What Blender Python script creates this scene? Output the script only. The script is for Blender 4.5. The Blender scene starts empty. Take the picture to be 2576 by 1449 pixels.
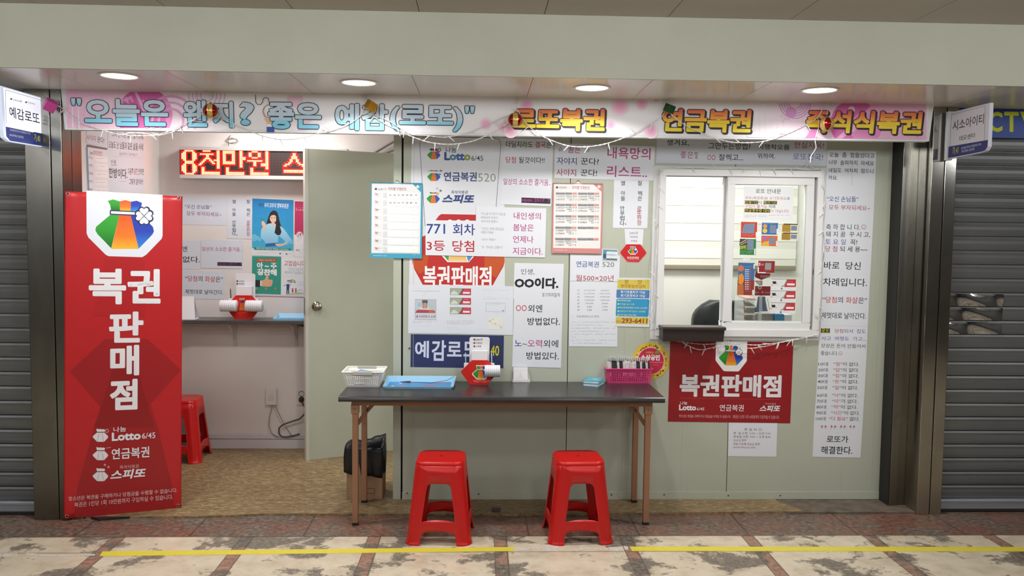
import bpy, bmesh, math, random
from mathutils import Vector, Matrix
from mathutils.geometry import tessellate_polygon

SC = bpy.context.scene
COL = SC.collection
PI = math.pi
rnd = random.Random(7)

# ------------------------------------------------------------------ camera
IMG_W, IMG_H, FPX = 2576, 1449, 2100.0
YAW, PITCH, ROLL = math.radians(2.18), math.radians(-3.70), math.radians(0.66)
CAM = Vector((0.0, -4.913, 1.6))
_f = Vector((math.sin(YAW) * math.cos(PITCH), math.cos(YAW) * math.cos(PITCH), math.sin(PITCH)))
_r = Vector((math.cos(YAW), -math.sin(YAW), 0))
_u = _r.cross(_f)
RGT = math.cos(ROLL) * _r + math.sin(ROLL) * _u
UPV = -math.sin(ROLL) * _r + math.cos(ROLL) * _u
FWD = _f
cd = bpy.data.cameras.new('camera')
cam = bpy.data.objects.new('camera', cd)
COL.objects.link(cam)
cam.matrix_world = Matrix(((RGT.x, UPV.x, -FWD.x, CAM.x), (RGT.y, UPV.y, -FWD.y, CAM.y), (RGT.z, UPV.z, -FWD.z, CAM.z), (0, 0, 0, 1)))
cd.sensor_width = 36.0
cd.lens = 36.0 * FPX / IMG_W
cd.clip_start = 0.05
SC.camera = cam

# ------------------------------------------------------------------ world, lights, exposure
SC.view_settings.view_transform = 'Standard'
SC.view_settings.look = 'None'
SC.view_settings.gamma = 1
SC.view_settings.use_curve_mapping = False
SC.view_settings.exposure = 0.0
w = bpy.data.worlds.new('world')
SC.world = w
w.use_nodes = True
w.node_tree.nodes['Background'].inputs[0].default_value = (0.75, 0.78, 0.85, 1)
w.node_tree.nodes['Background'].inputs[1].default_value = 0.05


def area(name, loc, power, size, size_y=None, color=(1, 1, 1), rot=(0, 0, 0), disk=False, spread=PI):
    l = bpy.data.lights.new(name, 'AREA')
    l.energy = power
    l.color = color
    l.shape = 'DISK' if disk else 'RECTANGLE'
    l.size = size
    if not disk:
        l.size_y = size_y or size
    l.spread = spread
    o = bpy.data.objects.new(name, l)
    o.location = loc
    o.rotation_euler = rot
    COL.objects.link(o)
    return o


# ceiling lamps and added fill lamps along the underground corridor, over and behind the photographer
def bulb(name, loc, power, radius, color=(1, 1, 1)):
    l = bpy.data.lights.new(name, 'POINT')
    l.energy = power
    l.color = color
    l.shadow_soft_size = radius
    o = bpy.data.objects.new(name, l)
    o.location = loc
    COL.objects.link(o)
    return o


for lx in (-4.9, -2.9, -0.95, 0.95, 2.9, 4.9):  # outermost pairs added to brighten the steel reflections
    bulb('corridor_light', (lx, -2.55, 2.50), 14.5, 0.09, (0.97, 0.99, 1.0))
    bulb('corridor_light', (lx, -3.85, 2.50), 17, 0.09, (0.97, 0.99, 1.0))
    bulb('corridor_light', (lx, -6.6, 2.50), 24, 0.12, (0.97, 0.99, 1.0))  # rear row added to brighten the fascia and the steel
# lamp on the ceiling of the customer room and of the booth
area('room_ceiling_lamp', (-1.42, 0.72, 2.50), 14, 0.45, 0.3, (1.0, 0.97, 0.95))
area('booth_ceiling_lamp', (1.4, 0.40, 2.52), 33, 1.2, 0.4, (1.0, 0.99, 0.96))
DOWNLIGHT_POWER = 9

# ------------------------------------------------------------------ colours and materials


def lin(h):
    h = h.lstrip('#')
    c = [int(h[i:i + 2], 16) / 255 for i in (0, 2, 4)]
    return tuple((x / 12.92 if x <= 0.04045 else ((x + 0.055) / 1.055) ** 2.4) for x in c) + (1,)


_mats = {}


def mat(col, rough=0.6, metal=0.0, spec=0.5, emit=0.0, name=None, coat=0.0):
    k = (col, rough, metal, spec, emit, coat)
    if k in _mats:
        return _mats[k]
    m = bpy.data.materials.new(name or 'paint_' + col.lstrip('#'))
    m.use_nodes = True
    b = m.node_tree.nodes['Principled BSDF']
    b.inputs['Base Color'].default_value = lin(col)
    b.inputs['Roughness'].default_value = rough
    b.inputs['Metallic'].default_value = metal
    b.inputs['Specular IOR Level'].default_value = spec
    b.inputs['Coat Weight'].default_value = coat
    if emit:
        b.inputs['Emission Color'].default_value = lin(col)
        b.inputs['Emission Strength'].default_value = emit
    _mats[k] = m
    return m


class NT:
    def __init__(s, name, rough=0.6, metal=0.0, spec=0.5):
        s.m = bpy.data.materials.new(name)
        s.m.use_nodes = True
        s.t = s.m.node_tree
        s.b = s.t.nodes['Principled BSDF']
        s.b.inputs['Roughness'].default_value = rough
        s.b.inputs['Metallic'].default_value = metal
        s.b.inputs['Specular IOR Level'].default_value = spec

    def n(s, typ, **kw):
        nd = s.t.nodes.new(typ)
        for k, v in kw.items():
            setattr(nd, k, v)
        return nd

    def l(s, a, b):
        s.t.links.new(a, b)

    def coord(s, kind='Object', scale=(1, 1, 1), loc=(0, 0, 0), rot=(0, 0, 0)):
        tc = s.n('ShaderNodeTexCoord')
        mp = s.n('ShaderNodeMapping')
        mp.inputs['Scale'].default_value = scale
        mp.inputs['Location'].default_value = loc
        mp.inputs['Rotation'].default_value = rot
        s.l(tc.outputs[kind], mp.inputs['Vector'])
        return mp.outputs[0]

    def noise(s, vec, scale, detail=4, rough=0.55, dist=0.0):
        nd = s.n('ShaderNodeTexNoise')
        nd.inputs['Scale'].default_value = scale
        nd.inputs['Detail'].default_value = detail
        nd.inputs['Roughness'].default_value = rough
        nd.inputs['Distortion'].default_value = dist
        s.l(vec, nd.inputs['Vector'])
        return nd.outputs['Fac']

    def math(s, op, a, b=None, c=None):
        nd = s.n('ShaderNodeMath', operation=op)
        for i, v in enumerate((a, b, c)):
            if v is None:
                continue
            if isinstance(v, (int, float)):
                nd.inputs[i].default_value = v
            else:
                s.l(v, nd.inputs[i])
        return nd.outputs[0]

    def ramp(s, fac, stops, interp='LINEAR'):
        nd = s.n('ShaderNodeValToRGB')
        nd.color_ramp.interpolation = interp
        e = nd.color_ramp.elements
        e[0].position, e[0].color = stops[0][0], lin(stops[0][1])
        e[1].position, e[1].color = stops[-1][0], lin(stops[-1][1])
        for p, c in stops[1:-1]:
            x = e.new(p)
            x.color = lin(c)
        s.l(fac, nd.inputs[0])
        return nd.outputs[0]

    def mix(s, fac, a, b, blend='MIX'):
        nd = s.n('ShaderNodeMix', data_type='RGBA', blend_type=blend)
        for sock, v in ((nd.inputs[0], fac), (nd.inputs[6], a), (nd.inputs[7], b)):
            if isinstance(v, (int, float)):
                sock.default_value = v
            elif isinstance(v, str):
                sock.default_value = lin(v)
            else:
                s.l(v, sock)
        return nd.outputs[2]

    def base(s, c):
        s.l(c, s.b.inputs['Base Color'])

    def bump(s, h, strength=0.2, dist=0.01):
        nd = s.n('ShaderNodeBump')
        nd.inputs['Strength'].default_value = strength
        nd.inputs['Distance'].default_value = dist
        s.l(h, nd.inputs['Height'])
        s.l(nd.outputs[0], s.b.inputs['Normal'])


_grads = {}


def grad(stops, rough=0.5):
    """printed two or three tone ink running up a letter (UV v)"""
    k = (tuple(stops), rough)
    if k not in _grads:
        t = NT('printed_gradient', rough)
        tc = t.n('ShaderNodeTexCoord')
        sp = t.n('ShaderNodeSeparateXYZ')
        t.l(tc.outputs['UV'], sp.inputs[0])
        t.base(t.ramp(sp.outputs[1], list(stops)))
        _grads[k] = t.m
    return _grads[k]


def painted(name, c1, c2, scale=3, rough=0.5, spec=0.4, metal=0.0, bump=0.0, stretch=(1, 1, 1)):
    t = NT(name, rough, metal, spec)
    v = t.coord(scale=stretch)
    n = t.noise(v, scale, 5)
    t.base(t.ramp(n, [(0.3, c1), (0.7, c2)]))
    if bump:
        t.bump(t.noise(v, scale * 12, 3), bump, 0.002)
    return t.m


# ------------------------------------------------------------------ rays and planes


def ray(px, py):
    return FWD + RGT * ((px - IMG_W / 2) / FPX) - UPV * ((py - IMG_H / 2) / FPX)


class Surf:
    def __init__(s, o, n):
        s.o, s.n = Vector(o), Vector(n).normalized()

    def pt(s, px, py, off=0.0):
        d = ray(px, py)
        t = ((s.o + s.n * off) - CAM).dot(s.n) / d.dot(s.n)
        return CAM + d * t


FRONT = Surf((0, 0, 0), (0, -1, 0))
BACK_Y = 1.19
BACK = Surf((0, BACK_Y, 0), (0, -1, 0))
LEFT_X = -2.30
LEFT = Surf((LEFT_X, 0, 0), (1, 0, 0))
FLOOR = Surf((0, 0, 0), (0, 0, 1))


def onz(px, py, z):
    return Surf((0, 0, z), (0, 0, 1)).pt(px, py)


def ony(px, py, y):
    return Surf((0, y, 0), (0, -1, 0)).pt(px, py)


# ------------------------------------------------------------------ mesh builder


class MB:
    def __init__(s):
        s.v, s.f, s.m, s.uv, s.sm, s.mats = [], [], [], [], [], []

    def slot(s, m):
        if m not in s.mats:
            s.mats.append(m)
        return s.mats.index(m)

    def add(s, verts, faces, m, smooth=False, uvs=None):
        b = len(s.v)
        k = s.slot(m)
        s.v += [tuple(p) for p in verts]
        s.uv += uvs if uvs else [(0, 0)] * len(verts)
        for f in faces:
            s.f.append([i + b for i in f])
            s.m.append(k)
            s.sm.append(smooth)
        return s

    def hexa(s, p, m):
        """eight corners: bottom ring 0-3, top ring 4-7"""
        return s.add(p, [(3, 2, 1, 0), (4, 5, 6, 7), (0, 1, 5, 4), (1, 2, 6, 5), (2, 3, 7, 6), (3, 0, 4, 7)], m)

    def box(s, x0, x1, y0, y1, z0, z1, m):
        return s.hexa([(x0, y0, z0), (x1, y0, z0), (x1, y1, z0), (x0, y1, z0), (x0, y0, z1), (x1, y0, z1), (x1, y1, z1), (x0, y1, z1)], m)

    def bar(s, a, b, wx, wy, m, up=(0, 0, 1)):
        a, b = Vector(a), Vector(b)
        d = (b - a).normalized()
        u = Vector(up)
        if abs(d.dot(u)) > 0.98:
            u = Vector((0, 1, 0))
        x = d.cross(u).normalized() * wx / 2
        y = x.cross(d).normalized() * wy / 2
        return s.hexa([a - x - y, a + x - y, a + x + y, a - x + y, b - x - y, b + x - y, b + x + y, b - x + y], m)

    def tube(s, pts, r, m, n=8, caps=True, smooth=True, closed=False):
        pts = [Vector(p) for p in pts]
        rs = r if isinstance(r, (list, tuple)) else [r] * len(pts)
        rings = []
        pu = None
        for i, p in enumerate(pts):
            d = (pts[min(i + 1, len(pts) - 1)] - pts[max(i - 1, 0)])
            d = d.normalized() if d.length else Vector((0, 0, 1))
            u = pu if pu is not None else (Vector((0, 0, 1)) if abs(d.z) < 0.9 else Vector((1, 0, 0)))
            u = (u - d * u.dot(d))
            u = u.normalized() if u.length > 1e-6 else d.orthogonal().normalized()
            pu = u
            w_ = d.cross(u)
            rings.append([p + (u * math.cos(a) + w_ * math.sin(a)) * rs[i] for a in [2 * PI * k / n for k in range(n)]])
        vs = [q for rg in rings for q in rg]
        fs = []
        for i in range(len(rings) - 1):
            for k in range(n):
                fs.append((i * n + k, i * n + (k + 1) % n, (i + 1) * n + (k + 1) % n, (i + 1) * n + k))
        s.add(vs, fs, m, smooth)
        if caps:
            b = len(rings) - 1
            s.add(rings[0], [tuple(range(n - 1, -1, -1))], m)
            s.add(rings[b], [tuple(range(n))], m)
        return s

    def cyl(s, a, b, r, m, n=20, r2=None):
        return s.tube([a, b], [r, r if r2 is None else r2], m, n)

    def lathe(s, c, prof, m, n=24, axis='z', smooth=True):
        c = Vector(c)
        vs, fs = [], []
        for (r, h) in prof:
            for k in range(n):
                a = 2 * PI * k / n
                q = (r * math.cos(a), r * math.sin(a), h)
                if axis == 'y':
                    q = (q[0], q[2], q[1])
                elif axis == 'x':
                    q = (q[2], q[0], q[1])
                vs.append(c + Vector(q))
        for i in range(len(prof) - 1):
            for k in range(n):
                fs.append((i * n + k, i * n + (k + 1) % n, (i + 1) * n + (k + 1) % n, (i + 1) * n + k))
        return s.add(vs, fs, m, smooth)

    def poly(s, pts, m):
        """flat 3D polygon, may be concave"""
        return s.add(pts, [t for t in tessellate_polygon([[Vector(p) for p in pts]])], m)

    def prism(s, pts, d, m):
        """3D outline pushed by vector d"""
        pts = [Vector(p) for p in pts]
        d = Vector(d)
        n = len(pts)
        tri = tessellate_polygon([pts])
        s.add(pts, tri, m)
        s.add([p + d for p in pts], tri, m)
        s.add(pts + [p + d for p in pts], [(i, (i + 1) % n, n + (i + 1) % n, n + i) for i in range(n)], m)
        return s

    def grid(s, fn, nu, nv, m, smooth=True):
        vs = [fn(i / nu, j / nv) for j in range(nv + 1) for i in range(nu + 1)]
        fs = [(j * (nu + 1) + i, j * (nu + 1) + i + 1, (j + 1) * (nu + 1) + i + 1, (j + 1) * (nu + 1) + i) for j in range(nv) for i in range(nu)]
        return s.add(vs, fs, m, smooth)


def obj(name, mb, parent=None, bevel=0.0, solid=0.0, origin=None, fix=True):
    if parent is not None:
        o0 = wloc(parent)
    elif origin is not None:
        o0 = Vector(origin)
    else:
        xs, ys, zs = zip(*mb.v)
        o0 = Vector(((min(xs) + max(xs)) / 2, (min(ys) + max(ys)) / 2, min(zs)))
    me = bpy.data.meshes.new(name)
    me.from_pydata([(p[0] - o0.x, p[1] - o0.y, p[2] - o0.z) for p in mb.v], [], mb.f)
    for m in mb.mats:
        me.materials.append(m)
    me.polygons.foreach_set('material_index', mb.m)
    me.polygons.foreach_set('use_smooth', mb.sm)
    uv = me.uv_layers.new(name='uv')
    flat = []
    for lp in me.loops:
        flat += list(mb.uv[lp.vertex_index])
    uv.data.foreach_set('uv', flat)
    if fix:
        bm = bmesh.new()
        bm.from_mesh(me)
        bmesh.ops.remove_doubles(bm, verts=bm.verts, dist=1e-6)
        bmesh.ops.recalc_face_normals(bm, faces=bm.faces)
        bm.to_mesh(me)
        bm.free()
    me.update()
    o = bpy.data.objects.new(name, me)
    COL.objects.link(o)
    if parent is not None:
        o.parent = parent
    else:
        o.location = o0
    if solid:
        sm = o.modifiers.new('thickness', 'SOLIDIFY')
        sm.thickness = solid
        sm.offset = 0
    if bevel:
        bv = o.modifiers.new('bevel', 'BEVEL')
        bv.width = bevel
        bv.segments = 2
        bv.limit_method = 'ANGLE'
        bv.angle_limit = math.radians(40)
    return o


def wloc(o):
    p = Vector((0, 0, 0))
    while o is not None:
        p += Vector(o.location)
        o = o.parent
    return p


def tag(o, label, cat, group=None, kind=None):
    if label:
        o['label'] = label
    if cat:
        o['category'] = cat
    if group:
        o['group'] = group
    if kind:
        o['kind'] = kind
    return o


def thing(name, loc, label, cat, group=None):
    o = bpy.data.objects.new(name, None)
    o.empty_display_size = 0.05
    COL.objects.link(o)
    o.location = loc
    return tag(o, label, cat, group)


def struct(name, mb, bevel=0.0, label=None, origin=(0, 0, 0)):
    o = obj(name, mb, None, bevel, origin=origin)
    o['kind'] = 'structure'
    o['label'] = label or name.replace('_', ' ')
    return o


def copytree(o, parent=None):
    c = o.copy()
    COL.objects.link(c)
    if parent is not None:
        c.parent = parent
    for ch in list(o.children):
        copytree(ch, c)
    return c


# ------------------------------------------------------------------ lettering
TS = bpy.data.scenes.new('lettering')
_tc = bpy.data.curves.new('lettering', 'FONT')
_to = bpy.data.objects.new('lettering', _tc)
TS.collection.objects.link(_to)
for _i in range(8):
    _tc.materials.append(None)
_gc = {}
_tc.body = '·×“”◆가각간감같거것게겨결경고공과구국권귀그근금급기까꼭꾸꾼꿈나낙난날남내너네년노눈눔느는늘능니님닙다답당대더데도돈동돼되될두드들듬등딜또라람럽렇력령례로류른를리마막만말맙망맞매멋며면명모무문민바방번법별보복봄부분불뿍사삭산살삶상생서석세센소속손수스슬습시식신실심아안알야양어억언업없었에엔여역연열영예오옥온와왠외요욕용우움원월위유율으은을음응의이익인일입있자잘장쟁저전절점정제조좀종좋주중즉즐증지진집징째찍차착찬천철첨청체축출친칭카크택터토투트특티판퍼평포프피필하한할합해했행현혜호화회후휴히힘'   # load every character once
TS.view_layers[0].update()


def glyphs(parts, offset, res):
    """parts: [(string, colour index)] -> verts, faces, colour index per face"""
    k = (tuple(parts), offset, res)
    if k in _gc:
        return _gc[k]
    body = ''.join(p[0] for p in parts)
    _tc.body = body
    _tc.offset = offset
    _tc.resolution_u = res
    i = 0
    for st, ci in parts:
        for _ in st:
            _tc.body_format[i].material_index = ci
            i += 1
    vl = TS.view_layers[0]
    vl.update()
    ev = _to.evaluated_get(vl.depsgraph)
    me = ev.to_mesh()
    out = ([(v.co.x, v.co.y) for v in me.vertices], [tuple(p.vertices) for p in me.polygons], [p.material_index for p in me.polygons])
    ev.to_mesh_clear()
    _gc[k] = out
    return out


PAL = dict(k='#191c24', r='#b8303c', b='#27408c', m='#b03878', p='#5f63a8', g='#5c6c64', w='#f2f3f6', y='#ecd935', n='#262f57', R='#c41a24',
           e='#8a8f96', o='#c86a2c', s='#3a6ab0', t='#a8485c', c='#3aa0c8', l='#b9bec6')


def colour(c):
    return PAL.get(c, c)


def parse(s, default):
    parts, cols, cur, buf, i = [], [], default, '', 0
    while i < len(s):
        if s[i] == '{':
            j = s.index('}', i)
            if buf:
                parts.append((buf, cur))
                buf = ''
            cur = s[i + 1:j]
            i = j + 1
        else:
            buf += s[i]
            i += 1
    if buf:
        parts.append((buf, cur))
    out = []
    for st, c in parts:
        if c not in cols:
            cols.append(c)
        out.append((st, cols.index(c)))
    return out, cols


def clip(poly, x0, y0, x1, y1):
    for ax, val, keep in ((0, x0, 1), (0, x1, -1), (1, y0, 1), (1, y1, -1)):
        out = []
        for i in range(len(poly)):
            a, b = poly[i - 1], poly[i]
            ia, ib = (a[ax] - val) * keep >= 0, (b[ax] - val) * keep >= 0
            if ia != ib:
                t = (val - a[ax]) / (b[ax] - a[ax])
                out.append((a[0] + t * (b[0] - a[0]), a[1] + t * (b[1] - a[1])))
            if ib:
                out.append(b)
        poly = out
        if not poly:
            break
    return poly


BAG = dict(
    gu=[(512, 180), (565, 165), (628, 185), (632, 278), (545, 278), (535, 220)],
    gl=[(545, 310), (628, 310), (545, 645), (410, 505), (390, 470), (396, 435)],
    ou=[(628, 185), (682, 172), (740, 188), (735, 278), (632, 278)],
    ol=[(628, 310), (735, 310), (815, 652), (545, 652)],
    bu=[(740, 188), (795, 178), (848, 200), (832, 278), (735, 278)],
    bl=[(735, 310), (832, 310), (955, 435), (965, 480), (950, 510), (815, 650)])


class Print:
    """printed sheet in the plane of surf; every coordinate is read in the crop cr=(x, y, scale)"""

    def __init__(s, surf, quad, cr=(0, 0, 1), off=0.0012, paper='#e3e7ee', thick=0.0008, rough=0.6, step=0.00002, radius=0):
        s.surf, s.cr, s.off, s.k, s.step, s.rough = surf, cr, off, 0, step, rough
        s.mb = MB()
        q = [s.c(p) for p in quad]
        s.q = q
        s.sh0 = (q[1][1] - q[0][1]) / (q[1][0] - q[0][0])
        s.sh1 = (q[2][1] - q[3][1]) / (q[2][0] - q[3][0])
        s.sv0 = (q[3][0] - q[0][0]) / (q[3][1] - q[0][1])
        s.sv1 = (q[2][0] - q[1][0]) / (q[2][1] - q[1][1])
        s.ty, s.by = (q[0][1] + q[1][1]) / 2, (q[2][1] + q[3][1]) / 2
        s.lx, s.rx = (q[0][0] + q[3][0]) / 2, (q[1][0] + q[2][0]) / 2
        if paper:
            s.slab(q, paper, thick)

    def c(s, p):
        return (s.cr[0] + p[0] / s.cr[2], s.cr[1] + p[1] / s.cr[2])

    def pt(s, p, k=None):
        return s.surf.pt(p[0], p[1], s.off + (s.k if k is None else k) * s.step)

    def slab(s, q, paper, thick):
        m = mat(paper, s.rough) if isinstance(paper, str) else paper
        pts = [s.surf.pt(p[0], p[1], s.off) for p in q]
        s.mb.prism(pts, -s.surf.n * thick, m)

    def slopes(s, x, y):
        a = (y - s.ty) / (s.by - s.ty)
        b = (x - s.lx) / (s.rx - s.lx)
        return s.sh0 + (s.sh1 - s.sh0) * a, s.sv0 + (s.sv1 - s.sv0) * b

    def m(s, c):
        return mat(colour(c), s.rough) if isinstance(c, str) else c

    def poly(s, pts, c, raw=False, clipbox=None):
        p = pts if raw else [s.c(a) for a in pts]
        if clipbox:
            x0, y0 = s.c(clipbox[:2])
            x1, y1 = s.c(clipbox[2:])
            p = clip(p, x0, y0, x1, y1)
            if len(p) < 3:
                return s
        s.k += 1
        v = [s.pt(a) for a in p]
        ys = [a[1] for a in p]
        xs = [a[0] for a in p]
        h, wd = max(ys) - min(ys) or 1, max(xs) - min(xs) or 1
        flat = [Vector((a[0], a[1], 0)) for a in p]
        s.mb.add(v, tessellate_polygon([flat]), s.m(c), uvs=[((a[0] - min(xs)) / wd, (max(ys) - a[1]) / h) for a in p])
        return s

    def rect(s, x0, y0, x1, y1, c, r=0, skew=True):
        X0, Y0 = s.c((x0, y0))
        X1, Y1 = s.c((x1, y1))
        r = r / s.cr[2]
        if r:
            pts = []
            for cx, cy, a0 in ((X1 - r, Y1 - r, 0), (X0 + r, Y1 - r, 90), (X0 + r, Y0 + r, 180), (X1 - r, Y0 + r, 270)):
                pts += [(cx + r * math.cos(math.radians(a0 + t)), cy + r * math.sin(math.radians(a0 + t))) for t in (0, 22, 45, 68, 90)]
        else:
            pts = [(X0, Y0), (X1, Y0), (X1, Y1), (X0, Y1)]
        return s.poly(s.skew(pts, (X0 + X1) / 2, (Y0 + Y1) / 2) if skew else pts, c, True)

    def skew(s, pts, cx, cy):
        a, b = s.slopes(cx, cy)
        return [(x + b * (y - cy), y + a * (x - cx)) for x, y in pts]

    def frame(s, x0, y0, x1, y1, w_, c):
        s.rect(x0, y0, x1, y0 + w_, c)
        s.rect(x0, y1 - w_, x1, y1, c)
        s.rect(x0, y0, x0 + w_, y1, c)
        s.rect(x1 - w_, y0, x1, y1, c)
        return s

    def circ(s, x, y, rx, c, ry=None, n=24, a0=0, a1=360, clipbox=None):
        ry = ry or rx
        return s.poly([(x + rx * math.cos(math.radians(a0 + (a1 - a0) * i / n)), y + ry * math.sin(math.radians(a0 + (a1 - a0) * i / n))) for i in range(n)], c, clipbox=clipbox)

    def ring(s, x, y, r0, r1, c, a0=0, a1=360, n=28, clipbox=None):
        kk = s.k
        for i in range(n):
            s.k = kk
            t0, t1 = [math.radians(a0 + (a1 - a0) * (i + j) / n) for j in (0, 1)]
            s.poly([(x + r0 * math.cos(t0), y + r0 * math.sin(t0)), (x + r1 * math.cos(t0), y + r1 * math.sin(t0)), (x + r1 * math.cos(t1), y + r1 * math.sin(t1)), (x + r0 * math.cos(t1), y + r0 * math.sin(t1))], c, clipbox=clipbox)
        s.k = kk + 1
        return s

    def line(s, pts, wd, c):
        kk = s.k
        for a, b in zip(pts, pts[1:]):
            dx, dy = b[0] - a[0], b[1] - a[1]
            L = math.hypot(dx, dy) or 1
            nx, ny = -dy / L * wd / 2, dx / L * wd / 2
            ex, ey = dx / L * wd * 0.3, dy / L * wd * 0.3
            s.k = kk
            s.poly([(a[0] + nx - ex, a[1] + ny - ey), (b[0] + nx + ex, b[1] + ny + ey), (b[0] - nx + ex, b[1] - ny + ey), (a[0] - nx - ex, a[1] - ny - ey)], c)
        s.k = kk + 1
        return s

    def text(s, x0, y0, x1, y1, t, c='k', bold=0, dil=0.0, it=0.0, up=True, res=None, keep=False):
        """string fitted to the box; {x} switches colour; dil thickens by that many photo pixels"""
        X0, Y0 = s.c((x0, y0))
        X1, Y1 = s.c((x1, y1))
        parts, cols = parse(t, c)
        H = Y1 - Y0
        if bold > 1.2:               # heavier than the outline offset can carry cleanly
            dil += (bold - 1.2) * 0.0052 * H
            bold = 1.2
        vs, fs, ci = glyphs(parts, bold * 0.008, res or (3 if H > 30 else 2 if H > 9 else 1))
        if not vs:
            return s
        ax, ay = [v[0] for v in vs], [v[1] for v in vs]
        u0, u1, v0, v1 = min(ax), max(ax), min(ay), max(ay)
        su, sv = (u1 - u0) or 1, (v1 - v0) or 1
        a0, b0, a1, b1 = X0 + dil, Y0 + dil, X1 - dil, Y1 - dil
        if keep:
            f = (b1 - b0) / sv
            a1 = a0 + su * f
        base = []
        for u, v in vs:
            x = a0 + (u - u0) / su * (a1 - a0)
            y = b1 - (v - v0) / sv * (b1 - b0)
            base.append((x + it * (b1 - y), y))
        base = s.skew(base, (a0 + a1) / 2, (b0 + b1) / 2)
        uvs = [(0, (Y1 - p[1]) / H) for p in base]
        s.k += 1
        shifts = [(0, 0)]
        if dil:
            nn = 12 if dil > 1.5 else 8
            shifts += [(dil * math.cos(2 * PI * i / nn), dil * math.sin(2 * PI * i / nn)) for i in range(nn)]
        for q_, (dx, dy) in enumerate(shifts):
            kk = s.k + (len(shifts) - 1 - q_) * 0.045     # a hair apart, so that overlapping strokes never coincide
            v3 = [s.pt((p[0] + dx, p[1] + dy), kk) for p in base]
            for k_, cc in enumerate(cols):
                ff = [f for f, i in zip(fs, ci) if i == k_]
                if ff:
                    s.mb.add(v3, ff, s.m(cc), uvs=uvs)
        return s

    def vert(s, x, y, w_, h, t, c='k', bold=1, pitch=None):
        """characters one under another, centre x, top y"""
        for ch in t:
            if ch != ' ':
                s.text(x - w_ / 2, y, x + w_ / 2, y + h, ch, c, bold)
            y += pitch or h * 1.15
        return s

    def micro(s, x0, y0, x1, y1, c='#b2b7be', rows=1, fill=0.55):
        """print too small to be read in the photograph: a row of tiny strokes"""
        c = colour(c)
        H = (y1 - y0) / rows
        s.k += 1
        kk = s.k
        for r in range(rows):
            x = x0
            end = x1 if r < rows - 1 or rows == 1 else x0 + (x1 - x0) * rnd.uniform(0.5, 0.9)
            yy = y0 + r * H
            while x < end:
                L = H * fill * rnd.uniform(0.5, 1.0)
                if rnd.random() < 0.85:
                    s.k = kk - 1
                    t0 = yy + H * fill * rnd.uniform(0, 0.35)
                    s.rect(x, t0, min(x + L, end), t0 + H * fill * rnd.uniform(0.18, 0.42), c)
                x += L * 1.5
        s.k = kk
        return s

    def bag(s, cx, cy, wd, mono=None, clover=True, gradient=True, outline=None, detail=True):
        """striped money bag emblem; wd is its width, cx cy the middle of its body"""
        f = wd / 575
        T = lambda p: (cx + (p[0] - 680) * f, cy + (p[1] - 415) * f)
        g = mono or (grad([(0.0, '#0d6a22'), (0.55, '#2c9a2c'), (1.0, '#3aa536')]) if gradient else '#3a8f3a')
        o_ = mono or (grad([(0.0, '#f2b52a'), (0.35, '#e87a22'), (1.0, '#d9531e')]) if gradient else '#dc7426')
        b_ = mono or (grad([(0.0, '#2f86e0'), (0.5, '#2440b0'), (1.0, '#1d37b4')]) if gradient else '#2d57b0')
        if outline:
            sil = [(512, 178), (565, 163), (628, 180), (682, 168), (740, 182), (795, 174), (850, 198), (836, 300), (966, 440), (968, 490), (818, 655), (542, 652), (388, 490), (392, 440), (545, 305), (532, 225)]
            s.poly([T((680 + (p[0] - 680) * 1.13, 415 + (p[1] - 415) * 1.13)) for p in sil], outline)
        for key, c in (('gu', g), ('gl', g), ('ou', o_), ('ol', o_), ('bu', b_), ('bl', b_)):
            s.poly([T(p) for p in BAG[key]], c)
        if mono:
            s.line([T((628, 330)), T((560, 640))], 10 * f, '#c41a24')
            s.line([T((735, 330)), T((800, 640))], 10 * f, '#c41a24')
        if not detail:
            return s
        s.line([T((545, 293)), T((775, 303))], 46 * f, 'n')
        s.line([T((550, 293)), T((770, 303))], 24 * f, 'w')
        if clover:
            for grow, c in ((16, 'n'), (0, 'w')):
                kk = s.k
                for a in range(4):
                    ca, sa = math.cos(a * PI / 2), math.sin(a * PI / 2)
                    hp = []
                    for t_ in range(28):      # heart with its tip at the middle
                        th = 2 * PI * t_ / 28
                        hx, hy = 16 * math.sin(th) ** 3, 13 * math.cos(th) - 5 * math.cos(2 * th) - 2 * math.cos(3 * th) - math.cos(4 * th)
                        hx, hy = hx * 2.75, (hy + 17) * 2.75
                        L = math.hypot(hx, hy - 46) or 1
                        hx, hy = hx + grow * hx / L, hy + grow * (hy - 46) / L
                        hp.append(T((868 + hx * ca - hy * sa, 328 - (hx * sa + hy * ca))))
                    s.k = kk
                    s.poly(hp, c)
                s.k = kk + 1
            s.line([T((842, 302)), T((894, 354))], 6 * f, 'n')
            s.line([T((894, 302)), T((842, 354))], 6 * f, 'n')
        return s

    def smile(s, x, y, r, c='t'):
        s.ring(x, y, r * 0.84, r, c, n=18)
        s.ring(x, y, r * 0.45, r * 0.58, c, 20, 160, n=8)
        s.circ(x - r * 0.35, y - r * 0.25, r * 0.12, c, n=8)
        s.circ(x + r * 0.35, y - r * 0.25, r * 0.12, c, n=8)
        return s

    def star(s, x, y, r, c):
        return s.poly([(x + (r if i % 2 == 0 else r * 0.42) * math.sin(i * PI / 5), y - (r if i % 2 == 0 else r * 0.42) * math.cos(i * PI / 5)) for i in range(10)], c)

    def done(s, name, label=None, cat=None, group=None, parent=None):
        o = obj(name, s.mb, parent, fix=False, origin=None if parent else sum((s.surf.pt(p[0], p[1], 0) for p in s.q), Vector()) / 4)
        return tag(o, label, cat, group)

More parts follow.
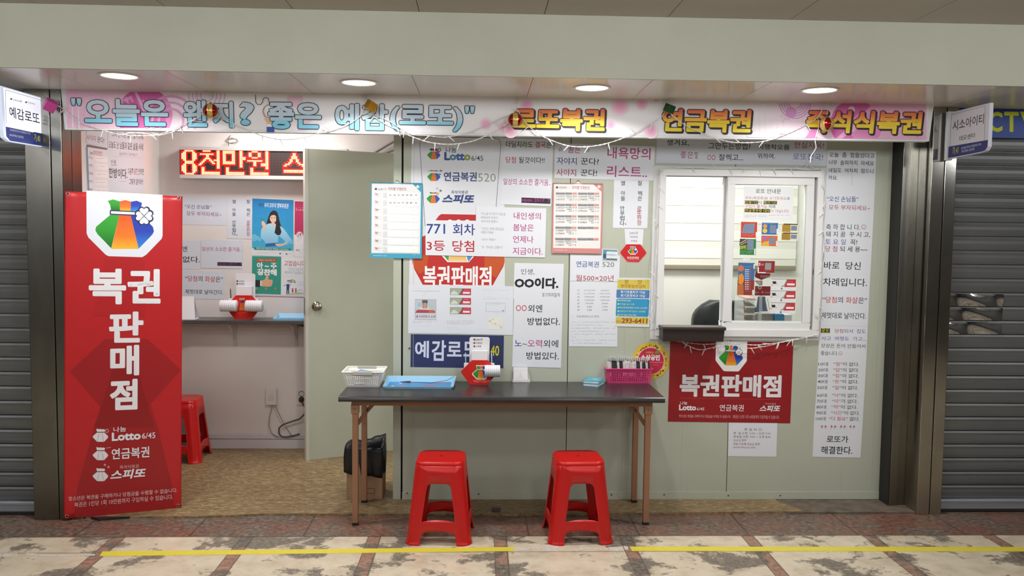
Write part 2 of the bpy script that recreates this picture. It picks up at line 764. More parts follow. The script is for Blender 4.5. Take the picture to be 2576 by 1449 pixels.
# ================================================================== SETTING
SY = -0.325                                  # front of the long sign
ZS = ony(1288, 244, SY).z                    # soffit height: the sign hangs right under it
YF = onz(1288, 193, ZS).y                    # fascia plane, the front edge of the soffit
ZC = ony(1288, 35, YF).z                     # corridor ceiling height
def floor_material():
    """cream marble slabs, narrow red granite strips, a red border course, dark worn patches"""
    t = NT('marble_floor', 0.42, 0, 0.5)
    v = t.coord()
    sp = t.n('ShaderNodeSeparateXYZ')
    t.l(v, sp.inputs[0])
    X, Y = sp.outputs[0], sp.outputs[1]
    wob = t.noise(v, 9, 5, 0.6)
    fine = t.noise(v, 38, 6, 0.65)
    big = t.noise(t.coord(scale=(1.2, 1.5, 1)), 2.6, 6, 0.62, 0.4)
    # distance to a strip every 0.662 m
    ph = t.math('FRACT', t.math('DIVIDE', t.math('ADD', X, 0.662 * 20 - 0.118 + 0.035), 0.662))
    strip = t.math('LESS_THAN', ph, 0.100)
    near = t.math('SUBTRACT', 1.0, t.math('MULTIPLY', t.math('PINGPONG', t.math('ADD', ph, -0.05), 0.5), 2.0))   # 1 at strip
    ry = t.math('FRACT', t.math('DIVIDE', t.math('ADD', Y, 0.662 * 20 + 0.585), 0.93))
    cross = t.math('LESS_THAN', ry, 0.012)
    # border course next to the shop
    band = t.math('GREATER_THAN', Y, -0.575)
    bph = t.math('FRACT', t.math('DIVIDE', t.math('ADD', X, 0.594 * 20 - 0.264), 0.594))
    bj = t.math('LESS_THAN', bph, 0.016)
    bj2 = t.math('LESS_THAN', t.math('ABSOLUTE', t.math('ADD', Y, 0.58)), 0.005)
    cream = t.ramp(wob, [(0.25, '#b8a992'), (0.5, '#d2c5ae'), (0.8, '#e0d5c1')])
    red = t.ramp(fine, [(0.28, '#4f3c34'), (0.5, '#7c584a'), (0.72, '#9a7260')])
    spots = t.math('GREATER_THAN', t.noise(v, 42, 4, 0.7), 0.655)
    red = t.mix(t.math('MULTIPLY', spots, 0.7), red, '#b9a898')
    dark = t.ramp(fine, [(0.3, '#3f3a34'), (0.5, '#665e54'), (0.7, '#8b8172')])
    # worn patches: mostly beside the joints
    wear = t.math('ADD', t.math('ADD', t.math('MULTIPLY', big, 1.0), t.math('MULTIPLY', wob, 0.35)), t.math('MULTIPLY', t.math('POWER', near, 6.0), 0.16))
    wear = t.math('ADD', wear, t.math('MULTIPLY', fine, 0.22))
    wm = t.n('ShaderNodeMapRange')
    wm.inputs[1].default_value, wm.inputs[2].default_value = 0.825, 0.885
    t.l(wear, wm.inputs[0])
    col = t.mix(t.math('MULTIPLY', wm.outputs[0], 0.9), cream, dark)
    strip_c = t.ramp(fine, [(0.28, '#6e5345'), (0.5, '#9a7765'), (0.72, '#ae8e7b')])
    worn_red = t.mix(t.math('GREATER_THAN', t.math('ADD', big, t.math('MULTIPLY', fine, 0.3)), 0.66), strip_c, dark)
    edge_ = t.math('LESS_THAN', t.math('ABSOLUTE', t.math('SUBTRACT', t.math('ABSOLUTE', t.math('ADD', ph, -0.05)), 0.05)), 0.006)
    col = t.mix(strip, col, worn_red)
    col = t.mix(t.math('MULTIPLY', edge_, 0.7), col, '#4e463c')
    col = t.mix(t.math('MULTIPLY', cross, 0.6), col, '#6a6052')
    bw = t.n('ShaderNodeMapRange')
    bw.inputs[1].default_value, bw.inputs[2].default_value = 0.52, 0.66
    t.l(t.math('ADD', t.math('ADD', t.math('MULTIPLY', big, 0.75), t.math('MULTIPLY', wob, 0.4)), t.math('MULTIPLY', t.math('LESS_THAN', X, -1.0), 0.04)), bw.inputs[0])
    bandc = t.mix(t.math('MULTIPLY', bw.outputs[0], 0.85), red, dark)
    bandc = t.mix(t.math('MULTIPLY', bj, 0.8), bandc, '#453a33')
    col = t.mix(band, col, bandc)
    col = t.mix(t.math('MULTIPLY', bj2, 0.85), col, '#3f352e')
    t.base(col)
    t.l(t.math('ADD', 0.3, t.math('MULTIPLY', wm.outputs[0], 0.35)), t.b.inputs['Roughness'])
    t.bump(fine, 0.12, 0.004)
    return t.m


struct('floor', MB().box(-6, 6.5, -9, 0.0, -0.1, 0.0, floor_material()), label='worn marble floor of the corridor with red border course')

vt = NT('vinyl_floor', 0.45, 0, 0.4)
vv = vt.coord(scale=(1, 2.3, 1))
na, nb = vt.noise(vv, 27, 6, 0.68, 0.5), vt.noise(vt.coord(scale=(1, 1.6, 1)), 3.2, 3)
vt.base(vt.mix(vt.math('MULTIPLY', nb, 0.4), vt.ramp(na, [(0.32, '#5f4c38'), (0.47, '#86714f'), (0.57, '#9a8460'), (0.72, '#cbba95')]), '#78634a'))
mv = MB()
edge = [(-2.245, -0.30), (-1.55, -0.295), (-1.20, -0.252), (0.4, -0.262), (1.83, -0.222), (1.90, -0.222), (1.80, -0.03), (1.80, 0.0), (-0.5, 0.0), (-0.5, BACK_Y), (-2.3, BACK_Y), (-2.3, -0.09), (-2.245, -0.09)]
mv.prism([(x, y, -0.02) for x, y in edge], (0, 0, 0.032), vt.m)
struct('floor_vinyl', mv, label='brown mottled sheet flooring inside the shop and along its front')
struct('floor_booth', MB().box(-0.5, 2.5, 0.0, BACK_Y, -0.1, 0.012, vt.m), label='floor inside the booth')
st = painted('sooty_threshold', '#5a5046', '#7b6f62', 14, 0.6, 0.3, 0, 0.3)
struct('trim_threshold', MB().box(1.78, 2.6, -0.235, 0.06, -0.05, 0.010, st), label='dark stone threshold at the right end of the shop front')

# ceilings
def panels(name, x0, x1, pitch, phase, y0, y1, z0, z1, m, gap=0.003):
    mb = MB()
    x = phase - pitch * math.ceil((phase - x0) / pitch)
    while x < x1:
        mb.box(x + gap / 2, x + pitch - gap / 2, y0, y1, z0, z1, m)
        x += pitch
    return mb


ceil_m = painted('corridor_ceiling_panel', '#a29a90', '#aaa298', 2, 0.4, 0.4)
struct('ceiling', panels('ceiling', -6, 6.5, 0.587, 0.29, -9, YF, ZC, ZC + 0.03, ceil_m))
struct('ceiling_void', MB().box(-6, 6.5, -9, 2.5, 2.75, 2.8, mat('#1c1a18', 0.9)))
soff_m = painted('soffit_panel', '#d6d1c6', '#dcd7cd', 2, 0.22, 0.5)
struct('ceiling_soffit', panels('ceiling_soffit', -6, 6.5, 0.575, 0.242, YF + 0.0152, 0.02, ZS, ZS + 0.02, soff_m, 0.0025), label='glossy cream soffit panels above the shop sign')
fas_m = painted('fascia_paint', '#bcbeae', '#c2c4b5', 2.5, 0.5, 0.35)
mf = MB()
mf.box(-6, 6.5, YF, YF + 0.015, ZS, ZC + 0.005, fas_m)
struct('wall_fascia', mf, label='plain sage fascia above the soffit')
struct('wall_upper', MB().box(-6, 6.5, 0.022, 0.06, ZS - 0.02, 2.76, mat('#6b675f', 0.8)))

# the shop front: sandwich panels around the sliding window
sage = painted('sage_panel', '#b5baaa', '#babfb0', 1.6, 0.42, 0.45)
WX0, WX1, WZ0, WZ1 = 1.065, 2.005, 1.02, 1.98
mw = MB()
g = 0.0022


def panel(x0, x1, z0=0.012, z1=ZS - 0.004):
    """front panel with the window cut out"""
    if x1 <= WX0 or x0 >= WX1:
        mw.box(x0 + g, x1 - g, 0.0, 0.05, z0, z1, sage)
        return
    mw.box(x0 + g, x1 - g, 0.0, 0.05, z0, WZ0, sage)
    mw.box(x0 + g, x1 - g, 0.0, 0.05, WZ1, z1, sage)
    if x0 < WX0:
        mw.box(x0 + g, WX0, 0.0, 0.05, WZ0, WZ1, sage)
    if x1 > WX1:
        mw.box(WX1, x1 - g, 0.0, 0.05, WZ0, WZ1, sage)


for a, b in ((-0.512, -0.462), (-0.455, 0.523), (0.523, 1.50), (1.50, 2.445)):
    panel(a, b)
struct('wall_front', mw, label='sage green sandwich panel front of the booth')
ml = MB()
for xr in (-0.392, 2.39, 2.20, 1.22, 0.86):
    ml.box(xr - 0.0012, xr + 0.0012, -0.0012, 0.0, 0.05, WZ0 - 0.03 if WX0 < xr < WX1 + 0.03 else 2.17, sage)
ml.box(-0.455, 2.445, -0.0035, 0.0, 0.012, 0.058, sage)
struct('trim_base', ml, 0.0008, label='low edge strip and ribs of the sage panels')
mbk = MB()
mbk.box(-0.468, -0.450, 0.012, 0.04, 0.012, ZS - 0.01, mat('#15140f', 0.9))
for xs in (0.523, 1.50):
    mbk.box(xs - 0.004, xs + 0.004, 0.012, 0.04, 0.012, 1.0, mat('#3b3a33', 0.9))
    mbk.box(xs - 0.004, xs + 0.004, 0.012, 0.04, 2.0, ZS - 0.01, mat('#3b3a33', 0.9))
mbk.box(0.519, 0.527, 0.012, 0.04, 0.012, ZS - 0.01, mat('#3b3a33', 0.9))
struct('trim_joint', mbk, label='dark joints between the panels')
msc = MB()
for x, z in ((-0.425, 0.05), (0.0, 0.045), (0.80, 0.04), (1.12, 0.04), (1.512, 0.035), (1.83, 0.035), (0.555, 0.71), (-0.415, 0.92)):
    msc.lathe((x, -0.002, z), [(0.0001, -0.003), (0.005, -0.002), (0.006, 0.003)], mat('#56554c', 0.4, 0.6), 10, 'y')
struct('trim_screw', msc, label='small screws in the panels')

# inside walls
white_l = painted('room_wall_paint', '#ddd8d4', '#e3dedb', 2.2, 0.65, 0.3)
struct('wall_back', MB().box(-2.36, 2.6, BACK_Y, BACK_Y + 0.08, -0.05, 2.7, white_l), label='white back wall of customer room and booth')
struct('wall_booth_back', MB().box(-0.45, 2.445, BACK_Y - 0.012, BACK_Y, 0.0, 2.56, painted('booth_wall_paint', '#e2e3dd', '#e6e7e1', 2.2, 0.6, 0.3)), label='white back wall of the booth')
struct('wall_left', MB().box(LEFT_X - 0.08, LEFT_X, -0.099, BACK_Y, -0.05, ZS + 0.02, white_l).box(LEFT_X - 0.08, LEFT_X, 0.07, BACK_Y, ZS, 2.7, white_l), label='white left wall of the customer room')
mp = MB()
mp.box(-0.51, -0.45, 0.05, 0.36, 0.0, 2.6, white_l)
mp.box(-0.51, -0.45, 0.36, 1.17, 2.14, 2.6, white_l)
mp.box(-0.51, -0.45, 1.165, BACK_Y, 0.0, 2.6, white_l)
struct('wall_partition', mp, label='partition between customer room and booth')
struct('wall_booth', MB().box(2.445, 2.5, 0.05, BACK_Y, -0.05, 2.6, white_l))
struct('ceiling_room', MB().box(-2.36, 2.5, 0.05, BACK_Y + 0.05, 2.56, 2.6, mat('#e4e1dc', 0.7)))
bb = MB()
base_m = mat('#d3cfd2', 0.45)
bb.box(LEFT_X, -0.51, BACK_Y - 0.016, BACK_Y, 0.0, 0.075, base_m)
bb.box(LEFT_X, -0.51, BACK_Y - 0.022, BACK_Y, 0.085, 0.118, base_m)
bb.box(LEFT_X, -0.51, BACK_Y - 0.010, BACK_Y, 0.0, 0.118, base_m)
struct('baseboard_back', bb, 0.003, label='white two step baseboard and cable duct')

# stainless jambs and pillars
def steel_material(name, r0, r1, dirt, c1='#a9a7a0', c2='#c6c4bd'):
    t = NT(name, r0, 1.0, 0.5)
    v = t.coord(scale=(1, 1, 0.35))
    n = t.noise(v, 6, 5)
    sp = t.n('ShaderNodeSeparateXYZ')
    t.l(t.coord(), sp.inputs[0])
    mr = t.n('ShaderNodeMapRange')
    mr.inputs[1].default_value, mr.inputs[2].default_value = 0.62, 0.05
    t.l(sp.outputs[2], mr.inputs[0])
    f = t.math('MULTIPLY', mr.outputs[0], t.math('ADD', 0.25, n))
    t.base(t.mix(f, t.ramp(n, [(0.3, c1), (0.7, c2)]), dirt))
    t.l(t.math('ADD', r0, t.math('MULTIPLY', f, r1)), t.b.inputs['Roughness'])
    return t.m


steel = steel_material('stainless_steel', 0.24, 0.4, '#5f5543', '#85837c', '#a09e97')
steel2 = steel_material('stainless_steel_worn', 0.12, 0.5, '#93856f')
steel3 = steel_material('steel_dark_reflection', 0.34, 0.3, '#3a332a', '#3c3c3a', '#55544f')  # dark base colour stands in for the dark reflection on the inner face
for nm, x0, xs, x1, y0, mm in (('wall_pillar_left', -2.442, -2.306, -2.247, -0.315, steel), ('wall_pillar_right', 2.545, 2.620, 2.688, -0.25, steel2)):
    m_ = MB()
    m_.box(x0, xs - 0.002, y0, 0.12, 0.0, ZS, mm)
    m_.box(xs + 0.002, x1, y0, -0.10 if nm.endswith('left') else 0.12, 0.0, ZS, mm)
    m_.box(x0 + 0.01, x1 - 0.01, y0 + 0.012, -0.105 if nm.endswith('left') else 0.11, 0.0, ZS - 0.001, mat('#1a1916', 0.8))
    struct(nm, m_, 0.003, label='polished steel pillar ' + ('left of the shop' if x0 < 0 else 'right of the shop'))
m_ = MB().box(2.447, 2.492, -0.118, 0.12, 0.0, ZS, steel)
m_.box(2.497, 2.545, -0.105, 0.12, 0.0, ZS, steel)
m_.box(2.440, 2.449, -0.112, 0.10, 0.0, ZS, mat('#1d1c19', 0.6))
struct('trim_jamb', m_, 0.002, label='steel jamb at the right edge of the sage wall')
m_ = MB().box(-2.2475, -2.2445, -0.313, -0.215, 0.0, ZS, steel3).box(-2.2475, -2.2435, -0.211, -0.101, 0.0, ZS, steel3)  # thin sheets added to carry the darkened steel
m_.box(-2.30, -2.262, -0.099, -0.075, 0.0, ZS, mat('#2b2a28', 0.5))
struct('trim_left', m_, 0.001, label='inner pillar face with its dark reflection coloured in, and a frame strip')

# corridor ends and the shops opposite (seen only as reflections in the steel)
ot = NT('shops_opposite', 0.6)
ov = ot.coord(scale=(1.1, 1, 0.9))
vor = ot.n('ShaderNodeTexVoronoi', distance='CHEBYCHEV')
vor.inputs['Scale'].default_value = 1.3
ot.l(ov, vor.inputs['Vector'])
rr = ot.n('ShaderNodeSeparateColor')
ot.l(vor.outputs['Color'], rr.inputs[0])
ot.base(ot.ramp(rr.outputs[0], [(0, '#3a3d41'), (0.25, '#5a6068'), (0.42, '#2f6a9a'), (0.55, '#b83434'), (0.66, '#9a9890'), (0.82, '#d9d4c8'), (1.0, '#46606e')], 'CONSTANT'))
struct('wall_opposite', MB().box(-6, 6.5, -9.1, -9.0, 0, 2.8, ot.m), label='shop fronts across the corridor')
struct('wall_far_left', MB().box(-6.1, -6, -9.1, 1, 0, 2.8, mat('#5d5b55', 0.6)))
struct('wall_far_right', MB().box(6.5, 6.6, -9.1, 1, 0, 2.8, mat('#5d5b55', 0.6)))
struct('wall_behind', MB().box(-6, -2.385, 0.0, 0.05, 0, ZS, mat('#3d3c39', 0.8)).box(2.69, 6.5, 0.0, 0.05, 0, ZS, mat('#3d3c39', 0.8)))

# ------------------------------------------------------------------ roller shutters of the neighbours
shut_m = painted('galvanised_slat', '#6d7071', '#787b7c', 5, 0.36, 0.5, 0.45, 0, (0.4, 1, 6))
bar_m = mat('#a9b0ba', 0.35, 0.6)


def slats(x0, x1, y, z0, z1, pitch, m):
    n = int(round((z1 - z0) / pitch))
    prof = []
    for i in range(n):
        a = z0 + i * pitch
        prof += [(0.010, a), (0.010, a + 0.0045), (-0.003, a + 0.0055), (-0.007, a + pitch * 0.25), (-0.009, a + pitch * 0.5), (-0.009, a + pitch * 0.72), (-0.012, a + pitch * 0.86), (-0.008, a + pitch - 0.001), (0.010, a + pitch - 0.0005)]
    vs = [(x, y + d, z) for d, z in prof for x in (x0, x1)]
    return MB().add(vs, [(2 * i, 2 * i + 1, 2 * i + 3, 2 * i + 2) for i in range(len(prof) - 1)], m)


def shutter(x0, x1, y, label):
    t = thing('roller_shutter', ((x0 + x1) / 2, y, 0), label, 'shutter')
    obj('slat_curtain', slats(x0, x1, y, 0.075, 0.075 + 0.081 * 27, 0.081, shut_m), t, fix=False)
    obj('bottom_bar', MB().box(x0, x1, y - 0.022, y + 0.012, 0.004, 0.022, mat('#2a2a2a', 0.7)).box(x0, x1, y - 0.026, y + 0.012, 0.02, 0.078, bar_m).box(x0, x1, y - 0.03, y + 0.012, 0.058, 0.074, bar_m), t, 0.003)
    obj('housing', MB().box(x0, x1, y - 0.02, y + 0.15, 2.262, ZS - 0.002, mat('#4a4b4b', 0.5)), t)
    return t


shutter(-5.5, -2.447, -0.215, 'closed grey roller shutter left of the red standing banner')
sr = shutter(2.692, 6.0, -0.185, 'closed grey roller shutter under the blue sign board')
mm_ = MB()
mir = mat('#c8cacc', 0.06, 1.0)
for k in range(3):
    z0 = 0.075 + 0.081 * (13 + k) - 0.081
    x1 = 3.03
    fn = lambda u, v, z0=z0: (2.70 + u * 0.33, -0.196 - 0.004 * math.sin(v * PI) - 0.004 * math.sin(u * 9 + v * 3 + k), z0 + 0.004 + v * 0.072)
    mm_.grid(fn, 18, 8, mir)
obj('mirror_patch', mm_, sr, fix=False)
mm2 = MB().box(2.692, 2.704, -0.21, -0.195, 1.07, 1.145, mat('#9fb0ae', 0.4))
obj('guide_clip', mm2, sr)

# ------------------------------------------------------------------ recessed downlights
glow = bpy.data.materials.new('downlight_lens')
glow.use_nodes = True
gb = glow.node_tree.nodes['Principled BSDF']
gb.inputs['Base Color'].default_value = (1, 1, 1, 1)
gb.inputs['Emission Color'].default_value = (1, 0.97, 0.93, 1)
gb.inputs['Emission Strength'].default_value = 9.0
names = ('over the red standing banner end of the sign', 'above the cube ornament, second along the soffit', 'above the first orange word, third along the soffit', 'over the last orange word of the sign')
for i, (px, py) in enumerate(((300, 190), (903, 207), (1489, 220), (2062, 226))):
    p = onz(px, py, ZS)
    t = thing('ceiling_downlight', (p.x, p.y, ZS - 0.003), 'lit round recessed downlight ' + names[i], 'ceiling light', 'downlights in the soffit')
    obj('trim_ring', MB().lathe((p.x, p.y, ZS), [(0.079, -0.002), (0.083, -0.006), (0.092, -0.005), (0.096, 0.0), (0.079, 0.001)], mat('#e8e6e0', 0.35), 40), t)
    obj('lens', MB().lathe((p.x, p.y, ZS), [(0.0005, -0.0055), (0.05, -0.005), (0.080, -0.002)], glow, 40), t)
    a = area('downlight_lamp', (p.x, p.y, ZS - 0.008), DOWNLIGHT_POWER, 0.15, None, (1.0, 0.98, 0.95), disk=True, spread=math.radians(150))
    a.parent = t
    a.location = (0, 0, -0.006)
# ================================================================== SIGNS AND PRINTED SHEETS
A1, A2, A3, A4 = (0, 180, 3.903), (600, 200, 3.903), (1220, 200, 3.903), (1840, 200, 3.5)
A5, A6, A7, A8 = (140, 460, 3.903), (440, 480, 4.261), (900, 430, 4.831), (1000, 700, 5.574)
B1, B2, B3, B4 = (1370, 430, 4.997), (1370, 660, 6.039), (1630, 400, 3.018), (2030, 360, 2.9)
B5, B6, B7, B8 = (2020, 800, 3.814), (1660, 840, 4.528), (840, 820, 6.038), (1260, 820, 5.855)
N0 = (0, 0, 1)
WHITE = '#e2e6ee'
DIM = '#d3d9e3'

# ---- long sign over the shop
SIGN = Surf((0, SY, 0), (0, -1, 0))
q = [(153, 222), (2350, 257), (2337, 356), (163, 326)]
sign = thing('shop_sign', (0.15, SY + 0.04, 2.15), 'long white and pink shop sign board with blue and orange lettering', 'sign')
body = Print(SIGN, q, N0, -0.001, None)
body.slab(q, '#dfe1e4', 0.05)
obj('sign_body', body.mb, sign, 0.002, fix=False)
S = Print(SIGN, [(166, 226), (2338, 260), (2326, 350), (172, 320)], N0, 0.0, '#ecebf0', 0.001, step=0.00003)
S.q = q
cb = (166, 226, 2336, 351)


def skewband(x0, x1, c, y0=226, y1=322):
    S.poly([(x0, y0 + (x0 - 166) * .0157), (x1, y0 + (x1 - 166) * .0157), (x1, y1 + (x1 - 172) * .0139), (x0 + 4 if x0 < 200 else x0, y1 + (x0 - 172) * .0139)], c)


pk = grad([(0.0, '#f0c9e0'), (1.0, '#e9b4d2')])
for i in range(26):
    x = 166 + i * 15
    a = i / 26
    skewband(x, x + 15.2, '#%02x%02x%02x' % (int(236 + 2 * a), int(190 + 42 * a), int(216 + 22 * a)))
    S.k -= 1
S.k += 1
S.circ(364, 290, 70, '#d565ad', clipbox=(172, 231, 600, 322))
S.circ(364, 290, 70, '#de8cc2', a0=-50, a1=40, clipbox=(172, 231, 600, 322))
S.poly([(338, 232), (345, 232), (388, 322), (378, 322)], '#eab6d9')
S.ring(312, 262, 9, 12, '#eaa3d0')
for x, y, r in ((318, 250, 6), (328, 246, 5), (305, 258, 5), (333, 253, 3), (360, 254, 3), (296, 250, 4)):
    S.circ(x, y, r, '#e79fce')
for cx, cy, rr in ((430, 305, (28, 36, 44, 52, 60, 68)), (520, 240, (14, 19, 24, 29, 34, 39, 44))):
    for j, r in enumerate(rr):
        if j % 2 == 0:
            S.ring(cx, cy, r, r + (6 if cx < 500 else 3), '#d9a1cf' if cx < 500 else '#d8b6d8', clipbox=(172, 234, 600, 324))
for x, y, r in ((742, 250, 20), (735, 258, 6), (746, 250, 5), (770, 296, 16), (760, 318, 14)):
    S.circ(x, y, r, '#eccbdf', clipbox=(600, 240, 900, 328))
for x, y, r in ((1222, 312, 13), (1325, 265, 14), (1270, 320, 14), (1560, 268, 20), (1615, 262, 13), (1535, 316, 12), (1638, 330, 15), (1650, 250, 6), (1285, 330, 14)):
    for f_, c_ in ((1.25, '#eddfea'), (1.1, '#eed4e4'), (0.95, '#efc9de'), (0.78, '#efbfd9'), (0.6, '#eeb4d3'), (0.4, '#edabce')):
        S.circ(x, y, r * f_, c_, clipbox=(600, 240, 1900, 350))
for i in range(30):
    x = 1880 + i * 15
    a = min(1, i / 22)
    S.poly([(x, 254 + (x - 1880) * .0155), (x + 15.2, 254 + (x - 1865) * .0155), (x + 15.2, 345 + (x - 1880) * .0138), (x, 345 + (x - 1880) * .0138)], '#%02x%02x%02x' % (int(236 - 4 * a), int(232 - 52 * a), int(238 - 26 * a)))
    S.k -= 1
S.k += 1
S.circ(2150, 312, 62, '#d465ac', clipbox=(1900, 260, 2326, 348))
S.circ(2178, 322, 40, '#e28cc4', clipbox=(1900, 260, 2326, 348))
S.poly([(2060, 300), (2085, 280), (2050, 347), (2025, 347)], '#da85bd')
S.poly([(2195, 262), (2215, 262), (2120, 348), (2104, 348)], '#e6a4d0')
S.circ(1990, 283, 14, '#d98fc6')
for j, r in enumerate((14, 20, 26, 32, 38)):
    S.ring(2000, 258, r, r + 3, '#cf9ed0', a0=0, a1=180, clipbox=(1900, 260, 2330, 349))
for x, y, r in ((1966, 292, 3), (1976, 298, 4), (1970, 306, 3), (1984, 300, 3), (2142, 276, 9), (2130, 292, 5), (2145, 324, 8)):
    S.circ(x, y, r, '#e9c3dc')
for a0 in range(-70, 70, 28):
    S.ring(2330, 320, 30, 34, '#d98cc0', a0=150 + a0 * 0.3, a1=160 + a0 * 0.3 + 40, clipbox=(1900, 262, 2325, 348))
# computer mouse held by a cartoon hand, cable curling up from it
cable = [(643, 239), (643, 256), (648, 263), (656, 263), (661, 256), (662, 249), (668, 245), (674, 247), (677, 256), (678, 272)]
S.line(cable, 1.4, '#1d2a3c')
S.poly([(663, 284), (665, 271), (672, 262), (680, 262), (688, 272), (690, 304), (686, 312), (674, 312), (667, 302)], '#e8b98f')
S.poly([(665, 280), (668, 268), (676, 264), (686, 268), (690, 284), (684, 296), (670, 296)], '#e6e8ee')
S.ring(677, 280, 15, 16.2, '#233047', n=24)
S.poly([(671, 312), (690, 312), (690, 319), (671, 319)], '#f2f3f6')
S.poly([(671, 319), (690, 319), (690, 332), (671, 332)], '#3555a8')
BLUE = grad([(0.0, '#7cc8e6'), (0.34, '#8fd3ea'), (0.36, '#b4d2e2'), (0.75, '#c1d3e2'), (1.0, '#cbd8e4')])
FIRE = grad([(0.0, '#ecd92a'), (0.42, '#eccb2a'), (0.62, '#e89a32'), (1.0, '#d4483a')])


def outlined(x0, y0, x1, y1, t, fill, ink, wd, bold=2.4, dil=1.2, shadow=0):
    for k in range(int(shadow)):
        S.text(x0 - wd + k + 1, y0 - wd + k + 1, x1 + wd + k + 1, y1 + wd + k + 1, t, ink, bold, dil + wd)
    S.text(x0 - wd, y0 - wd, x1 + wd, y1 + wd, t, ink, bold, dil + wd)
    S.text(x0, y0, x1, y1, t, fill, bold, dil)


for x0, y0, x1, y1, t in ((178, 246, 205, 266, '"'), (211, 248, 424, 318, '오늘은'), (460, 251, 521, 320, '왠'), (535, 254, 588, 322, '지'), (602, 256, 640, 316, '?'),
                          (673, 257, 809, 326, '좋은'), (842, 260, 977, 329, '예감'), (980, 263, 1165, 331, '(로또)'), (1169, 266, 1194, 286, '"')):
    small = t == '"'
    outlined(x0 + 1, y0 + 1, x1 - 1, y1 - 1, t, BLUE, '#16263e', 1.8, 2.4, 0.6 if small else 1.4)
for x0, y0, x1, y1, t in ((1290, 271, 1523, 331, '로또복권'), (1664, 273, 1891, 335, '연금복권'), (2027, 277, 2321, 338, '즉석식복권')):
    outlined(x0 + 1, y0 + 1, x1 - 1, y1 - 2, t, FIRE, '#2a1a22', 2.0, 2.4, 1.6, 3)
obj('printed_face', S.mb, sign, fix=False)

# ---- projecting shop signs hung from the pillars
LS = Surf((-2.352, 0, 0), (1, 0, 0))
ls = thing('projecting_sign', (-2.352, -0.36, 2.05), 'lit white projecting shop sign with four dark letters, upper left corner', 'sign', 'projecting signs of the arcade')
P_ = Print(LS, [(30, 150), (428, 270), (438, 745), (100, 690)], A1, 0.0, None)
P_.mb.prism([P_.surf.pt(*P_.c(p), 0) for p in ((12, 140), (430, 262), (440, 745), (95, 688), (45, 650), (30, 570))], (-0.02, 0, 0), mat('#cfdaf0', 0.25, emit=0.5))
obj('acrylic_panel', P_.mb, ls, fix=False)
P_ = Print(LS, [(30, 150), (428, 270), (438, 745), (100, 690)], A1, 0.0, None)
P_.poly([(30, 155), (426, 268), (432, 620), (56, 540)], mat('#eef3ff', 0.3, emit=0.75))
P_.poly([(56, 540), (432, 620), (436, 735), (98, 680), (62, 636)], '#3c4f9c')
P_.poly([(330, 592), (432, 612), (436, 732), (332, 714)], '#2f4090')
for a, b in (((52, 180), (62, 520)), ((52, 180), (418, 285)), ((418, 285), (424, 600))):
    P_.line([a, b], 3, '#6b7285')
P_.text(92, 374, 388, 486, '예감로또', '#1c2130', 0.8)
P_.bag(110, 268, 22, '#3a3f4a', detail=False)
P_.text(128, 272, 215, 296, 'Lotto{e}6/45', '#5b6272', 0.4)
P_.bag(257, 300, 22, '#3a3f4a', detail=False)
P_.text(272, 302, 345, 321, '연금복권', '#6b7285', 0.3)
P_.text(100, 580, 300, 602, 'BUSANSTATION UNDERGROUND', '#dfe6ff', 1)
P_.text(92, 623, 232, 645, '+SHOPPING CENTER', '#dfe6ff', 1)
P_.text(334, 612, 394, 690, '가.40', '#e8e13a', 1.5)
obj('printed_face', P_.mb, ls, fix=False)
fm = MB()
p0, p1 = LS.pt(107, 247), LS.pt(112, 372)
fm.box(-2.375, -2.343, p0.y - 0.005, p0.y + 0.018, p1.z - 0.01, p0.z + 0.015, mat('#d9dce2', 0.3))
fm.box(-2.364, -2.354, p0.y + 0.015, -0.315, (p0.z + p1.z) / 2 - 0.06, (p0.z + p1.z) / 2 + 0.06, mat('#b9bcc0', 0.3, 0.8))
obj('mounting_frame', fm, ls, 0.002)

RS = Surf((2.610, 0, 0), (-1, 0, 0))
rs = thing('projecting_sign', (2.610, -0.4, 2.05), 'white projecting shop sign with five dark letters, before the blue board', 'sign', 'projecting signs of the arcade')
P_ = Print(RS, [(1905, 300), (2275, 205), (2250, 625), (1880, 700)], A4, 0.0, None)
P_.mb.prism([P_.surf.pt(*P_.c(p), 0) for p in ((1905, 296), (2275, 205), (2258, 590), (2240, 625), (2215, 640), (1882, 706))], (0.02, 0, 0), mat('#d5d8e6', 0.3))
obj('acrylic_panel', P_.mb, rs, fix=False)
P_ = Print(RS, [(1905, 300), (2275, 205), (2250, 625), (1880, 700)], A4, 0.0, None)
P_.poly([(1915, 300), (2272, 212), (2260, 530), (1908, 592)], '#e4e3ee')
P_.poly([(1908, 592), (2258, 532), (2254, 592), (2236, 622), (2212, 634), (1902, 694)], '#3c427f')
for a, b in (((1935, 310), (2235, 232)), ((1935, 310), (1926, 588)), ((2235, 232), (2226, 536))):
    P_.line([a, b], 3, '#777b90')
P_.text(1948, 332, 2222, 422, '시소아이티', '#262a36', 0.8)
P_.text(2005, 483, 2142, 528, '데모센터', '#262a36', 0.8)
P_.text(1945, 588, 1998, 660, '가.41', '#e3cf3a', 1.2)
P_.text(2025, 576, 2200, 598, 'BUSANSTATION UNDERGROUND', '#cfd6f0', 0.8)
P_.text(2025, 612, 2140, 634, 'SHOPPING CENTER', '#cfd6f0', 0.8)
obj('printed_face', P_.mb, rs, fix=False)
fm = MB()
p0, p1 = RS.pt(*P_.c((1908, 300))), RS.pt(*P_.c((1885, 706)))
fm.box(2.602, 2.635, p0.y - 0.02, p0.y + 0.008, p1.z - 0.005, p0.z + 0.01, mat('#d9dae0', 0.3))
fm.box(2.615, 2.625, p0.y, -0.245, (p0.z + p1.z) / 2 - 0.06, (p0.z + p1.z) / 2 + 0.06, mat('#b9bcc0', 0.3, 0.8))
obj('mounting_frame', fm, rs, 0.002)

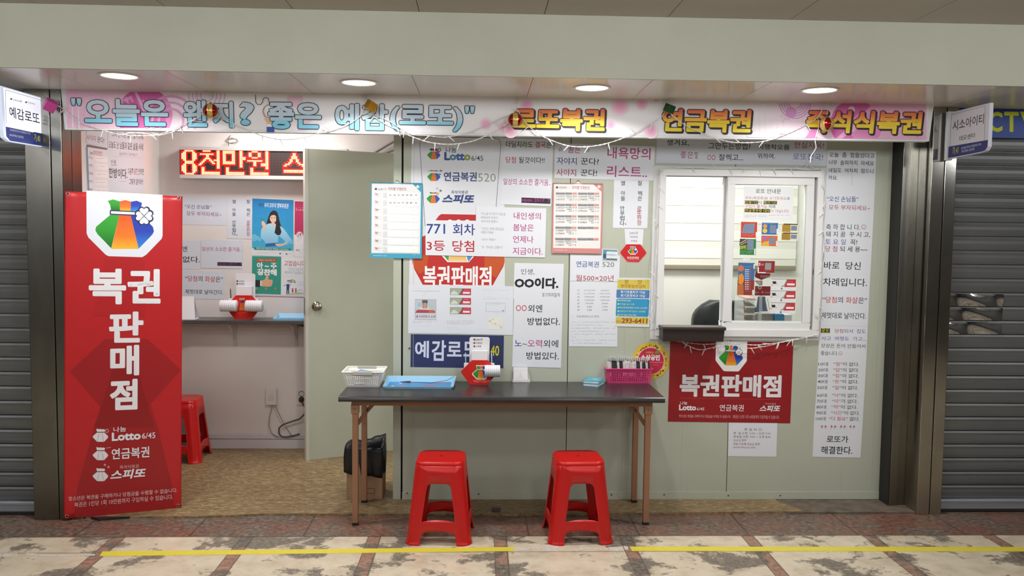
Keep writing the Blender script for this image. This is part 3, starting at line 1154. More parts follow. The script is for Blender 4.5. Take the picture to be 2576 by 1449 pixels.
# ---- neighbour's blue sign board
CS = Surf((0, -0.2222, 0), (0, -1, 0))
cs = Print(CS, [(2396, 262), (2640, 266), (2640, 353), (2396, 349)], N0, 0.0, None)
cs.mb.box(2.692, 5.0, -0.222, -0.207, 2.178, 2.372, mat('#24439a', 0.4))
cs.text(2420, 281, 2462, 332, 'C', '#ccd62e', 1.2, 1.2)
cs.text(2487, 281, 2522, 332, 'C', '#ccd62e', 1.2, 1.2)
cs.text(2526, 281, 2563, 332, 'T', '#ccd62e', 1.2, 1.2)
cs.text(2566, 281, 2612, 332, 'V', '#ccd62e', 1.2, 1.2)
cs.done('sign_board', 'blue sign board with yellow-green capitals over the shutter', 'sign')

# ---- poster helper
GREET = 'slogan sheets taped to the shop front'


def sheet(quad, cr, label, items, off=0.0012, paper=WHITE, surf=FRONT, name='paper_sheet', cat='paper sheet', group=GREET, rough=0.65):
    P = Print(surf, quad, cr, off, paper, rough=rough)
    for it in items:
        getattr(P, it[0])(*it[1:])
    return P.done(name, label, cat, group)


T = lambda *a: ('text',) + a
# tall board with the three lottery emblems
P = Print(FRONT, [(1036, 345), (1268, 347), (1270, 719), (1029, 716)], N0, 0.001, '#dfe2e9', 0.0006)
P.cr = A7
red1 = '#b8242a'
P.poly([(945, 600), (985, 545), (1015, 524), (1435, 532), (1435, 605)], red1)
for x in (1120, 1225, 1330):
    P.poly([(x - 30, 604), (x - 12, 592), (x + 12, 592), (x + 30, 604)], 'w')
P.poly([(662, 900), (700, 860), (800, 790), (870, 770), (1700, 1000), (1780, 1045), (1785, 1100), (1770, 1160), (1640, 1390), (790, 1384), (690, 1200), (664, 1110)], '#bf2a26')
P.poly([(664, 1000), (860, 1030), (830, 1210), (750, 1250), (690, 1190), (664, 1100)], '#c34f25')
P.poly([(1540, 1035), (1782, 1045), (1785, 1110), (1680, 1300), (1540, 1215)], '#c65527')
P.poly([(1020, 1030), (1420, 1030), (1350, 1110), (1090, 1108)], 'w')
P.poly([(1045, 1030), (1110, 1030), (1100, 1095)], '#4f9a4a')
P.poly([(1120, 1030), (1310, 1030), (1335, 1105), (1098, 1100)], grad([(0, '#f0d2a0'), (1, '#e6b45a')]))
P.poly([(1320, 1030), (1400, 1030), (1345, 1105)], '#4f8fc8')
P.text(795, 1155, 1625, 1420, '복권판매점', 'w', 1.6, 0.7)
P.poly([(640, 1386), (1790, 1390), (1790, 1440), (640, 1440)], '#dfe2e9')
P.cr = A2
P.line([(1780, 660), (1785, 610), (1800, 575), (1840, 562), (2500, 572), (2560, 590), (2576, 640)], 4, '#3b3f45')
P.line([(1780, 640), (1800, 960), (1832, 1440)], 4, '#3b3f45')
P.line([(2576, 640), (2555, 900), (2530, 1250)], 4, '#3b3f45')
P.bag(1918, 730, 128, gradient=False, detail=False)
P.line([(1880, 690), (1950, 692)], 10, 'n')
P.ring(1972, 690, 10, 18, '#4a5a66', n=14)
P.circ(1958, 712, 16, '#c2485a', n=14)
P.text(2035, 662, 2140, 718, '나눔', '#3f4660', 1.4)
P.text(2020, 712, 2280, 795, '{#33538f}L{#4c8aa0}o{#3b5fa0}tt{#8aa04a}o', 'b', 2.4, 1.0)
P.text(2286, 748, 2402, 798, '6/45', '#4f5664', 0.6)
P.bag(1918, 944, 128, gradient=False, detail=False)
P.line([(1860, 905), (1990, 910)], 12, '#dfe2e9')
P.line([(1860, 898), (2000, 898)], 4, '#4a5a66')
P.poly([(1980, 884), (2004, 896), (1980, 908)], '#47708a')
P.line([(1890, 930), (1985, 930)], 4, '#4a5a66')
P.poly([(1970, 920), (1992, 931), (1970, 942)], '#47708a')
P.text(2014, 908, 2340, 1000, '연금복권', '#3a4a80', 1.3, 0.3)
P.text(2352, 922, 2526, 1003, '520', '#8c9c84', -0.4)
P.bag(1912, 1160, 128, gradient=False, detail=False)
P.line([(1875, 1126), (1950, 1126)], 8, 'w')
P.star(1954, 1122, 22, '#e0b24a')
P.star(1984, 1092, 18, '#6a7078')
P.star(1950, 1070, 14, '#6a7078')
P.star(1950, 1070, 8, 'w')
P.text(2085, 1090, 2248, 1124, '즉석식복권', '#4d5878', 0.4, 0, 0.15)
P.text(1996, 1128, 2305, 1215, '스피또', '#344a80', 2.2, 0.8, 0.25)
P.done('emblem_board', 'tall white board of three striped bag emblems above half a red hexagon', 'poster')

sheet([(822, 600), (1438, 605), (1436, 1035), (824, 1024)], A7, 'white sheet with big blue 771 line over red winner line', [
    T(838, 645, 1062, 765, '771', 'b', 1.4), T(1155, 645, 1424, 782, '회차', 'b', 1.6), T(838, 848, 1060, 972, '3등', 'r', 1.6), T(1150, 846, 1415, 985, '당첨', 'r', 1.7)], 0.0042)
sheet([(1438, 432), (1872, 444), (1862, 1045), (1436, 1036)], A7, 'white sheet of small grey verse beside the blue 771 sheet', [
    T(1500, 505, 1795, 540, '어느날 와이프가 내눈을', 'e', 0.4), T(1498, 552, 1702, 585, '바라보며 조용히', 'e', 0.4), T(1498, 598, 1700, 630, '속삭이며 말했다', 'e', 0.4),
    T(1498, 686, 1780, 722, '“당신은 내게 로또같은', 'e', 0.4), T(1496, 730, 1660, 764, '사람이에요”', 'e', 0.4), T(1498, 820, 1688, 850, '“내가? 정말??”', 'e', 0.4), T(1495, 910, 1770, 945, '“응  하나도 안맞아.”', 'e', 0.4)], 0.0040)
sheet([(1872, 444), (2292, 455), (2276, 1053), (1862, 1045)], A7, 'white sheet with four magenta lines, right of the small grey verse', [
    T(1895, 505, 2225, 590, '내인생의', 'm', 0.8), T(1888, 645, 2138, 730, '봄날은', 'm', 0.8), T(1886, 788, 2135, 875, '언제나', 'm', 0.8), T(1884, 932, 2248, 1020, '지금이다.', 'm', 0.8)], 0.0038)
sheet([(185, 575), (672, 585), (662, 888), (172, 882)], A3, 'white sheet of two black lines with red words, right of the emblem board', [
    T(205, 608, 652, 670, '더딜지라도 {r}결국{k}은', 'k', 0.8), T(203, 760, 585, 822, '{r}당첨{k} 될것이다!!', 'k', 0.8)], 0.0014)
sheet([(172, 882), (662, 888), (650, 1246), (155, 1225)], A3, 'white sheet with one magenta line and dark opening date strip, on the wall outside', [
    T(180, 975, 645, 1038, '일상의 소소한 즐거움..', 'm', 0.8), ('rect', 358, 1164, 642, 1216, '#2a2438'), T(362, 1168, 636, 1212, 'open 2017. 7', '#c0408a', 0.6)], 0.002)
sheet([(685, 625), (1175, 640), (1165, 980), (680, 966)], A3, 'white sheet with two stars and three lines about dreams', [
    ('star', 740, 686, 26, 'k'), ('star', 740, 686, 17, WHITE), ('star', 1008, 690, 26, 'k'), ('star', 1008, 690, 17, WHITE), T(815, 660, 940, 722, '꿈은', 'm', 1.0),
    T(706, 765, 900, 835, '{b}자야지', 'b', 0.8), T(942, 770, 1118, 838, '꾼다?', 'k', 0.8), T(702, 878, 895, 948, '사야지', 't', 0.9), T(940, 882, 1100, 950, '꾼다!', 'k', 0.8)], 0.0014)
sheet([(1175, 640), (1668, 655), (1655, 992), (1165, 980)], A3, 'white sheet with two large magenta lines, left of the window top', [
    T(1203, 668, 1625, 782, '내욕망의', 'm', 1.0), T(1198, 850, 1592, 962, '리스트..', 'm', 1.0)], 0.0016)
P = Print(FRONT, [(874, 112), (1312, 122), (1292, 722), (858, 716)], B1, 0.0012, WHITE)
for ch, y in zip('열아들안부럽다', (124, 250, 318, 440, 505, 565, 630)):
    P.text(958 if y < 400 else 948, y, 1012 if y < 400 else 1004, y + 58, ch, 'k', 1.4)
P.circ(1018, 668, 7, 'k')
for ch, y in zip('잘찍은로또한장', (126, 254, 318, 446, 506, 566, 628)):
    P.text(1170 if y < 400 else 1162, y, 1226 if y < 400 else 1218, y + 58, ch, 'k' if y < 400 else 't', 1.2)
P.done('paper_sheet', 'white sheet with two vertical columns of brush letters, on the sage wall outside', 'paper sheet', GREET)

# three printouts under the emblem board
def printout(quad, label, items, off):
    return sheet(quad, A8, label, items, off, '#dfe4ed', name='printed_page', cat='printout', group='printouts in a row under the emblem board')


P = [('micro', 190, 98, 345, 108), ('micro', 545, 100, 590, 108), ('micro', 212, 142, 440, 152), ('rect', 208, 178, 590, 181, '#8a7f8a'), ('micro', 345, 194, 460, 216, 'e', 2), ('micro', 325, 240, 420, 250), ('micro', 322, 268, 470, 278),
     ('rect', 246, 296, 540, 582, '#8c8a98'), ('rect', 250, 300, 536, 486, '#bfc6d0'), ('rect', 250, 300, 330, 440, '#c6cbd6'),
     ('poly', [(300, 440), (330, 400), (360, 395), (420, 395), (450, 410), (470, 445)], '#dcd6d4'), ('rect', 350, 316, 418, 420, '#a88a80'), ('rect', 346, 306, 422, 350, '#5b5a60'), ('rect', 366, 345, 402, 425, '#c39a8c'),
     ('rect', 282, 345, 330, 400, '#a8c4d4'), ('rect', 440, 360, 500, 430, '#b4cac4'), ('poly', [(285, 440), (500, 445), (528, 462), (525, 486), (250, 484), (262, 460)], '#b04a5c'), ('poly', [(430, 448), (500, 446), (520, 480), (440, 484)], '#c8664a'),
     ('rect', 250, 488, 536, 578, '#d4d4de'), T(258, 516, 532, 554, '월 500만원 X 20년', '#2c2c38', 1.4),
     ('micro', 205, 598, 580, 632, 'e', 2), ('micro', 212, 666, 470, 678), ('micro', 188, 760, 505, 770), ('micro', 545, 762, 590, 770)]
printout([(155, 88), (645, 96), (637, 778), (148, 772)], 'printed page with a photo of a person behind a red banner', P, 0.0016)
P = [('micro', 690, 100, 835, 110), ('micro', 1045, 102, 1092, 110)]
for y in (142, 275, 408):
    P += [('rect', 736, y, 1030, y + 94, '#6d7468'), ('rect', 740, y + 4, 905, y + 88, '#a7b09a'), ('poly', [(745, y + 70), (790, y + 30), (840, y + 60), (850, y + 88), (742, y + 88)], '#d3d9d0'),
          ('poly', [(860, y + 94), (916, y + 2), (930, y + 2), (874, y + 94)], '#4c5450'), ('poly', [(874, y + 92), (930, y + 2), (1030, y + 4), (1028, y + 92)], '#c8344c'), ('rect', 918, y + 48, 1014, y + 76, '#e8dfe4'),
          ('micro', 924, y + 20, 1010, y + 40, '#f0dce2'), ('micro', 738, y + 106, 850, y + 122), ('micro', 985, y + 106, 1030, y + 118)]
P += [('micro', 860, 542, 915, 552), ('micro', 692, 592, 1075, 652, 'e', 4), ('micro', 692, 686, 850, 696), ('micro', 692, 712, 885, 722), ('micro', 680, 762, 995, 772)]
printout([(645, 96), (1134, 104), (1128, 786), (637, 778)], 'printed page with three red and grey ticket pictures', P, 0.0018)
P = [('micro', 1180, 104, 1330, 114), ('micro', 1195, 144, 1440, 154), ('micro', 1195, 168, 1560, 182, 'e', 1), ('micro', 1200, 200, 1350, 210), ('micro', 1195, 222, 1300, 230), ('micro', 1195, 256, 1350, 266), ('micro', 1190, 280, 1560, 300, 'e', 2),
     ('frame', 1238, 345, 1510, 472, 3, '#9aa0b0'), ('micro', 1248, 358, 1460, 374, '#5b6070'), ('micro', 1262, 386, 1420, 394), ('rect', 1470, 446, 1490, 464, '#8a8f9a'), ('micro', 1250, 460, 1390, 468),
     ('micro', 1340, 484, 1410, 494), ('rect', 1268, 548, 1478, 716, '#e9e8e4'), ('line', [(1272, 606), (1352, 560), (1300, 620), (1470, 690)], 6, '#d9cfa0'), ('line', [(1430, 560), (1450, 700)], 4, '#d5d2c6'), ('star', 1452, 690, 24, '#c9a06a'), ('star', 1452, 690, 14, '#e9e8e4'),
     ('circ', 1290, 600, 8, '#b09a50'), ('circ', 1372, 636, 6, '#6a7a9a'), ('micro', 1350, 572, 1400, 580), ('micro', 1390, 626, 1430, 634), ('micro', 1175, 766, 1500, 776)]
printout([(1134, 104), (1625, 112), (1618, 796), (1128, 786)], 'printed page with a framed box and a small map', P, 0.002)

# navy name board
sheet([(188, 785), (1492, 804), (1484, 1262), (182, 1244)], A8, 'navy board with large white shop name and yellow number', [
    T(245, 876, 440, 1118, '예', '#d9def0', 1.5, 0.6), T(478, 868, 680, 1158, '감', '#d9def0', 1.5, 0.6), T(695, 890, 900, 1098, '로', '#d9def0', 1.5, 0.6), T(925, 890, 1130, 1098, '또', '#d9def0', 1.5, 0.6),
    T(1185, 950, 1290, 1090, '가-', '#dcd83a', 1.2), T(1305, 942, 1425, 1090, '40', '#dcd83a', 1.6)], 0.001, '#2b3560', name='name_board', cat='sign', group=None, rough=0.5)
# three slogans one under another
sheet([(1905, 1118), (2505, 1130), (2490, 1560), (1890, 1552)], A7, 'white sheet with one thick black brush line and small note below', [
    T(1982, 1190, 2148, 1262, '인생,', '#3a3f4c', 0.1), T(1905, 1295, 2440, 1430, 'OO이다.', 'k', 2.0, 1.0), T(2240, 1482, 2458, 1532, '포기하지말자', '#3a3f4c', 0.5)], 0.0012)
sheet([(1634, 285), (2318, 290), (2305, 768), (1622, 762)], A8, 'white sheet starting with two red rings, in a column of slogans', [
    ('text', 1660, 375, 1812, 462, 'OO', '#c8485a', 0.6), T(1830, 372, 2030, 476, '외엔', 'k', 1.1), T(1822, 552, 2278, 660, '방법없다.', 'k', 1.1)], 0.0014)
sheet([(1622, 762), (2305, 768), (2292, 1256), (1606, 1240)], A8, 'white sheet with blue and pink letters, lowest in a column of slogans', [
    T(1642, 862, 2252, 968, '{b}노{g}~{m}오{m}력{k}외에', 'k', 0.9), T(1806, 1035, 2262, 1142, '방법있다.', 'k', 1.1)], 0.0016)

# pension lottery sheets
sheet([(326, 1050), (948, 1062), (936, 1390), (320, 1382)], B1, 'white sheet headed blue and green with red sum below the pink calendar', [
    T(398, 1135, 682, 1212, '연금복권', '#2f5590', 1.0), T(726, 1146, 876, 1208, '520', '#6b8070', 0.6), T(392, 1308, 868, 1386, '월500×20년', 't', 0.8)], 0.0012)
it = []
rows = [('1등', '1/3,150,000', '월500만원×20년'), ('2등', '1/1,575,000', '100,000,000'), ('3등', '1/900,000', '10,000,000'), ('4등', '1/100,000', '1,000,000'), ('5등', '1/5,000', '20,000'), ('6등', '1/50', '2,000'), ('7등', '1/5', '1,000')]
for i, (a, b, c) in enumerate(rows):
    y = 415 + i * 49.5
    wb, wc = 6.5 * len(b) + 12, 6.5 * len(c) + 8
    ink = '#6d7380' if i < 2 else '#3d434e'
    it += [T(498, y, 528, y + 24, a, ink, 0.8), T(684 - wb, y, 684 + wb, y + 24, b, ink, 0.6), T(918 - wc * (0.85 if i == 0 else 1), y, 918 + wc * (0.85 if i == 0 else 1), y + 24, c, ink, 0.6)]
sheet([(385, 288), (1115, 300), (1108, 758), (374, 748)], B2, 'white sheet with a seven row prize table', it, 0.0014)
it = [('circ', 430, 822, 5, 'e'), T(484, 805, 825, 840, '연금복권520의 특징', '#5b616c', 0.2)]
for y, x1 in ((902, 1062), (948, 878), (994, 1082), (1040, 902), (1086, 1082), (1132, 520), (1178, 1082), (1222, 942)):
    it.append(('micro', 398, y, x1, y + 22, '#8a909b', 1, 0.8))
sheet([(374, 748), (1108, 758), (1104, 1282), (370, 1276)], B2, 'white sheet of dense small grey text under the prize table', it, 0.0016)
sheet([(720, 978), (924, 984), (918, 1134), (716, 1126)], B1, 'tiny picture card with blue border at the pink calendar corner', [
    ('rect', 734, 990, 912, 1122, '#7d98a8'), ('poly', [(734, 990), (800, 990), (740, 1060)], '#5b94a8'), ('rect', 778, 1015, 912, 1100, '#dfe8ee'), T(782, 1042, 905, 1068, '연금복권520', '#47607a', 0.4), ('micro', 835, 1090, 880, 1098), ('rect', 734, 1040, 772, 1098, '#3f5a78'), ('rect', 778, 1104, 912, 1122, '#5f686c')], 0.003, '#dce4ea', name='picture_card', cat='card', group=None)
# white tab and red hexagon sticker
P = Print(FRONT, [(1005, 728), (1245, 734), (1232, 930), (1018, 926)], B1, 0.0012, '#e4e6ee')
P.text(1070, 760, 1175, 796, 'Lotto{e}6/45', '#4a5060', 1)
P.text(1072, 816, 1172, 842, '연금복권', '#4a5060', 0.8)
P.text(1078, 868, 1162, 894, '스피또', '#4a5060', 1.6, 0, 0.2)
hexa_ = [(1030, 920), (1205, 922), (1282, 1022), (1280, 1040), (1182, 1150), (1038, 1144), (950, 1035), (952, 1015)]
P.k += 2
P.poly(hexa_, '#e06a70')
P.poly([(1115 + (x - 1115) * .97, 1034 + (y - 1034) * .96) for x, y in hexa_], '#c8161e')
P.bag(1110, 1002, 108, outline='w')
P.text(1038, 1076, 1184, 1112, '복권판매점', 'w', 2.2)
P.micro(1030, 1120, 1190, 1136, '#e8a0a4', 2)
P.done('hexagon_sticker', 'red hexagon sticker with striped bag emblem hanging from a white tab', 'sticker')
# property flyer
P = Print(FRONT, [(1108, 232), (1614, 240), (1590, 984), (1066, 972)], B2, 0.0032, '#dfe3ea')
P.poly([(1112, 262), (1602, 264), (1592, 410), (1104, 400)], '#d3c04e')
P.text(1214, 264, 1278, 328, '분', '#a85a2a', 1.2)
P.text(1412, 266, 1478, 330, '양', '#a85a2a', 1.2)
P.text(1156, 338, 1530, 392, '명지중심상업지', '#9a5a30', 1.2)
P.rect(1092, 416, 1592, 544, '#4f80b8', 16)
P.text(1155, 430, 1522, 474, '투기과열지구 아님', 'w', 1.4)
P.text(1155, 486, 1522, 530, '투기조정지구 아님', 'w', 1.4)
P.rect(1086, 554, 1586, 824, '#2f96c8', 26)
for y, x1, t in ((565, 1310, '◆전매제한없음'), (620, 1365, '◆수익율 12% 이상'), (676, 1562, '◆부산진해경제자유구역 1000만평'), (730, 1528, '◆유동인구+주거인구 = 25만명'), (786, 1390, '◆각종 세금 무대 혜택')):
    P.text(1104, y, x1, y + 30, t, '#d6e08a', 1)
P.poly([(1084, 832), (1582, 838), (1576, 942), (1080, 932)], '#d3c04e')
P.text(1084, 882, 1166, 922, '051)', '#8a5038', 1.2)
P.text(1172, 850, 1562, 926, '293-6411', '#a04a30', 1.8, 0.4)
P.done('property_flyer', 'yellow and blue property flyer with phone number, left of the window', 'flyer')
# round sticker
P = Print(FRONT, [(1591, 862), (1684, 863), (1684, 954), (1591, 953)], N0, 0.0014, None)
P.circ(1637, 908, 46.5, '#ddb93a', n=48)
for k in range(46):
    a = 2 * PI * k / 46 + rnd.uniform(-.03, .03)
    r = rnd.uniform(36, 40)
    P.circ(1637 + r * math.cos(a), 908 + r * math.sin(a), rnd.uniform(1.0, 2.8), rnd.choice(['#5a3a26', '#e6d8c0', '#8a5a2a', '#4a3a30', '#c24a3a']), n=6)
P.circ(1637, 908, 34, '#efe0e0', n=40)
P.circ(1637, 908, 33, '#c82448', n=40)
P.text(1624, 884, 1643, 890, '우리동네', '#e8b84a', 1.6)
P.text(1612, 892, 1660, 907, '소상공인', 'w', 1.3, 0.6)
P.poly([(1646, 888), (1652, 882), (1661, 882), (1659, 888), (1650, 890)], '#7a9a3a')
P.rect(1606, 911, 1668, 912, '#eca8b4')
P.micro(1620, 917, 1656, 928, '#eca8b4', 2)
P.done('round_sticker', 'round yellow and crimson sticker behind the pink basket', 'sticker')

# red board under the window
P = Print(FRONT, [(118, 82), (1522, 92), (1484, 1018), (90, 998)], B6, 0.0016, '#94131c', rough=0.4)
P.poly([(640, 84), (996, 88), (990, 305), (982, 320), (905, 420), (890, 428), (735, 425), (720, 415), (640, 310), (634, 295)], 'w')
P.bag(811, 248, 272)
P.text(225, 464, 1385, 720, '복권판매점', '#e9e9ee', 2.2, 1.3)
P.rect(222, 738, 1362, 741, '#c05058')
P.text(232, 768, 312, 806, '나눔', '#e9e9ee', 1.2)
P.text(218, 805, 414, 872, 'Lotto', '#e9e9ee', 2.4, 0.6)
P.text(420, 838, 508, 872, '6/45', '#e9e9ee', 0.6)
P.text(680, 806, 955, 880, '연금복권', '#e9e9ee', 1.0)
P.text(1200, 786, 1322, 808, '즉석식복권', '#d8a8ac', 0.6)
P.text(1132, 812, 1362, 886, '스피또', '#e9e9ee', 2.2, 0.4, 0.25)
P.text(218, 922, 808, 956, '청소년은 복권을 구매하거나 당첨금을 수령할 수 없습니다.', '#dba8ae', 0.8)
P.text(832, 926, 1362, 966, '복권은 1인당 1회 10만원까지 구입하실 수 있습니다.', '#dba8ae', 0.8)
P.done('lottery_board', 'wide red board with striped bag emblem under the window', 'sign')
sheet([(782, 1012), (1338, 1016), (1326, 1400), (776, 1392)], B6, 'white opening hours notice below the red board', [
    T(958, 1074, 1162, 1104, '영 업 시 간', '#2f3a66', 0.8), T(838, 1118, 1262, 1146, '평  일 오전  9:00 ~ 오후 9:00', 'k', 0.6), T(838, 1156, 1262, 1186, '토요일 오전  9:00 ~ 오후 8:00', 'k', 0.6),
    T(838, 1196, 984, 1226, '{t}일요일{k} 휴무', 'k', 0.6), T(836, 1240, 1140, 1270, '{t}매월 두번째 화요일{k} 휴무', 'k', 0.6), T(834, 1284, 1090, 1308, '(부산역 지하도상가 휴무)', 'k', 0.6)], 0.0012)

# sheets above the window
sheet([(1690, 580), (2120, 590), (2118, 830), (1680, 818)], A3, 'white sheet with one black line then a red line, left end above window', [
    T(1785, 588, 2005, 652, '생겨요,', 'k', 1.0), T(1918, 708, 2112, 776, '좋은일', 't', 0.6)], 0.0012, DIM)
P = Print(FRONT, [(1758, 350), (1897, 353), (1894, 414), (1754, 412)], N0, 0.0014, DIM)
P.text(1782, 359, 1888, 376, '그만두는방법?', 'k', 1.0)
P.text(1779, 389, 1800, 403, 'OO', '#c06070', 0.6)
P.text(1808, 388, 1870, 404, '잘찍고...', 'k', 1.0)
P.done('paper_sheet', 'white sheet with a black question over small red rings, above window', 'paper sheet', GREET)
sheet([(200, 540), (518, 548), (512, 752), (190, 745)], A4, 'white sheet of two plain black lines, third along above the window', [
    T(232, 570, 512, 618, '시행착오를', 'k', 1.0), T(230, 650, 384, 698, '위하여.', 'k', 1.0)], 0.0012, DIM)
sheet([(518, 542), (842, 548), (836, 762), (512, 752)], A4, 'white sheet of red over violet exclamations, right end above window', [
    T(552, 550, 814, 606, '현실지옥!', 't', 0.6), T(542, 652, 806, 710, '로또천국!', 'p', 0.1)], 0.0014, DIM)

# column of sheets right of the window
CR = B4
sheet([(150, 50), (506, 60), (496, 312), (138, 304)], CR, 'topmost sheet of the right column, four spaced black lines', [
    T(163, 70, 492, 106, '오늘  좀  힘들었다고', 'k', 1), T(160, 126, 488, 162, '너무  슬퍼하지  마세요', 'k', 1), T(158, 184, 486, 218, '내일도  어차피  힘드니', 'k', 1), T(156, 236, 224, 268, '까요.', 'k', 1)], 0.0012)
sheet([(138, 304), (496, 312), (484, 566), (126, 560)], CR, 'sheet with quoted blue line over red line, second in the right column', [
    T(144, 388, 376, 428, '“오신 손님들”', 'b', 0.8), T(160, 452, 462, 490, '모두 부자되세요~', 't', 0.6)], 0.0014)
P = Print(FRONT, [(126, 560), (484, 566), (470, 826), (112, 820)], CR, 0.0016, WHITE)
for y, x0, x1, t in ((592, 140, 388, '축 하 합 니 다.'), (646, 138, 460, '돼 지 꿈  꾸 시 고,'), (700, 134, 366, '{p}토 요 일  {k}꼭!'), (752, 134, 442, '{t}당 첨 {k}되 세 용~~')):
    P.text(x0, y, x1, y + 42, t, '#3a3d48', 0.8)
P.smile(414, 612, 18)
P.done('paper_sheet', 'sheet with a smiling face beside four lines, third in the right column', 'paper sheet', GREET)
sheet([(112, 820), (470, 826), (456, 1082), (100, 1074)], CR, 'sheet of two large black lines, fourth in the right column', [
    T(124, 866, 392, 922, '바로  당신', 'k', 0.9), T(118, 986, 438, 1044, '차례입니다.', 'k', 0.9)], 0.0014)
sheet([(100, 1074), (456, 1082), (444, 1336), (88, 1330)], CR, 'sheet with large red quoted words and a black line, fifth in the right column', [
    T(112, 1122, 438, 1168, '“{#c0404e}당첨{k}의 {#c0404e}화살{k}은”', 'k', 0.9), T(106, 1236, 430, 1282, '제멋대로 날아간다.', 'k', 0.8)], 0.0016)
P = Print(FRONT, [(158, 72), (622, 80), (608, 405), (146, 398)], B5, 0.0018, WHITE)
P.rect(172, 100, 258, 144, '#26241e')
P.text(178, 104, 252, 140, '로또', '#d8c83a', 1)
for y, x0, x1, t in ((106, 306, 602, '{t}당첨{p}되서  {p}집도'), (178, 176, 604, '{p}사고  여행도  가고...'), (248, 172, 598, '상상은 돈이 안들어서'), (318, 170, 336, '좋습니다.')):
    P.text(x0, y, x1, y + 40, t, '#4a4c58', 0.7)
P.smile(360, 338, 18)
P.done('paper_sheet', 'sheet starting with a yellow on black word, in the right column', 'paper sheet', GREET)
for q_, ys, rows_, lab in (([(146, 398), (608, 405), (590, 714), (128, 706)], (424, 480, 536, 592, 650), (('10대', '철', '이'), ('20대', '답', '이'), ('30대', '집', '이'), ('40대', '돈', '이'), ('50대', '일', '이')), 'sheet listing ages ten to fifty in the right column'),
                           ([(128, 706), (590, 714), (572, 1018), (106, 1010)], (724, 780, 836, 892, 948), (('60대', '낙', '이'), ('70대', '이', '가'), ('80대', '막', '이'), ('90대', '시간', '이'), ('100대', '다 필요', '')), 'sheet listing ages sixty to hundred in the right column')):
    P = Print(FRONT, q_, B5, 0.0016, WHITE)
    for y, (a, b, c) in zip(ys, rows_):
        d = (y - 424) * -0.045
        wide = len(b) > 1
        P.text(148 + d, y, 240 + d, y + 36, a, '#3d4664', 0.6)
        P.text((272 if len(a) > 3 else 292) + d, y, (565 if wide else 540) + d, y + 38, '“{#c05060}%s{k}”%s 없다.' % (b, c), '#2c2e38', 0.7)
    P.done('paper_sheet', lab, 'paper sheet', GREET)
P = Print(FRONT, [(106, 1010), (572, 1018), (552, 1340), (92, 1332)], B5, 0.0014, WHITE)
for x in (182, 216, 274, 308, 366, 400, 456, 490):
    P.line([(x, 1030), (x - 2, 1062)], 4, 't')
    P.poly([(x - 15, 1050), (x + 1, 1028), (x + 16, 1052), (x + 1, 1042)], 't')
P.text(228, 1130, 434, 1196, '로또가', 'k', 1.2)
P.text(174, 1232, 474, 1306, '해결한다.', 'k', 1.2)
P.done('paper_sheet', 'bottom sheet of the right column with a row of red arrows', 'paper sheet', GREET)

# ---- result calendars hung on hooks
def calendar(quad, cr, edge, label, off, red, rows_fn, hook, corner):
    c0 = Print(FRONT, quad, cr, off, edge, 0.005)
    root = thing('wall_calendar', sum((FRONT.pt(*c0.c(p)) for p in quad), Vector()) / 4, label, 'calendar', 'hanging result calendars')
    rows_fn(c0)
    obj('printed_page', c0.mb, root, fix=False)
    sp = MB()
    a, b = FRONT.pt(*c0.c(quad[0]), off + 0.003), FRONT.pt(*c0.c(quad[1]), off + 0.003)
    n = 40
    for i in range(n):
        if abs(i - n / 2 + 0.5) < 3:
            continue
        p = a.lerp(b, (i + 0.5) / n)
        ring = [p + Vector((0, 0.004 * math.cos(t), 0.004 * math.sin(t) - 0.002)) for t in [2 * PI * k / 7 for k in range(8)]]
        sp.tube(ring, 0.0008, mat('#5c6168', 0.3, 0.8), 4, False)
    obj('spiral_binding', sp, root, fix=False)
    h = FRONT.pt(*c0.c(hook), 0.006)
    hm = MB().tube([h + Vector((-0.018, 0.002, -0.022)), h + Vector((-0.004, 0, 0.0)), h + Vector((0.002, 0, 0.003)), h + Vector((0.006, 0, -0.002)), h + Vector((0.018, 0.002, -0.022))], 0.0012, mat('#4a4a4a', 0.3, 0.8), 6)
    hm.lathe((h.x, h.y, h.z - 0.018), [(0.0003, -0.004), (0.013, -0.003), (0.014, 0.003)], mat('#e4e2dc', 0.4), 16, 'y')
    obj('hanger', hm, root, fix=False)
    return root


def blue_page(P):
    P.poly([(172, 152), (668, 158), (768, 262), (756, 1006), (166, 998)], '#e6e9ec')
    P.bag(728, 190, 42, 'w', detail=False)
    P.bag(220, 218, 34, '#4a4440', detail=False)
    P.text(248, 202, 356, 236, '{#5a6a80}Lott{l}6/45', '#5a6a80', 0.8)
    P.text(370, 200, 592, 238, '회차별 당첨번호', 't', 0.8)
    for i in range(8):
        y = 262 + i * 94.2
        P.rect(306, y + 2, 354, y + 70, '#d9dcdf', 8)
        P.rect(362, y, 738, y + 72, '#f4f5f5', 26)
        P.text(206, y + 6, 248, y + 36, str(782 + i), '#b04a58', 0.5)
        P.micro(254, y + 14, 282, y + 30, '#6a6a72')
        P.micro(206, y + 42, 282, y + 52, '#8a8a92')
        P.circ(340, y + 22, 3, '#7a7a80', n=6)
        P.circ(340, y + 46, 3, '#7a7a80', n=6)
        P.circ(674, y + 36, 4, '#7a7a80', n=6)
    for y, nums in ((282, '06 18 31 34 38 45 20'), (376, '14 15 16 17 38 45 36')):
        for x, t in zip((380, 432, 484, 534, 584, 632, 694), nums.split()):
            P.text(x, y, x + 26, y + 22, t, '#60646c', 0.1, 0, 0.15)
    P.text(188, 1018, 350, 1036, 'www.nlotto.co.kr', '#cfeaf4', 0.8)
    P.micro(672, 1016, 748, 1036, '#cfeaf4')
    P.micro(190, 1042, 480, 1048, '#a8d8ea')


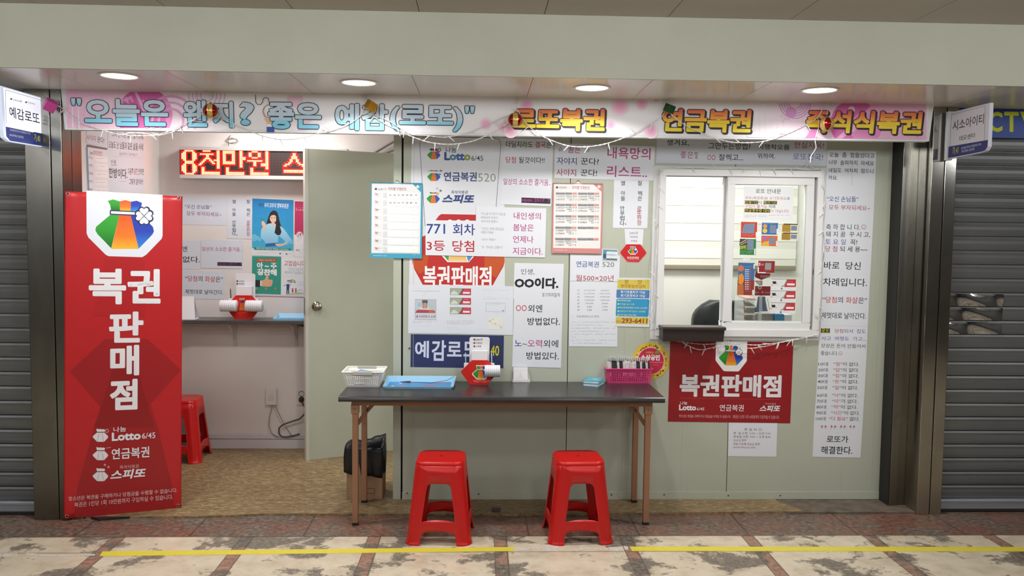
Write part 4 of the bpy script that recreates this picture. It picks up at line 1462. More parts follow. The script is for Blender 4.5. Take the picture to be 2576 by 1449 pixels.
def pink_page(P):
    P.poly([(120, 162), (612, 168), (716, 262), (698, 976), (108, 968)], '#e9e7e6')
    P.bag(684, 196, 44, '#f6dede', detail=False)
    P.bag(156, 205, 36, '#4a4a48', detail=False)
    P.text(182, 194, 276, 224, '연금복권', '#4a5468', 0.6)
    P.text(282, 196, 330, 222, '520', '#c9cdc8', 0.1)
    P.text(344, 190, 570, 230, '회차별 당첨번호', 't', 0.8)
    for r in range(5):
        for c in range(2):
            x, y = (142, 272) if c == 0 else (422, 274)
            y += r * 142.5
            x -= r * 2
            P.micro(x + 4, y - 16, x + 72, y - 8)
            for u0, u1, cc in ((0, 114, '#85878c'), (118, 200, '#85878c'), (204, 264, '#d99a90')):
                P.rect(x + u0, y, x + u1, y + 24, cc)
                P.micro(x + u0 + 30, y + 7, x + u1 - 28, y + 17, '#e6e6e6')
            if not (c == 1 and r > 2):
                g_ = '#5f646c'
                P.text(x + 4, y + 36, x + 110, y + 58, '%d·%06d' % (rnd.randint(2, 6), rnd.randint(111111, 999999)), g_, 0, 0, 0.15)
                P.text(x + 2, y + 74, x + 112, y + 96, '%d·%06d' % (rnd.randint(2, 6), rnd.randint(111111, 999999)), g_, 0, 0, 0.15)
                P.text(x + 122, y + 32, x + 200, y + 52, '%06d' % rnd.randint(111111, 999999), g_, 0, 0, 0.15)
                P.text(x + 138, y + 58, x + 200, y + 76, '%05d' % rnd.randint(11111, 99999), g_, 0, 0, 0.15)
                P.text(x + 166, y + 82, x + 200, y + 100, '%03d' % rnd.randint(111, 999), g_, 0, 0, 0.15)
                P.text(x + 210, y + 36, x + 264, y + 56, '%02d %02d' % (rnd.randint(11, 99), rnd.randint(11, 99)), g_, 0, 0, 0.15)
                P.text(x + 214, y + 76, x + 258, y + 96, '%d  %d' % (rnd.randint(1, 9), rnd.randint(1, 9)), g_, 0, 0, 0.15)
            else:
                P.circ(x + 20, y + 46, 3, 'e', n=6)
                P.circ(x + 20, y + 88, 3, 'e', n=6)
    P.text(122, 986, 284, 1006, 'www.nlotto.co.kr', '#f6e2e2', 0.8)
    P.micro(612, 990, 688, 1004, '#f6e2e2')
    P.micro(122, 1012, 480, 1018, '#f0cccc')


calendar([(162, 138), (785, 150), (780, 1066), (156, 1056)], A7, '#43a4c4', 'calendar of result rows with bright blue border', 0.010, False, blue_page, (478, 118), None)
calendar([(106, 150), (735, 160), (714, 1042), (90, 1032)], B1, '#d08a88', 'calendar of result tables with pink border', 0.010, True, pink_page, (422, 124), None)
# ================================================================== CUSTOMER ROOM BEHIND THE OPEN FRONT
ROOM = 'sheets on the walls of the customer room'
# ---- LED running text board
LED_Y = 1.105
LEDS = Surf((0, LED_Y, 0), (0, -1, 0))
a = LEDS.pt(455, 376)
b = LEDS.pt(455, 440)
lx0, ltop, lbot = LEDS.pt(457, 400).x, LEDS.pt(600, 379.5).z, LEDS.pt(600, 440.5).z
pitch = (ltop - lbot) / 16
ncol = 108
lx1 = lx0 + pitch * ncol
led = thing('led_sign', ((lx0 + lx1) / 2, LED_Y, lbot - 0.02), 'red running text board on the back wall behind the open door', 'led sign')
alu = mat('#d5d2cf', 0.4, 0.2)
hm = MB().box(lx0 - 0.012, lx1 + 0.012, LED_Y, BACK_Y, lbot - 0.028, ltop + 0.026, alu)
hm.box(lx0 - 0.012, lx1 + 0.012, LED_Y - 0.012, LED_Y + 0.01, ltop + 0.002, ltop + 0.026, alu)
hm.box(lx0 - 0.012, lx1 + 0.012, LED_Y - 0.012, LED_Y + 0.01, lbot - 0.028, lbot - 0.003, alu)
hm.box(lx0 - 0.012, lx0, LED_Y - 0.012, LED_Y + 0.01, lbot - 0.003, ltop + 0.002, mat('#a02a30', 0.5))
obj('housing', hm, led, 0.002)
G = {'8': '..######..|.##....##.|###....###|###....###|###....###|###....###|.##....##.|..######..|..######..|.##....##.|###....###|###....###|###....###|###....###|.##....##.|..######..',
     'cheon': '....#####....##.|.............##.|..#########..##.|......##.....##.|......##.....##.|.....####....##.|....##..##.####.|...##....##..##.|..##......##.##.|.##..........##.|.............##.|...##........##.|...##...........|...##...........|...############.|...############.',
     'man': '.########...##..|.########...##..|.##....##...##..|.##....##...##..|.##....##...####|.##....##...####|.##....##...##..|.########...##..|.########...##..|............##..|............##..|...##...........|...##...........|...##...........|...############.|...############.',
     'won': '....####.....##.|..##....##...##.|..##....##...##.|..##....##...##.|....####.....##.|.............##.|.##########..##.|.....##......##.|.....##...#####.|.....##...#####.|.............##.|...##........##.|...##...........|...##...........|...############.|...############.',
     'seu': '................|.......##.......|.......##.......|......####......|......####......|.....##..##.....|.....##..##.....|....##....##....|..###......###..|.##..........##.|................|................|.##############.|.##############.|................|................',
     'pi': '.............##.|.###########.##.|.###########.##.|...##....##..##.|...##....##..##.|...##....##..##.|...##....##..##.|...##....##..##.|...##....##..##.|...##....##..##.|...##....##..##.|.###########.##.|.###########.##.|.............##.|.............##.|................'}
lit = set()
for key, c0 in (('8', 0), ('cheon', 10), ('man', 26), ('won', 42), ('seu', 66), ('pi', 82)):
    for r, row in enumerate(G[key].split('|')):
        for c, ch in enumerate(row):
            if ch == '#':
                lit.add((r, c0 + c))
core = mat('#ff9058', 0.5, emit=8.0, name='led_core')
halo = mat('#ff1408', 0.5, emit=1.6, name='led_bloom')  # red bloom round the lit dots, built as glowing discs
dark = mat('#6a4a46', 0.5)
black = mat('#141212', 0.6)
dm = MB()
dm.box(lx0, lx1, LED_Y - 0.002, LED_Y + 0.004, lbot, ltop, black)


def disc(cx, cz, r, y, m, n=6):
    dm.add([(cx + r * math.cos(2 * PI * k / n), y, cz + r * math.sin(2 * PI * k / n)) for k in range(n)], [tuple(range(n))], m)


for r in range(16):
    for c in range(ncol):
        cx, cz = lx0 + (c + 0.5) * pitch, ltop - (r + 0.5) * pitch
        if (r, c) in lit:
            disc(cx, cz, pitch * 0.70, LED_Y - 0.0026, halo)
            disc(cx, cz, pitch * 0.47, LED_Y - 0.0032, core)
        else:
            near = any((r + i, c + j) in lit for i in (-1, 0, 1) for j in (-1, 0, 1))
            disc(cx, cz, pitch * (0.40 if near else 0.34), LED_Y - 0.0024, halo if near else dark)  # unlit dots beside lit ones are made to glow as bloom
obj('led_matrix', dm, led, fix=False)
# knot of wire over the board
wm_ = MB()
c0 = ony(578, 366, 1.15)
for k in range(5):
    pts = []
    r1, ph = rnd.uniform(0.02, 0.06), rnd.uniform(0, 6)
    for i in range(13):
        a_ = ph + i * 0.5
        pts.append((c0.x + 0.02 + r1 * math.cos(a_) * 1.2, 1.13 + 0.03 * math.sin(a_ * 0.7 + k), c0.z + 0.012 + r1 * 0.5 * (1 + math.sin(a_))))
    wm_.tube(pts, 0.0012, mat('#5d5450', 0.5), 5)
wm_.tube([(c0.x - 0.005, 1.14, c0.z - 0.005), (c0.x - 0.012, 1.15, c0.z + 0.05), (c0.x - 0.006, 1.185, c0.z + 0.075)], 0.002, mat('#3a3330', 0.5), 6)
tag(obj('wire_bundle', wm_, fix=False), 'small tangle of thin dark wire lying on the running text board', 'wire')
pm = MB()
p0, p1, p2 = ony(912, 388, 1.16), ony(992, 352, 1.16), ony(992, 336, 1.16)
pm.tube([ony(905, 406, 1.16), p1 + Vector((0.05, 0, 0.02))], 0.008, mat('#8a8784', 0.4), 8)
pm.tube([ony(880, 418, 1.14), ony(1000, 372, 1.14)], 0.012, mat('#a9a5a2', 0.4), 8)
tag(obj('wall_conduit', pm, fix=False), 'two grey slanting conduits on the back wall over the door', 'pipe')

# ---- sheets on the left wall
P = Print(LEFT, [(850, 575), (1058, 585), (1050, 770), (846, 700)], A1, 0.0012, DIM)
P.text(850, 632, 1025, 690, '{t}사야지 {k}꾼다!', 'k', 0.8)
P.done('paper_sheet', 'sheet with a red and a black word on the left wall above calendar', 'paper sheet', ROOM)
P = Print(LEFT, [(1060, 560), (1412, 600), (1410, 850), (1058, 830)], A1, 0.0014, DIM)
P.text(1100, 600, 1405, 655, '그저 난 나른 삶을 살기위해', '#3a3034', 0.8)
P.text(1068, 694, 1405, 764, '오늘도 난 남들과 같은 삶을 사네', '#2c2428', 0.9)
P.text(1170, 798, 1345, 826, '월급쟁이  분석일기', '#8a6a70', 0.2)
P.done('paper_sheet', 'sheet of two crowded black lines high on the left wall', 'paper sheet', ROOM)
P = Print(LEFT, [(1062, 830), (1252, 845), (1250, 1190), (1066, 1180)], A1, 0.0012, DIM)
P.text(1090, 865, 1145, 925, '인생.', '#3a3034', 0.2)
P.text(1068, 950, 1250, 1048, '한방이다.', 'k', 1.8)
P.micro(1175, 1072, 1240, 1096, '#8a6a70')
P.done('paper_sheet', 'sheet with one bold black word line on the left wall', 'paper sheet', ROOM)
P = Print(LEFT, [(1252, 845), (1420, 855), (1418, 1190), (1250, 1190)], A1, 0.0012, DIM)
P.text(1256, 950, 1410, 1012, '다음주 {t}출근{k} 안하면', '#2c2428', 0.9)
P.text(1268, 1052, 1405, 1112, '그렇게 알아라!!', '#2c2428', 0.9)
P.done('paper_sheet', 'sheet of two small lines with exclamation marks on the left wall, nearest the corner', 'paper sheet', ROOM)
P = Print(LEFT, [(850, 740), (1058, 770), (1075, 1190), (868, 1190)], A1, 0.004, '#dfe0e4', 0.004)
P.poly([(850, 740), (862, 742), (878, 1190), (866, 1190)], '#4a94bc')
P.text(880, 775, 1005, 825, '{k}Lotto {t}회차별 당첨번호', 'k', 0.8)
for i in range(5):
    y = 830 + i * 78
    P.rect(934, y, 1052, y + 56, '#eceaec', 10)
    P.text(870, y + 4, 910, y + 30, str(776 + i), 't', 0.6)
    P.micro(940, y + 20, 1040, y + 40, '#8a8288')
P.poly([(858, 716), (1050, 752), (1050, 770), (858, 736)], '#6a6266')
P.done('wall_calendar', 'result calendar on the left inner wall behind the red banner', 'calendar')

# ---- sheets on the back wall
def bsheet(quad, cr, label, items, off=0.0012, paper=DIM, **kw):
    return sheet(quad, cr, label, items, off, paper, BACK, group=kw.pop('group', ROOM), **kw)


bsheet([(1180, 130), (1675, 150), (1672, 418), (1180, 408)], A5, 'sheet with a quoted blue line over pink line, in the customer room', [
    T(1265, 215, 1530, 255, '“오신 손님들”', '#3f4a8c', 0.8), T(1285, 282, 1630, 328, '모두 부자되세요~', '#8a4a78', 0.6)])
P = Print(BACK, [(1682, 148), (1925, 152), (1925, 552), (1680, 545)], A5, 0.0014, DIM)
for ch, y in zip('열아들안부럽다', (166, 248, 290, 368, 406, 444, 482)):
    P.text(1734, y, 1768, y + 36, ch, 'k', 1.4)
P.circ(1778, 514, 5, 'k')
for ch, y in zip('잘찍은로또한장', (166, 252, 290, 372, 410, 450, 488)):
    P.text(1874, y, 1908, y + 36, ch, 'k' if y < 320 else '#a04a6a', 1.2)
P.done('paper_sheet', 'sheet of two vertical brush columns in the customer room', 'paper sheet', ROOM)
bsheet([(1000, 565), (1425, 572), (1420, 850), (1000, 840)], A5, 'partly hidden sheet with large black letters beside the red banner', [
    T(1090, 620, 1292, 676, 'OO외엔', 'k', 1.0), T(1090, 720, 1416, 782, '방법없다.', 'k', 1.0)])
bsheet([(1428, 560), (1836, 566), (1832, 842), (1426, 836)], A5, 'sheet with one magenta line and opening date strip, in the customer room', [
    T(1435, 630, 1826, 672, '일상의 소소한 즐거움..', '#a84480', 0.8), ('rect', 1588, 780, 1828, 816, '#2a2438'), T(1592, 783, 1824, 813, 'open 2017. 7', '#9a4484', 0.6)], 0.0022)
bsheet([(1180, 858), (1660, 872), (1650, 1145), (1180, 1135)], A5, 'sheet with quoted red words over a black line, in the customer room', [
    T(1270, 915, 1642, 972, '“{#b83a4c}당첨{k}의 {#b83a4c}화살{k}은”', 'k', 0.9), T(1272, 1048, 1642, 1094, '제멋대로 날아간다.', 'k', 0.8)])

# blue poster: woman in a pale blue shirt holding a sprout
sky = grad([(0.0, '#4ab4d8'), (0.35, '#2f9fd0'), (1.0, '#1f7ec0')])
P = Print(BACK, [(830, 82), (1272, 100), (1268, 712), (822, 690)], A6, 0.0014, '#dfe5ea')
P.poly([(830, 82), (1272, 100), (1270, 644), (826, 616)], sky)
for x, y, r in ((850, 490, 26), (880, 505, 24), (910, 520, 20), (1230, 530, 26), (1250, 550, 24), (1200, 560, 24), (850, 520, 22)):
    P.circ(x, y, r, '#6cbfe0', clipbox=(828, 420, 1268, 616))
P.text(895, 130, 948, 172, '복권', '#27487a', 0.8, 0, 0.1)
P.text(956, 132, 1214, 184, '우리 모두의 행복후원권', 'w', 1.2, 0, 0.1)
hair = '#261c1e'
skin = '#e6c0aa'
P.poly([(1010, 262), (1022, 232), (1050, 212), (1078, 212), (1102, 238), (1116, 300), (1128, 350), (1146, 400), (1142, 450), (1128, 476), (1100, 478), (1070, 450), (1060, 380), (1010, 350), (980, 360), (990, 320)], hair)
shirt = grad([(0.0, '#86c4e4'), (1.0, '#aadcf0')])
P.poly([(1000, 352), (1060, 345), (1120, 372), (1160, 400), (1200, 450), (1244, 520), (1240, 545), (1190, 552), (1160, 520), (1110, 480), (1104, 560), (968, 568), (962, 540), (930, 510), (918, 490), (924, 420), (940, 390)], shirt)
P.poly([(972, 566), (1104, 556), (1112, 590), (970, 600)], '#2a62ac')
P.poly([(1036, 340), (1066, 340), (1072, 365), (1052, 390), (1034, 362)], skin)
P.circ(1054, 292, 37, skin, 52)
P.poly([(1016, 300), (1012, 262), (1030, 232), (1056, 222), (1084, 236), (1094, 280), (1090, 310), (1082, 268), (1060, 258), (1030, 266), (1022, 280)], hair)
P.poly([(1084, 250), (1108, 300), (1126, 380), (1142, 440), (1128, 474), (1098, 476), (1068, 450), (1078, 400), (1086, 340)], hair)
for ex in (1038, 1070):
    P.circ(ex, 292, 6, '#33241f', 3.5, 10)
    P.poly([(ex - 9, 283), (ex + 9, 281), (ex + 9, 284), (ex - 9, 286)], '#4a3630')
P.poly([(1052, 296), (1058, 308), (1050, 308)], '#d3a48e')
P.poly([(1036, 318), (1054, 322), (1074, 317), (1064, 330), (1046, 331)], '#c8606a')
P.poly([(1040, 319), (1054, 323), (1070, 318), (1062, 326), (1046, 327)], 'w')
P.poly([(928, 340), (940, 318), (952, 330), (972, 352), (982, 376), (980, 412), (940, 420), (944, 380), (932, 366)], skin)
P.line([(940, 322), (942, 300)], 4, '#2c8a3c')
P.poly([(942, 302), (912, 296), (926, 310)], '#37a04a')
P.poly([(942, 302), (970, 294), (958, 308)], '#37a04a')
P.poly([(1190, 548), (1210, 546), (1190, 572), (1150, 592), (1110, 596), (1076, 580), (1080, 564), (1120, 570), (1160, 566)], skin)
for x, y, w_ in ((868, 270, 26), (1166, 276, 18), (1144, 352, 34), (850, 372, 36), (1182, 412, 30), (894, 428, 16)):
    P.micro(x, y, x + w_, y + 10, '#8fd0ea')
P.poly([(846, 604), (1244, 618), (1242, 642), (850, 632)], '#2f8a80')
P.text(872, 612, 1220, 636, '복권으로 대한민국 행복을 응원하세요', '#cfe8e4', 0.8)
P.micro(885, 655, 1100, 678, '#b0b6bc', 2)
P.circ(1128, 672, 9, '#6a7078')
P.micro(1142, 668, 1178, 680, '#8a9098')
P.bag(1196, 676, 18, '#5a5050', detail=False)
P.micro(1210, 670, 1244, 682, '#7a8088')
P.done('wall_poster', 'blue poster of a smiling woman in pale shirt holding a sprout', 'poster', 'posters on the room wall')
P = Print(BACK, [(1284, 112), (1560, 122), (1556, 720), (1282, 706)], A6, 0.0014, '#e3e3e6')
P.poly([(1284, 112), (1560, 122), (1558, 480), (1282, 470)], '#b82c5c')
P.rect(1300, 180, 1303, 216, '#eccbd6')
P.micro(1310, 182, 1440, 194, '#e8a8bc')
P.text(1310, 198, 1470, 216, '이 온 법에서 지원', '#eccbd6', 1.2)
for x in (1336, 1424, 1512):
    P.circ(x, 472, 36, '#e9e4e6')
    P.ring(x, 472, 31, 35, '#9a8f92')
    P.text(x - 20, 452, x + 20, 492, '19', '#a83048', 1.2)
    P.line([(x - 20, 494), (x + 20, 450)], 4, '#a83048')
    P.micro(x - 28, 520, x + 24, 546, '#9a9a9e', 2)
P.text(1296, 628, 1340, 646, '복권,', '#4a5058', 1)
P.micro(1344, 628, 1480, 646, '#8a9098')
P.micro(1330, 662, 1480, 676, '#a0a6ac')
P.done('wall_poster', 'crimson and white poster with round nineteen symbols, cut off by the door', 'poster', 'posters on the room wall')
# green thumb poster and thank-you poster
P = Print(BACK, [(828, 700), (1140, 708), (1136, 1110), (824, 1100)], A6, 0.0014, '#2f9a86')
for i in range(40):
    x, y = rnd.uniform(836, 1132), rnd.uniform(708, 1090)
    P.circ(x, y, 1.6, '#7cc4b4', n=5)
P.poly([(876, 732), (1096, 728), (1088, 744), (1096, 758), (876, 762), (886, 746)], '#c2502c')
P.text(898, 736, 1074, 754, '친절에는 칭찬을 듬뿍 아주', '#e6c8a0', 0.8)
P.text(878, 766, 1092, 838, '아 ~ 주', 'w', 2.4, 0.5)
P.text(880, 838, 1092, 908, '칭찬해', 'w', 2.4, 0.7)
P.poly([(828, 958), (920, 956), (918, 1030), (828, 1024)], '#2b2d36')
P.poly([(914, 962), (928, 962), (926, 1022), (914, 1022)], 'w')
P.poly([(926, 962), (960, 955), (972, 930), (980, 902), (998, 902), (1004, 930), (1000, 952), (1040, 952), (1050, 965), (1044, 1000), (1034, 1024), (1000, 1030), (926, 1022)], '#e2b08a')
for y in (970, 988, 1006):
    P.line([(1012, y), (1044, y)], 2, '#c08a64')
for x in (874, 976, 1078):
    P.circ(x, 1050, 13, '#c88a4a')
    P.ring(x, 1050, 5, 8, '#2f9a86')
    P.micro(x - 26, 1078, x + 26, 1090, '#7cc4b4')
P.done('wall_poster', 'green poster of a thumbs up cartoon hand under white letters', 'poster', 'posters on the room wall')
P = Print(BACK, [(1140, 708), (1560, 718), (1556, 1130), (1136, 1118)], A6, 0.0016, '#e6e7ea')
P.text(1170, 750, 1412, 808, '고맙습니다!', '#a83c4c', 0.6, 0, 0.05)
P.text(1218, 824, 1376, 858, '당신을 응원하는', '#8ab0c4', 0.4)
P.text(1172, 862, 1412, 896, '귀하하기원합니다!', '#7a92a8', 0.4)
P.micro(1145, 912, 1400, 930, '#b4b8be', 2)
P.poly([(1216, 984), (1232, 956), (1262, 946), (1288, 962), (1298, 992), (1258, 984)], '#8a9ac0')
P.poly([(1250, 950), (1276, 955), (1278, 988), (1258, 984)], '#c8cf5a')
P.line([(1256, 952), (1234, 1022)], 3, '#5a6070')
P.circ(1216, 978, 12, '#e0bca0')
P.poly([(1200, 966), (1234, 966), (1228, 958), (1206, 958)], '#3a3a40')
P.poly([(1196, 1000), (1230, 1000), (1224, 1064), (1196, 1064)], '#2f4a7c')
P.line([(1200, 1004), (1168, 1020)], 5, '#2f4a7c')
P.poly([(1196, 1062), (1208, 1062), (1206, 1108), (1194, 1108)], '#3a4a6a')
P.poly([(1212, 1062), (1224, 1062), (1226, 1108), (1214, 1108)], '#3a4a6a')
for x in (1262, 1296):
    P.circ(x, 1054, 10, '#c8604e')
    P.poly([(x - 9, 1064), (x + 9, 1064), (x + 7, 1092), (x - 7, 1092)], '#b0504a' if x < 1280 else '#8a6a6a')
P.poly([(1180, 1108), (1330, 1088), (1390, 1098), (1380, 1106), (1200, 1116)], '#a8c890')
P.line([(1312, 1082), (1330, 1068), (1344, 1056), (1366, 1074)], 3, '#c05a4a')
P.micro(1310, 978, 1408, 992, '#5a9ac8')
P.micro(1310, 1004, 1408, 1018, '#5a9ac8')
P.done('wall_poster', 'white thank-you poster with a drawn man under an umbrella', 'poster', 'posters on the room wall')
pr = Print(BACK, [(824, 1104), (1556, 1132), (1556, 1150), (824, 1130)], A6, 0.001, '#d7d3d6', 0.012)
pr.poly([(824, 1124), (1556, 1144), (1556, 1150), (824, 1130)], '#b04050')
pr.done('poster_rail', 'narrow pale rail with red edge under the green poster', 'rail')

# ---- writing shelf along the back and left walls
top_m = painted('shelf_laminate', '#4a4746', '#545150', 8, 0.35, 0.5)
SZ = 0.975
sh = thing('wall_shelf', (-1.6, 1.0, SZ), 'dark laminate writing shelf along the walls of the customer room', 'shelf')
sm_ = MB()
sm_.prism([(LEFT_X, 0.42, SZ - 0.026), (-2.12, 0.42, SZ - 0.026), (-2.12, 0.90, SZ - 0.026), (-2.06, 0.955, SZ - 0.026), (-1.02, 0.955, SZ - 0.026), (-0.86, BACK_Y, SZ - 0.026), (LEFT_X, BACK_Y, SZ - 0.026)], (0, 0, 0.026), top_m)
obj('shelf_board', sm_, sh, 0.004)
for x in (-1.775, -1.335):
    br = MB()
    br.bar((x, 1.185, SZ - 0.21), (x, 1.185, SZ - 0.028), 0.02, 0.008, mat('#c9c4c2', 0.4))
    br.bar((x, 1.185, SZ - 0.034), (x, 0.99, SZ - 0.034), 0.02, 0.010, mat('#c9c4c2', 0.4))
    br.bar((x, 1.18, SZ - 0.16), (x, 1.04, SZ - 0.045), 0.012, 0.006, mat('#c9c4c2', 0.4))
    obj('bracket', br, sh, 0.001)
gus = MB().prism([(-1.31, 1.0, SZ - 0.028), (-1.06, 1.0, SZ - 0.028), (-1.06, 1.0, SZ - 0.075), (-1.15, 1.0, SZ - 0.07)], (0, 0.02, 0), mat('#2a2624', 0.6))
obj('shelf_apron', gus, sh)

# ---- slip holder: red hexagon card stand with back plate, used twice
def slip_holder(px, py, y, scale, crop, rolls, label, z0):
    """base point from pixel (px,py) at depth y; drawn facing the corridor"""
    sf = Surf((0, y, 0), (0, -1, 0))
    o = sf.pt(px, py)
    o.z = z0
    t = thing('slip_holder', o, label, 'slip holder', 'red hexagon slip holders')
    s_ = scale
    X = lambda u: o.x + u * s_
    Z = lambda v: z0 + v * s_
    rd = mat('#d0241c', 0.35)
    hx = MB().prism([(X(u), y, Z(v)) for u, v in ((-0.052, 0.002), (0.052, 0.002), (0.105, 0.075), (0.102, 0.083), (0.052, 0.145), (-0.042, 0.145), (-0.102, 0.083), (-0.105, 0.074))], (0, 0.006, 0), rd)
    obj('hexagon_front', hx, t, 0.001)
    pw = mat('#e6e6ea', 0.4)
    bp = MB().prism([(X(u), y + 0.05 * s_, Z(v)) for u, v in ((-0.056, 0.0), (0.056, 0.0), (0.060, 0.264), (0.052, 0.273), (-0.050, 0.273), (-0.058, 0.265))], (0, 0.004, 0), pw)
    bp.box(X(-0.046), X(0.046), y + 0.004, y + 0.07 * s_, z0, Z(0.006), pw)
    obj('back_plate', bp, t, 0.001)
    sl = MB().box(X(-0.044), X(0.048), y + 0.012, y + 0.040 * s_, Z(0.01), Z(0.198), mat('#e9e9ee', 0.5))
    obj('slip_stack', sl, t, 0.001)
    pr_ = Print(sf, [(0, 0), (1, 0), (1, 1), (0, 1)], N0, 0.0, None)
    m3 = MB()
    for u in (-0.088, 0.062):
        obj('pen_cup', MB().box(X(u), X(u + 0.026), y + 0.01, y + 0.03, Z(0.08), Z(0.125), pw), t, 0.001)
    for u, dx, cc in ((-0.076, -0.004, '#a9c6e0'), (0.074, -0.003, '#b9d2ea')):
        if rolls == 2 and u > 0:
            continue
        pn = MB().tube([(X(u), y + 0.02, Z(0.09)), (X(u + dx), y + 0.022, Z(0.175)), (X(u + dx), y + 0.022, Z(0.185))], [0.0035, 0.0035, 0.002], mat(cc if rolls == 1 else '#2a2a2e', 0.3), 8)
        obj('pen', pn, t)
    for u in ((0.076,) if rolls == 1 else (-0.075, 0.075)):
        rl = MB()
        rr_ = 0.034 * s_
        cx, cz = X(u), Z(0.089 if rolls == 1 else 0.085)
        L = (0.044 if rolls == 1 else 0.048) * s_
        rl.lathe((cx, y - rr_ - 0.003, cz), [(0.004, -L), (rr_ * 0.95, -L), (rr_, -L + 0.003), (rr_, L - 0.003), (rr_ * 0.95, L), (0.004, L)], mat('#e4e4ea', 0.6), 24, 'x')
        for k in range(7):
            rl.lathe((cx, y - rr_ - 0.003, cz), [(rr_ + 0.0004, -L + 0.008 + k * L * 0.26), (rr_ + 0.0004, -L + 0.011 + k * L * 0.26)], mat('#c6c6d0', 0.6), 24, 'x')
        obj('paper_roll', rl, t)
    return t, sf, o


ph_ = (N0,)
t, sf, o = slip_holder(1205, 968, -0.135, 1.0, None, 1, 'red hexagon slip holder with one white roll, on the long table', 0.727)
P = Print(sf, [(1170, 905), (1245, 905), (1245, 968), (1170, 968)], N0, 0.0004, None)
P.cr = B7
P.bag(2232, 706, 232, outline='#efe6d8')
P.text(2110, 822, 2395, 836, '청소년은 복권을 구매하거나 당첨금을', '#f0c0b8', 0.8)
P.text(2125, 842, 2380, 856, '수령할 수 없습니다.', '#f0c0b8', 0.8)
obj('printed_emblem', P.mb, t, fix=False)
sb = Surf((0, -0.135 + 0.05, 0), (0, -1, 0))
P = Print(sb, [(1178, 850), (1224, 850), (1224, 900), (1178, 900)], N0, 0.0006, None)
P.cr = B7
for y in (205, 257, 308):
    P.bag(2133, y, 34, '#6a3a3c', detail=False)
P.text(2155, 186, 2258, 222, '{k}Lotto{e}6/45', '#4a4a52', 0.8)
P.text(2156, 246, 2250, 272, '연금복권', '#4a4a52', 0.6)
P.text(2156, 294, 2236, 324, '스피또', '#4a4a52', 1.6, 0, 0.2)
obj('back_plate_print', P.mb, t, fix=False)
t, sf, o = slip_holder(612, 797, 1.03, 1.18, None, 2, 'red hexagon slip holder with two white rolls on the wall shelf', SZ)
P = Print(sf, [(570, 740), (650, 740), (650, 797), (570, 797)], N0, 0.0004, None)
P.cr = A6
P.poly([(688, 1280), (700, 1200), (712, 1178), (735, 1178), (745, 1200), (754, 1282)], grad([(0, '#e8802a'), (1, '#c8402a')]))
P.poly([(700, 1200), (712, 1178), (735, 1178), (744, 1198)], '#2c2f4a')
P.text(690, 1148, 746, 1172, '복권판매', 'w', 1.8)
P.micro(640, 1304, 812, 1330, '#f0b4a8', 2)
obj('printed_emblem', P.mb, t, fix=False)
P = Print(Surf((0, 1.03 + 0.05 * 1.18, 0), (0, -1, 0)), [(590, 700), (640, 700), (640, 740), (590, 740)], N0, 0.0006, None)
P.cr = A6
for y, tx in ((967, 'Lotto'), (996, '연금복권'), (1028, '스피또')):
    P.bag(668, y, 22, '#3a3436', detail=False)
    P.text(684, y - 10, 744, y + 10, tx, '#5a5a62', 1)
obj('back_plate_print', P.mb, t, fix=False)

# ---- marking tray, on the shelf and on the table
def tray(x0, x1, y0, y1, z, label, pen, deco):
    t = thing('marking_tray', ((x0 + x1) / 2, (y0 + y1) / 2, z), label, 'tray', 'light blue marking trays')
    bl = mat('#9fd0ea', 0.35)
    fl = 0.022
    m1 = MB()
    h = 0.034
    i0 = [(x0, y0, z), (x1, y0, z), (x1, y1, z), (x0, y1, z)]
    ou = [(x0 - fl * 0.5, y0 - 0.004, z + 0.012), (x1 + fl * 0.6, y0 - 0.004, z + 0.012), (x1 + fl, y1 + 0.012, z + h), (x0 - fl * 0.5, y1 + 0.012, z + h)]
    th = 0.003
    vs = i0 + ou + [(p[0] * 1, p[1], p[2] + th) for p in i0] + [(p[0], p[1], p[2] + th) for p in ou]
    fs = [(3, 2, 1, 0), (8, 9, 10, 11)]
    for k in range(4):
        j = (k + 1) % 4
        fs += [(k, j, 4 + j, 4 + k), (8 + j, 8 + k, 12 + k, 12 + j), (4 + k, 4 + j, 12 + j, 12 + k)]
    m1.add(vs, fs, bl)
    obj('tray_body', m1, t)
    m2 = MB()
    m2.box(x0 + 0.004, x1 - 0.004, y0 + 0.004, y1 - 0.004, z + th, z + th + 0.001, mat('#3a86c4', 0.4))
    zz = z + th + 0.0012
    if deco:
        W_ = x1 - x0
        def pill(cx, cy, w_, d_, c, k=0):
            n = 14
            m2.add([(cx + w_ * math.cos(2 * PI * i / n), cy + d_ * math.sin(2 * PI * i / n), zz + k * 0.0002) for i in range(n)], [tuple(range(n))], mat(c, 0.4))
        for cy, a_, b_ in ((0.32, 0.08, 0.85), (0.62, 0.06, 0.92)):
            for d_ in (-0.06, 0.06):
                m2.box(x0 + W_ * a_, x0 + W_ * b_, y0 + (y1 - y0) * (cy + d_) - 0.001, y0 + (y1 - y0) * (cy + d_) + 0.001, zz, zz + 0.0003, mat('#8fc2e6', 0.4))
        for cx, cy, w_ in ((0.66, 0.42, 0.045), (0.80, 0.86, 0.055), (0.25, 0.30, 0.022), (0.35, 0.80, 0.018)):
            pill(x0 + W_ * cx, y0 + (y1 - y0) * cy, w_, 0.012, '#c05a7c', 2)
        for cx, cy in ((0.10, 0.28), (0.2, 0.72), (0.5, 0.2)):
            pill(x0 + W_ * cx, y0 + (y1 - y0) * cy, 0.009, 0.009, '#e6eef4', 3)
    obj('printed_pad', m2, t, fix=False)
    obj('tethered_pen', pen, t, fix=False)
    return t


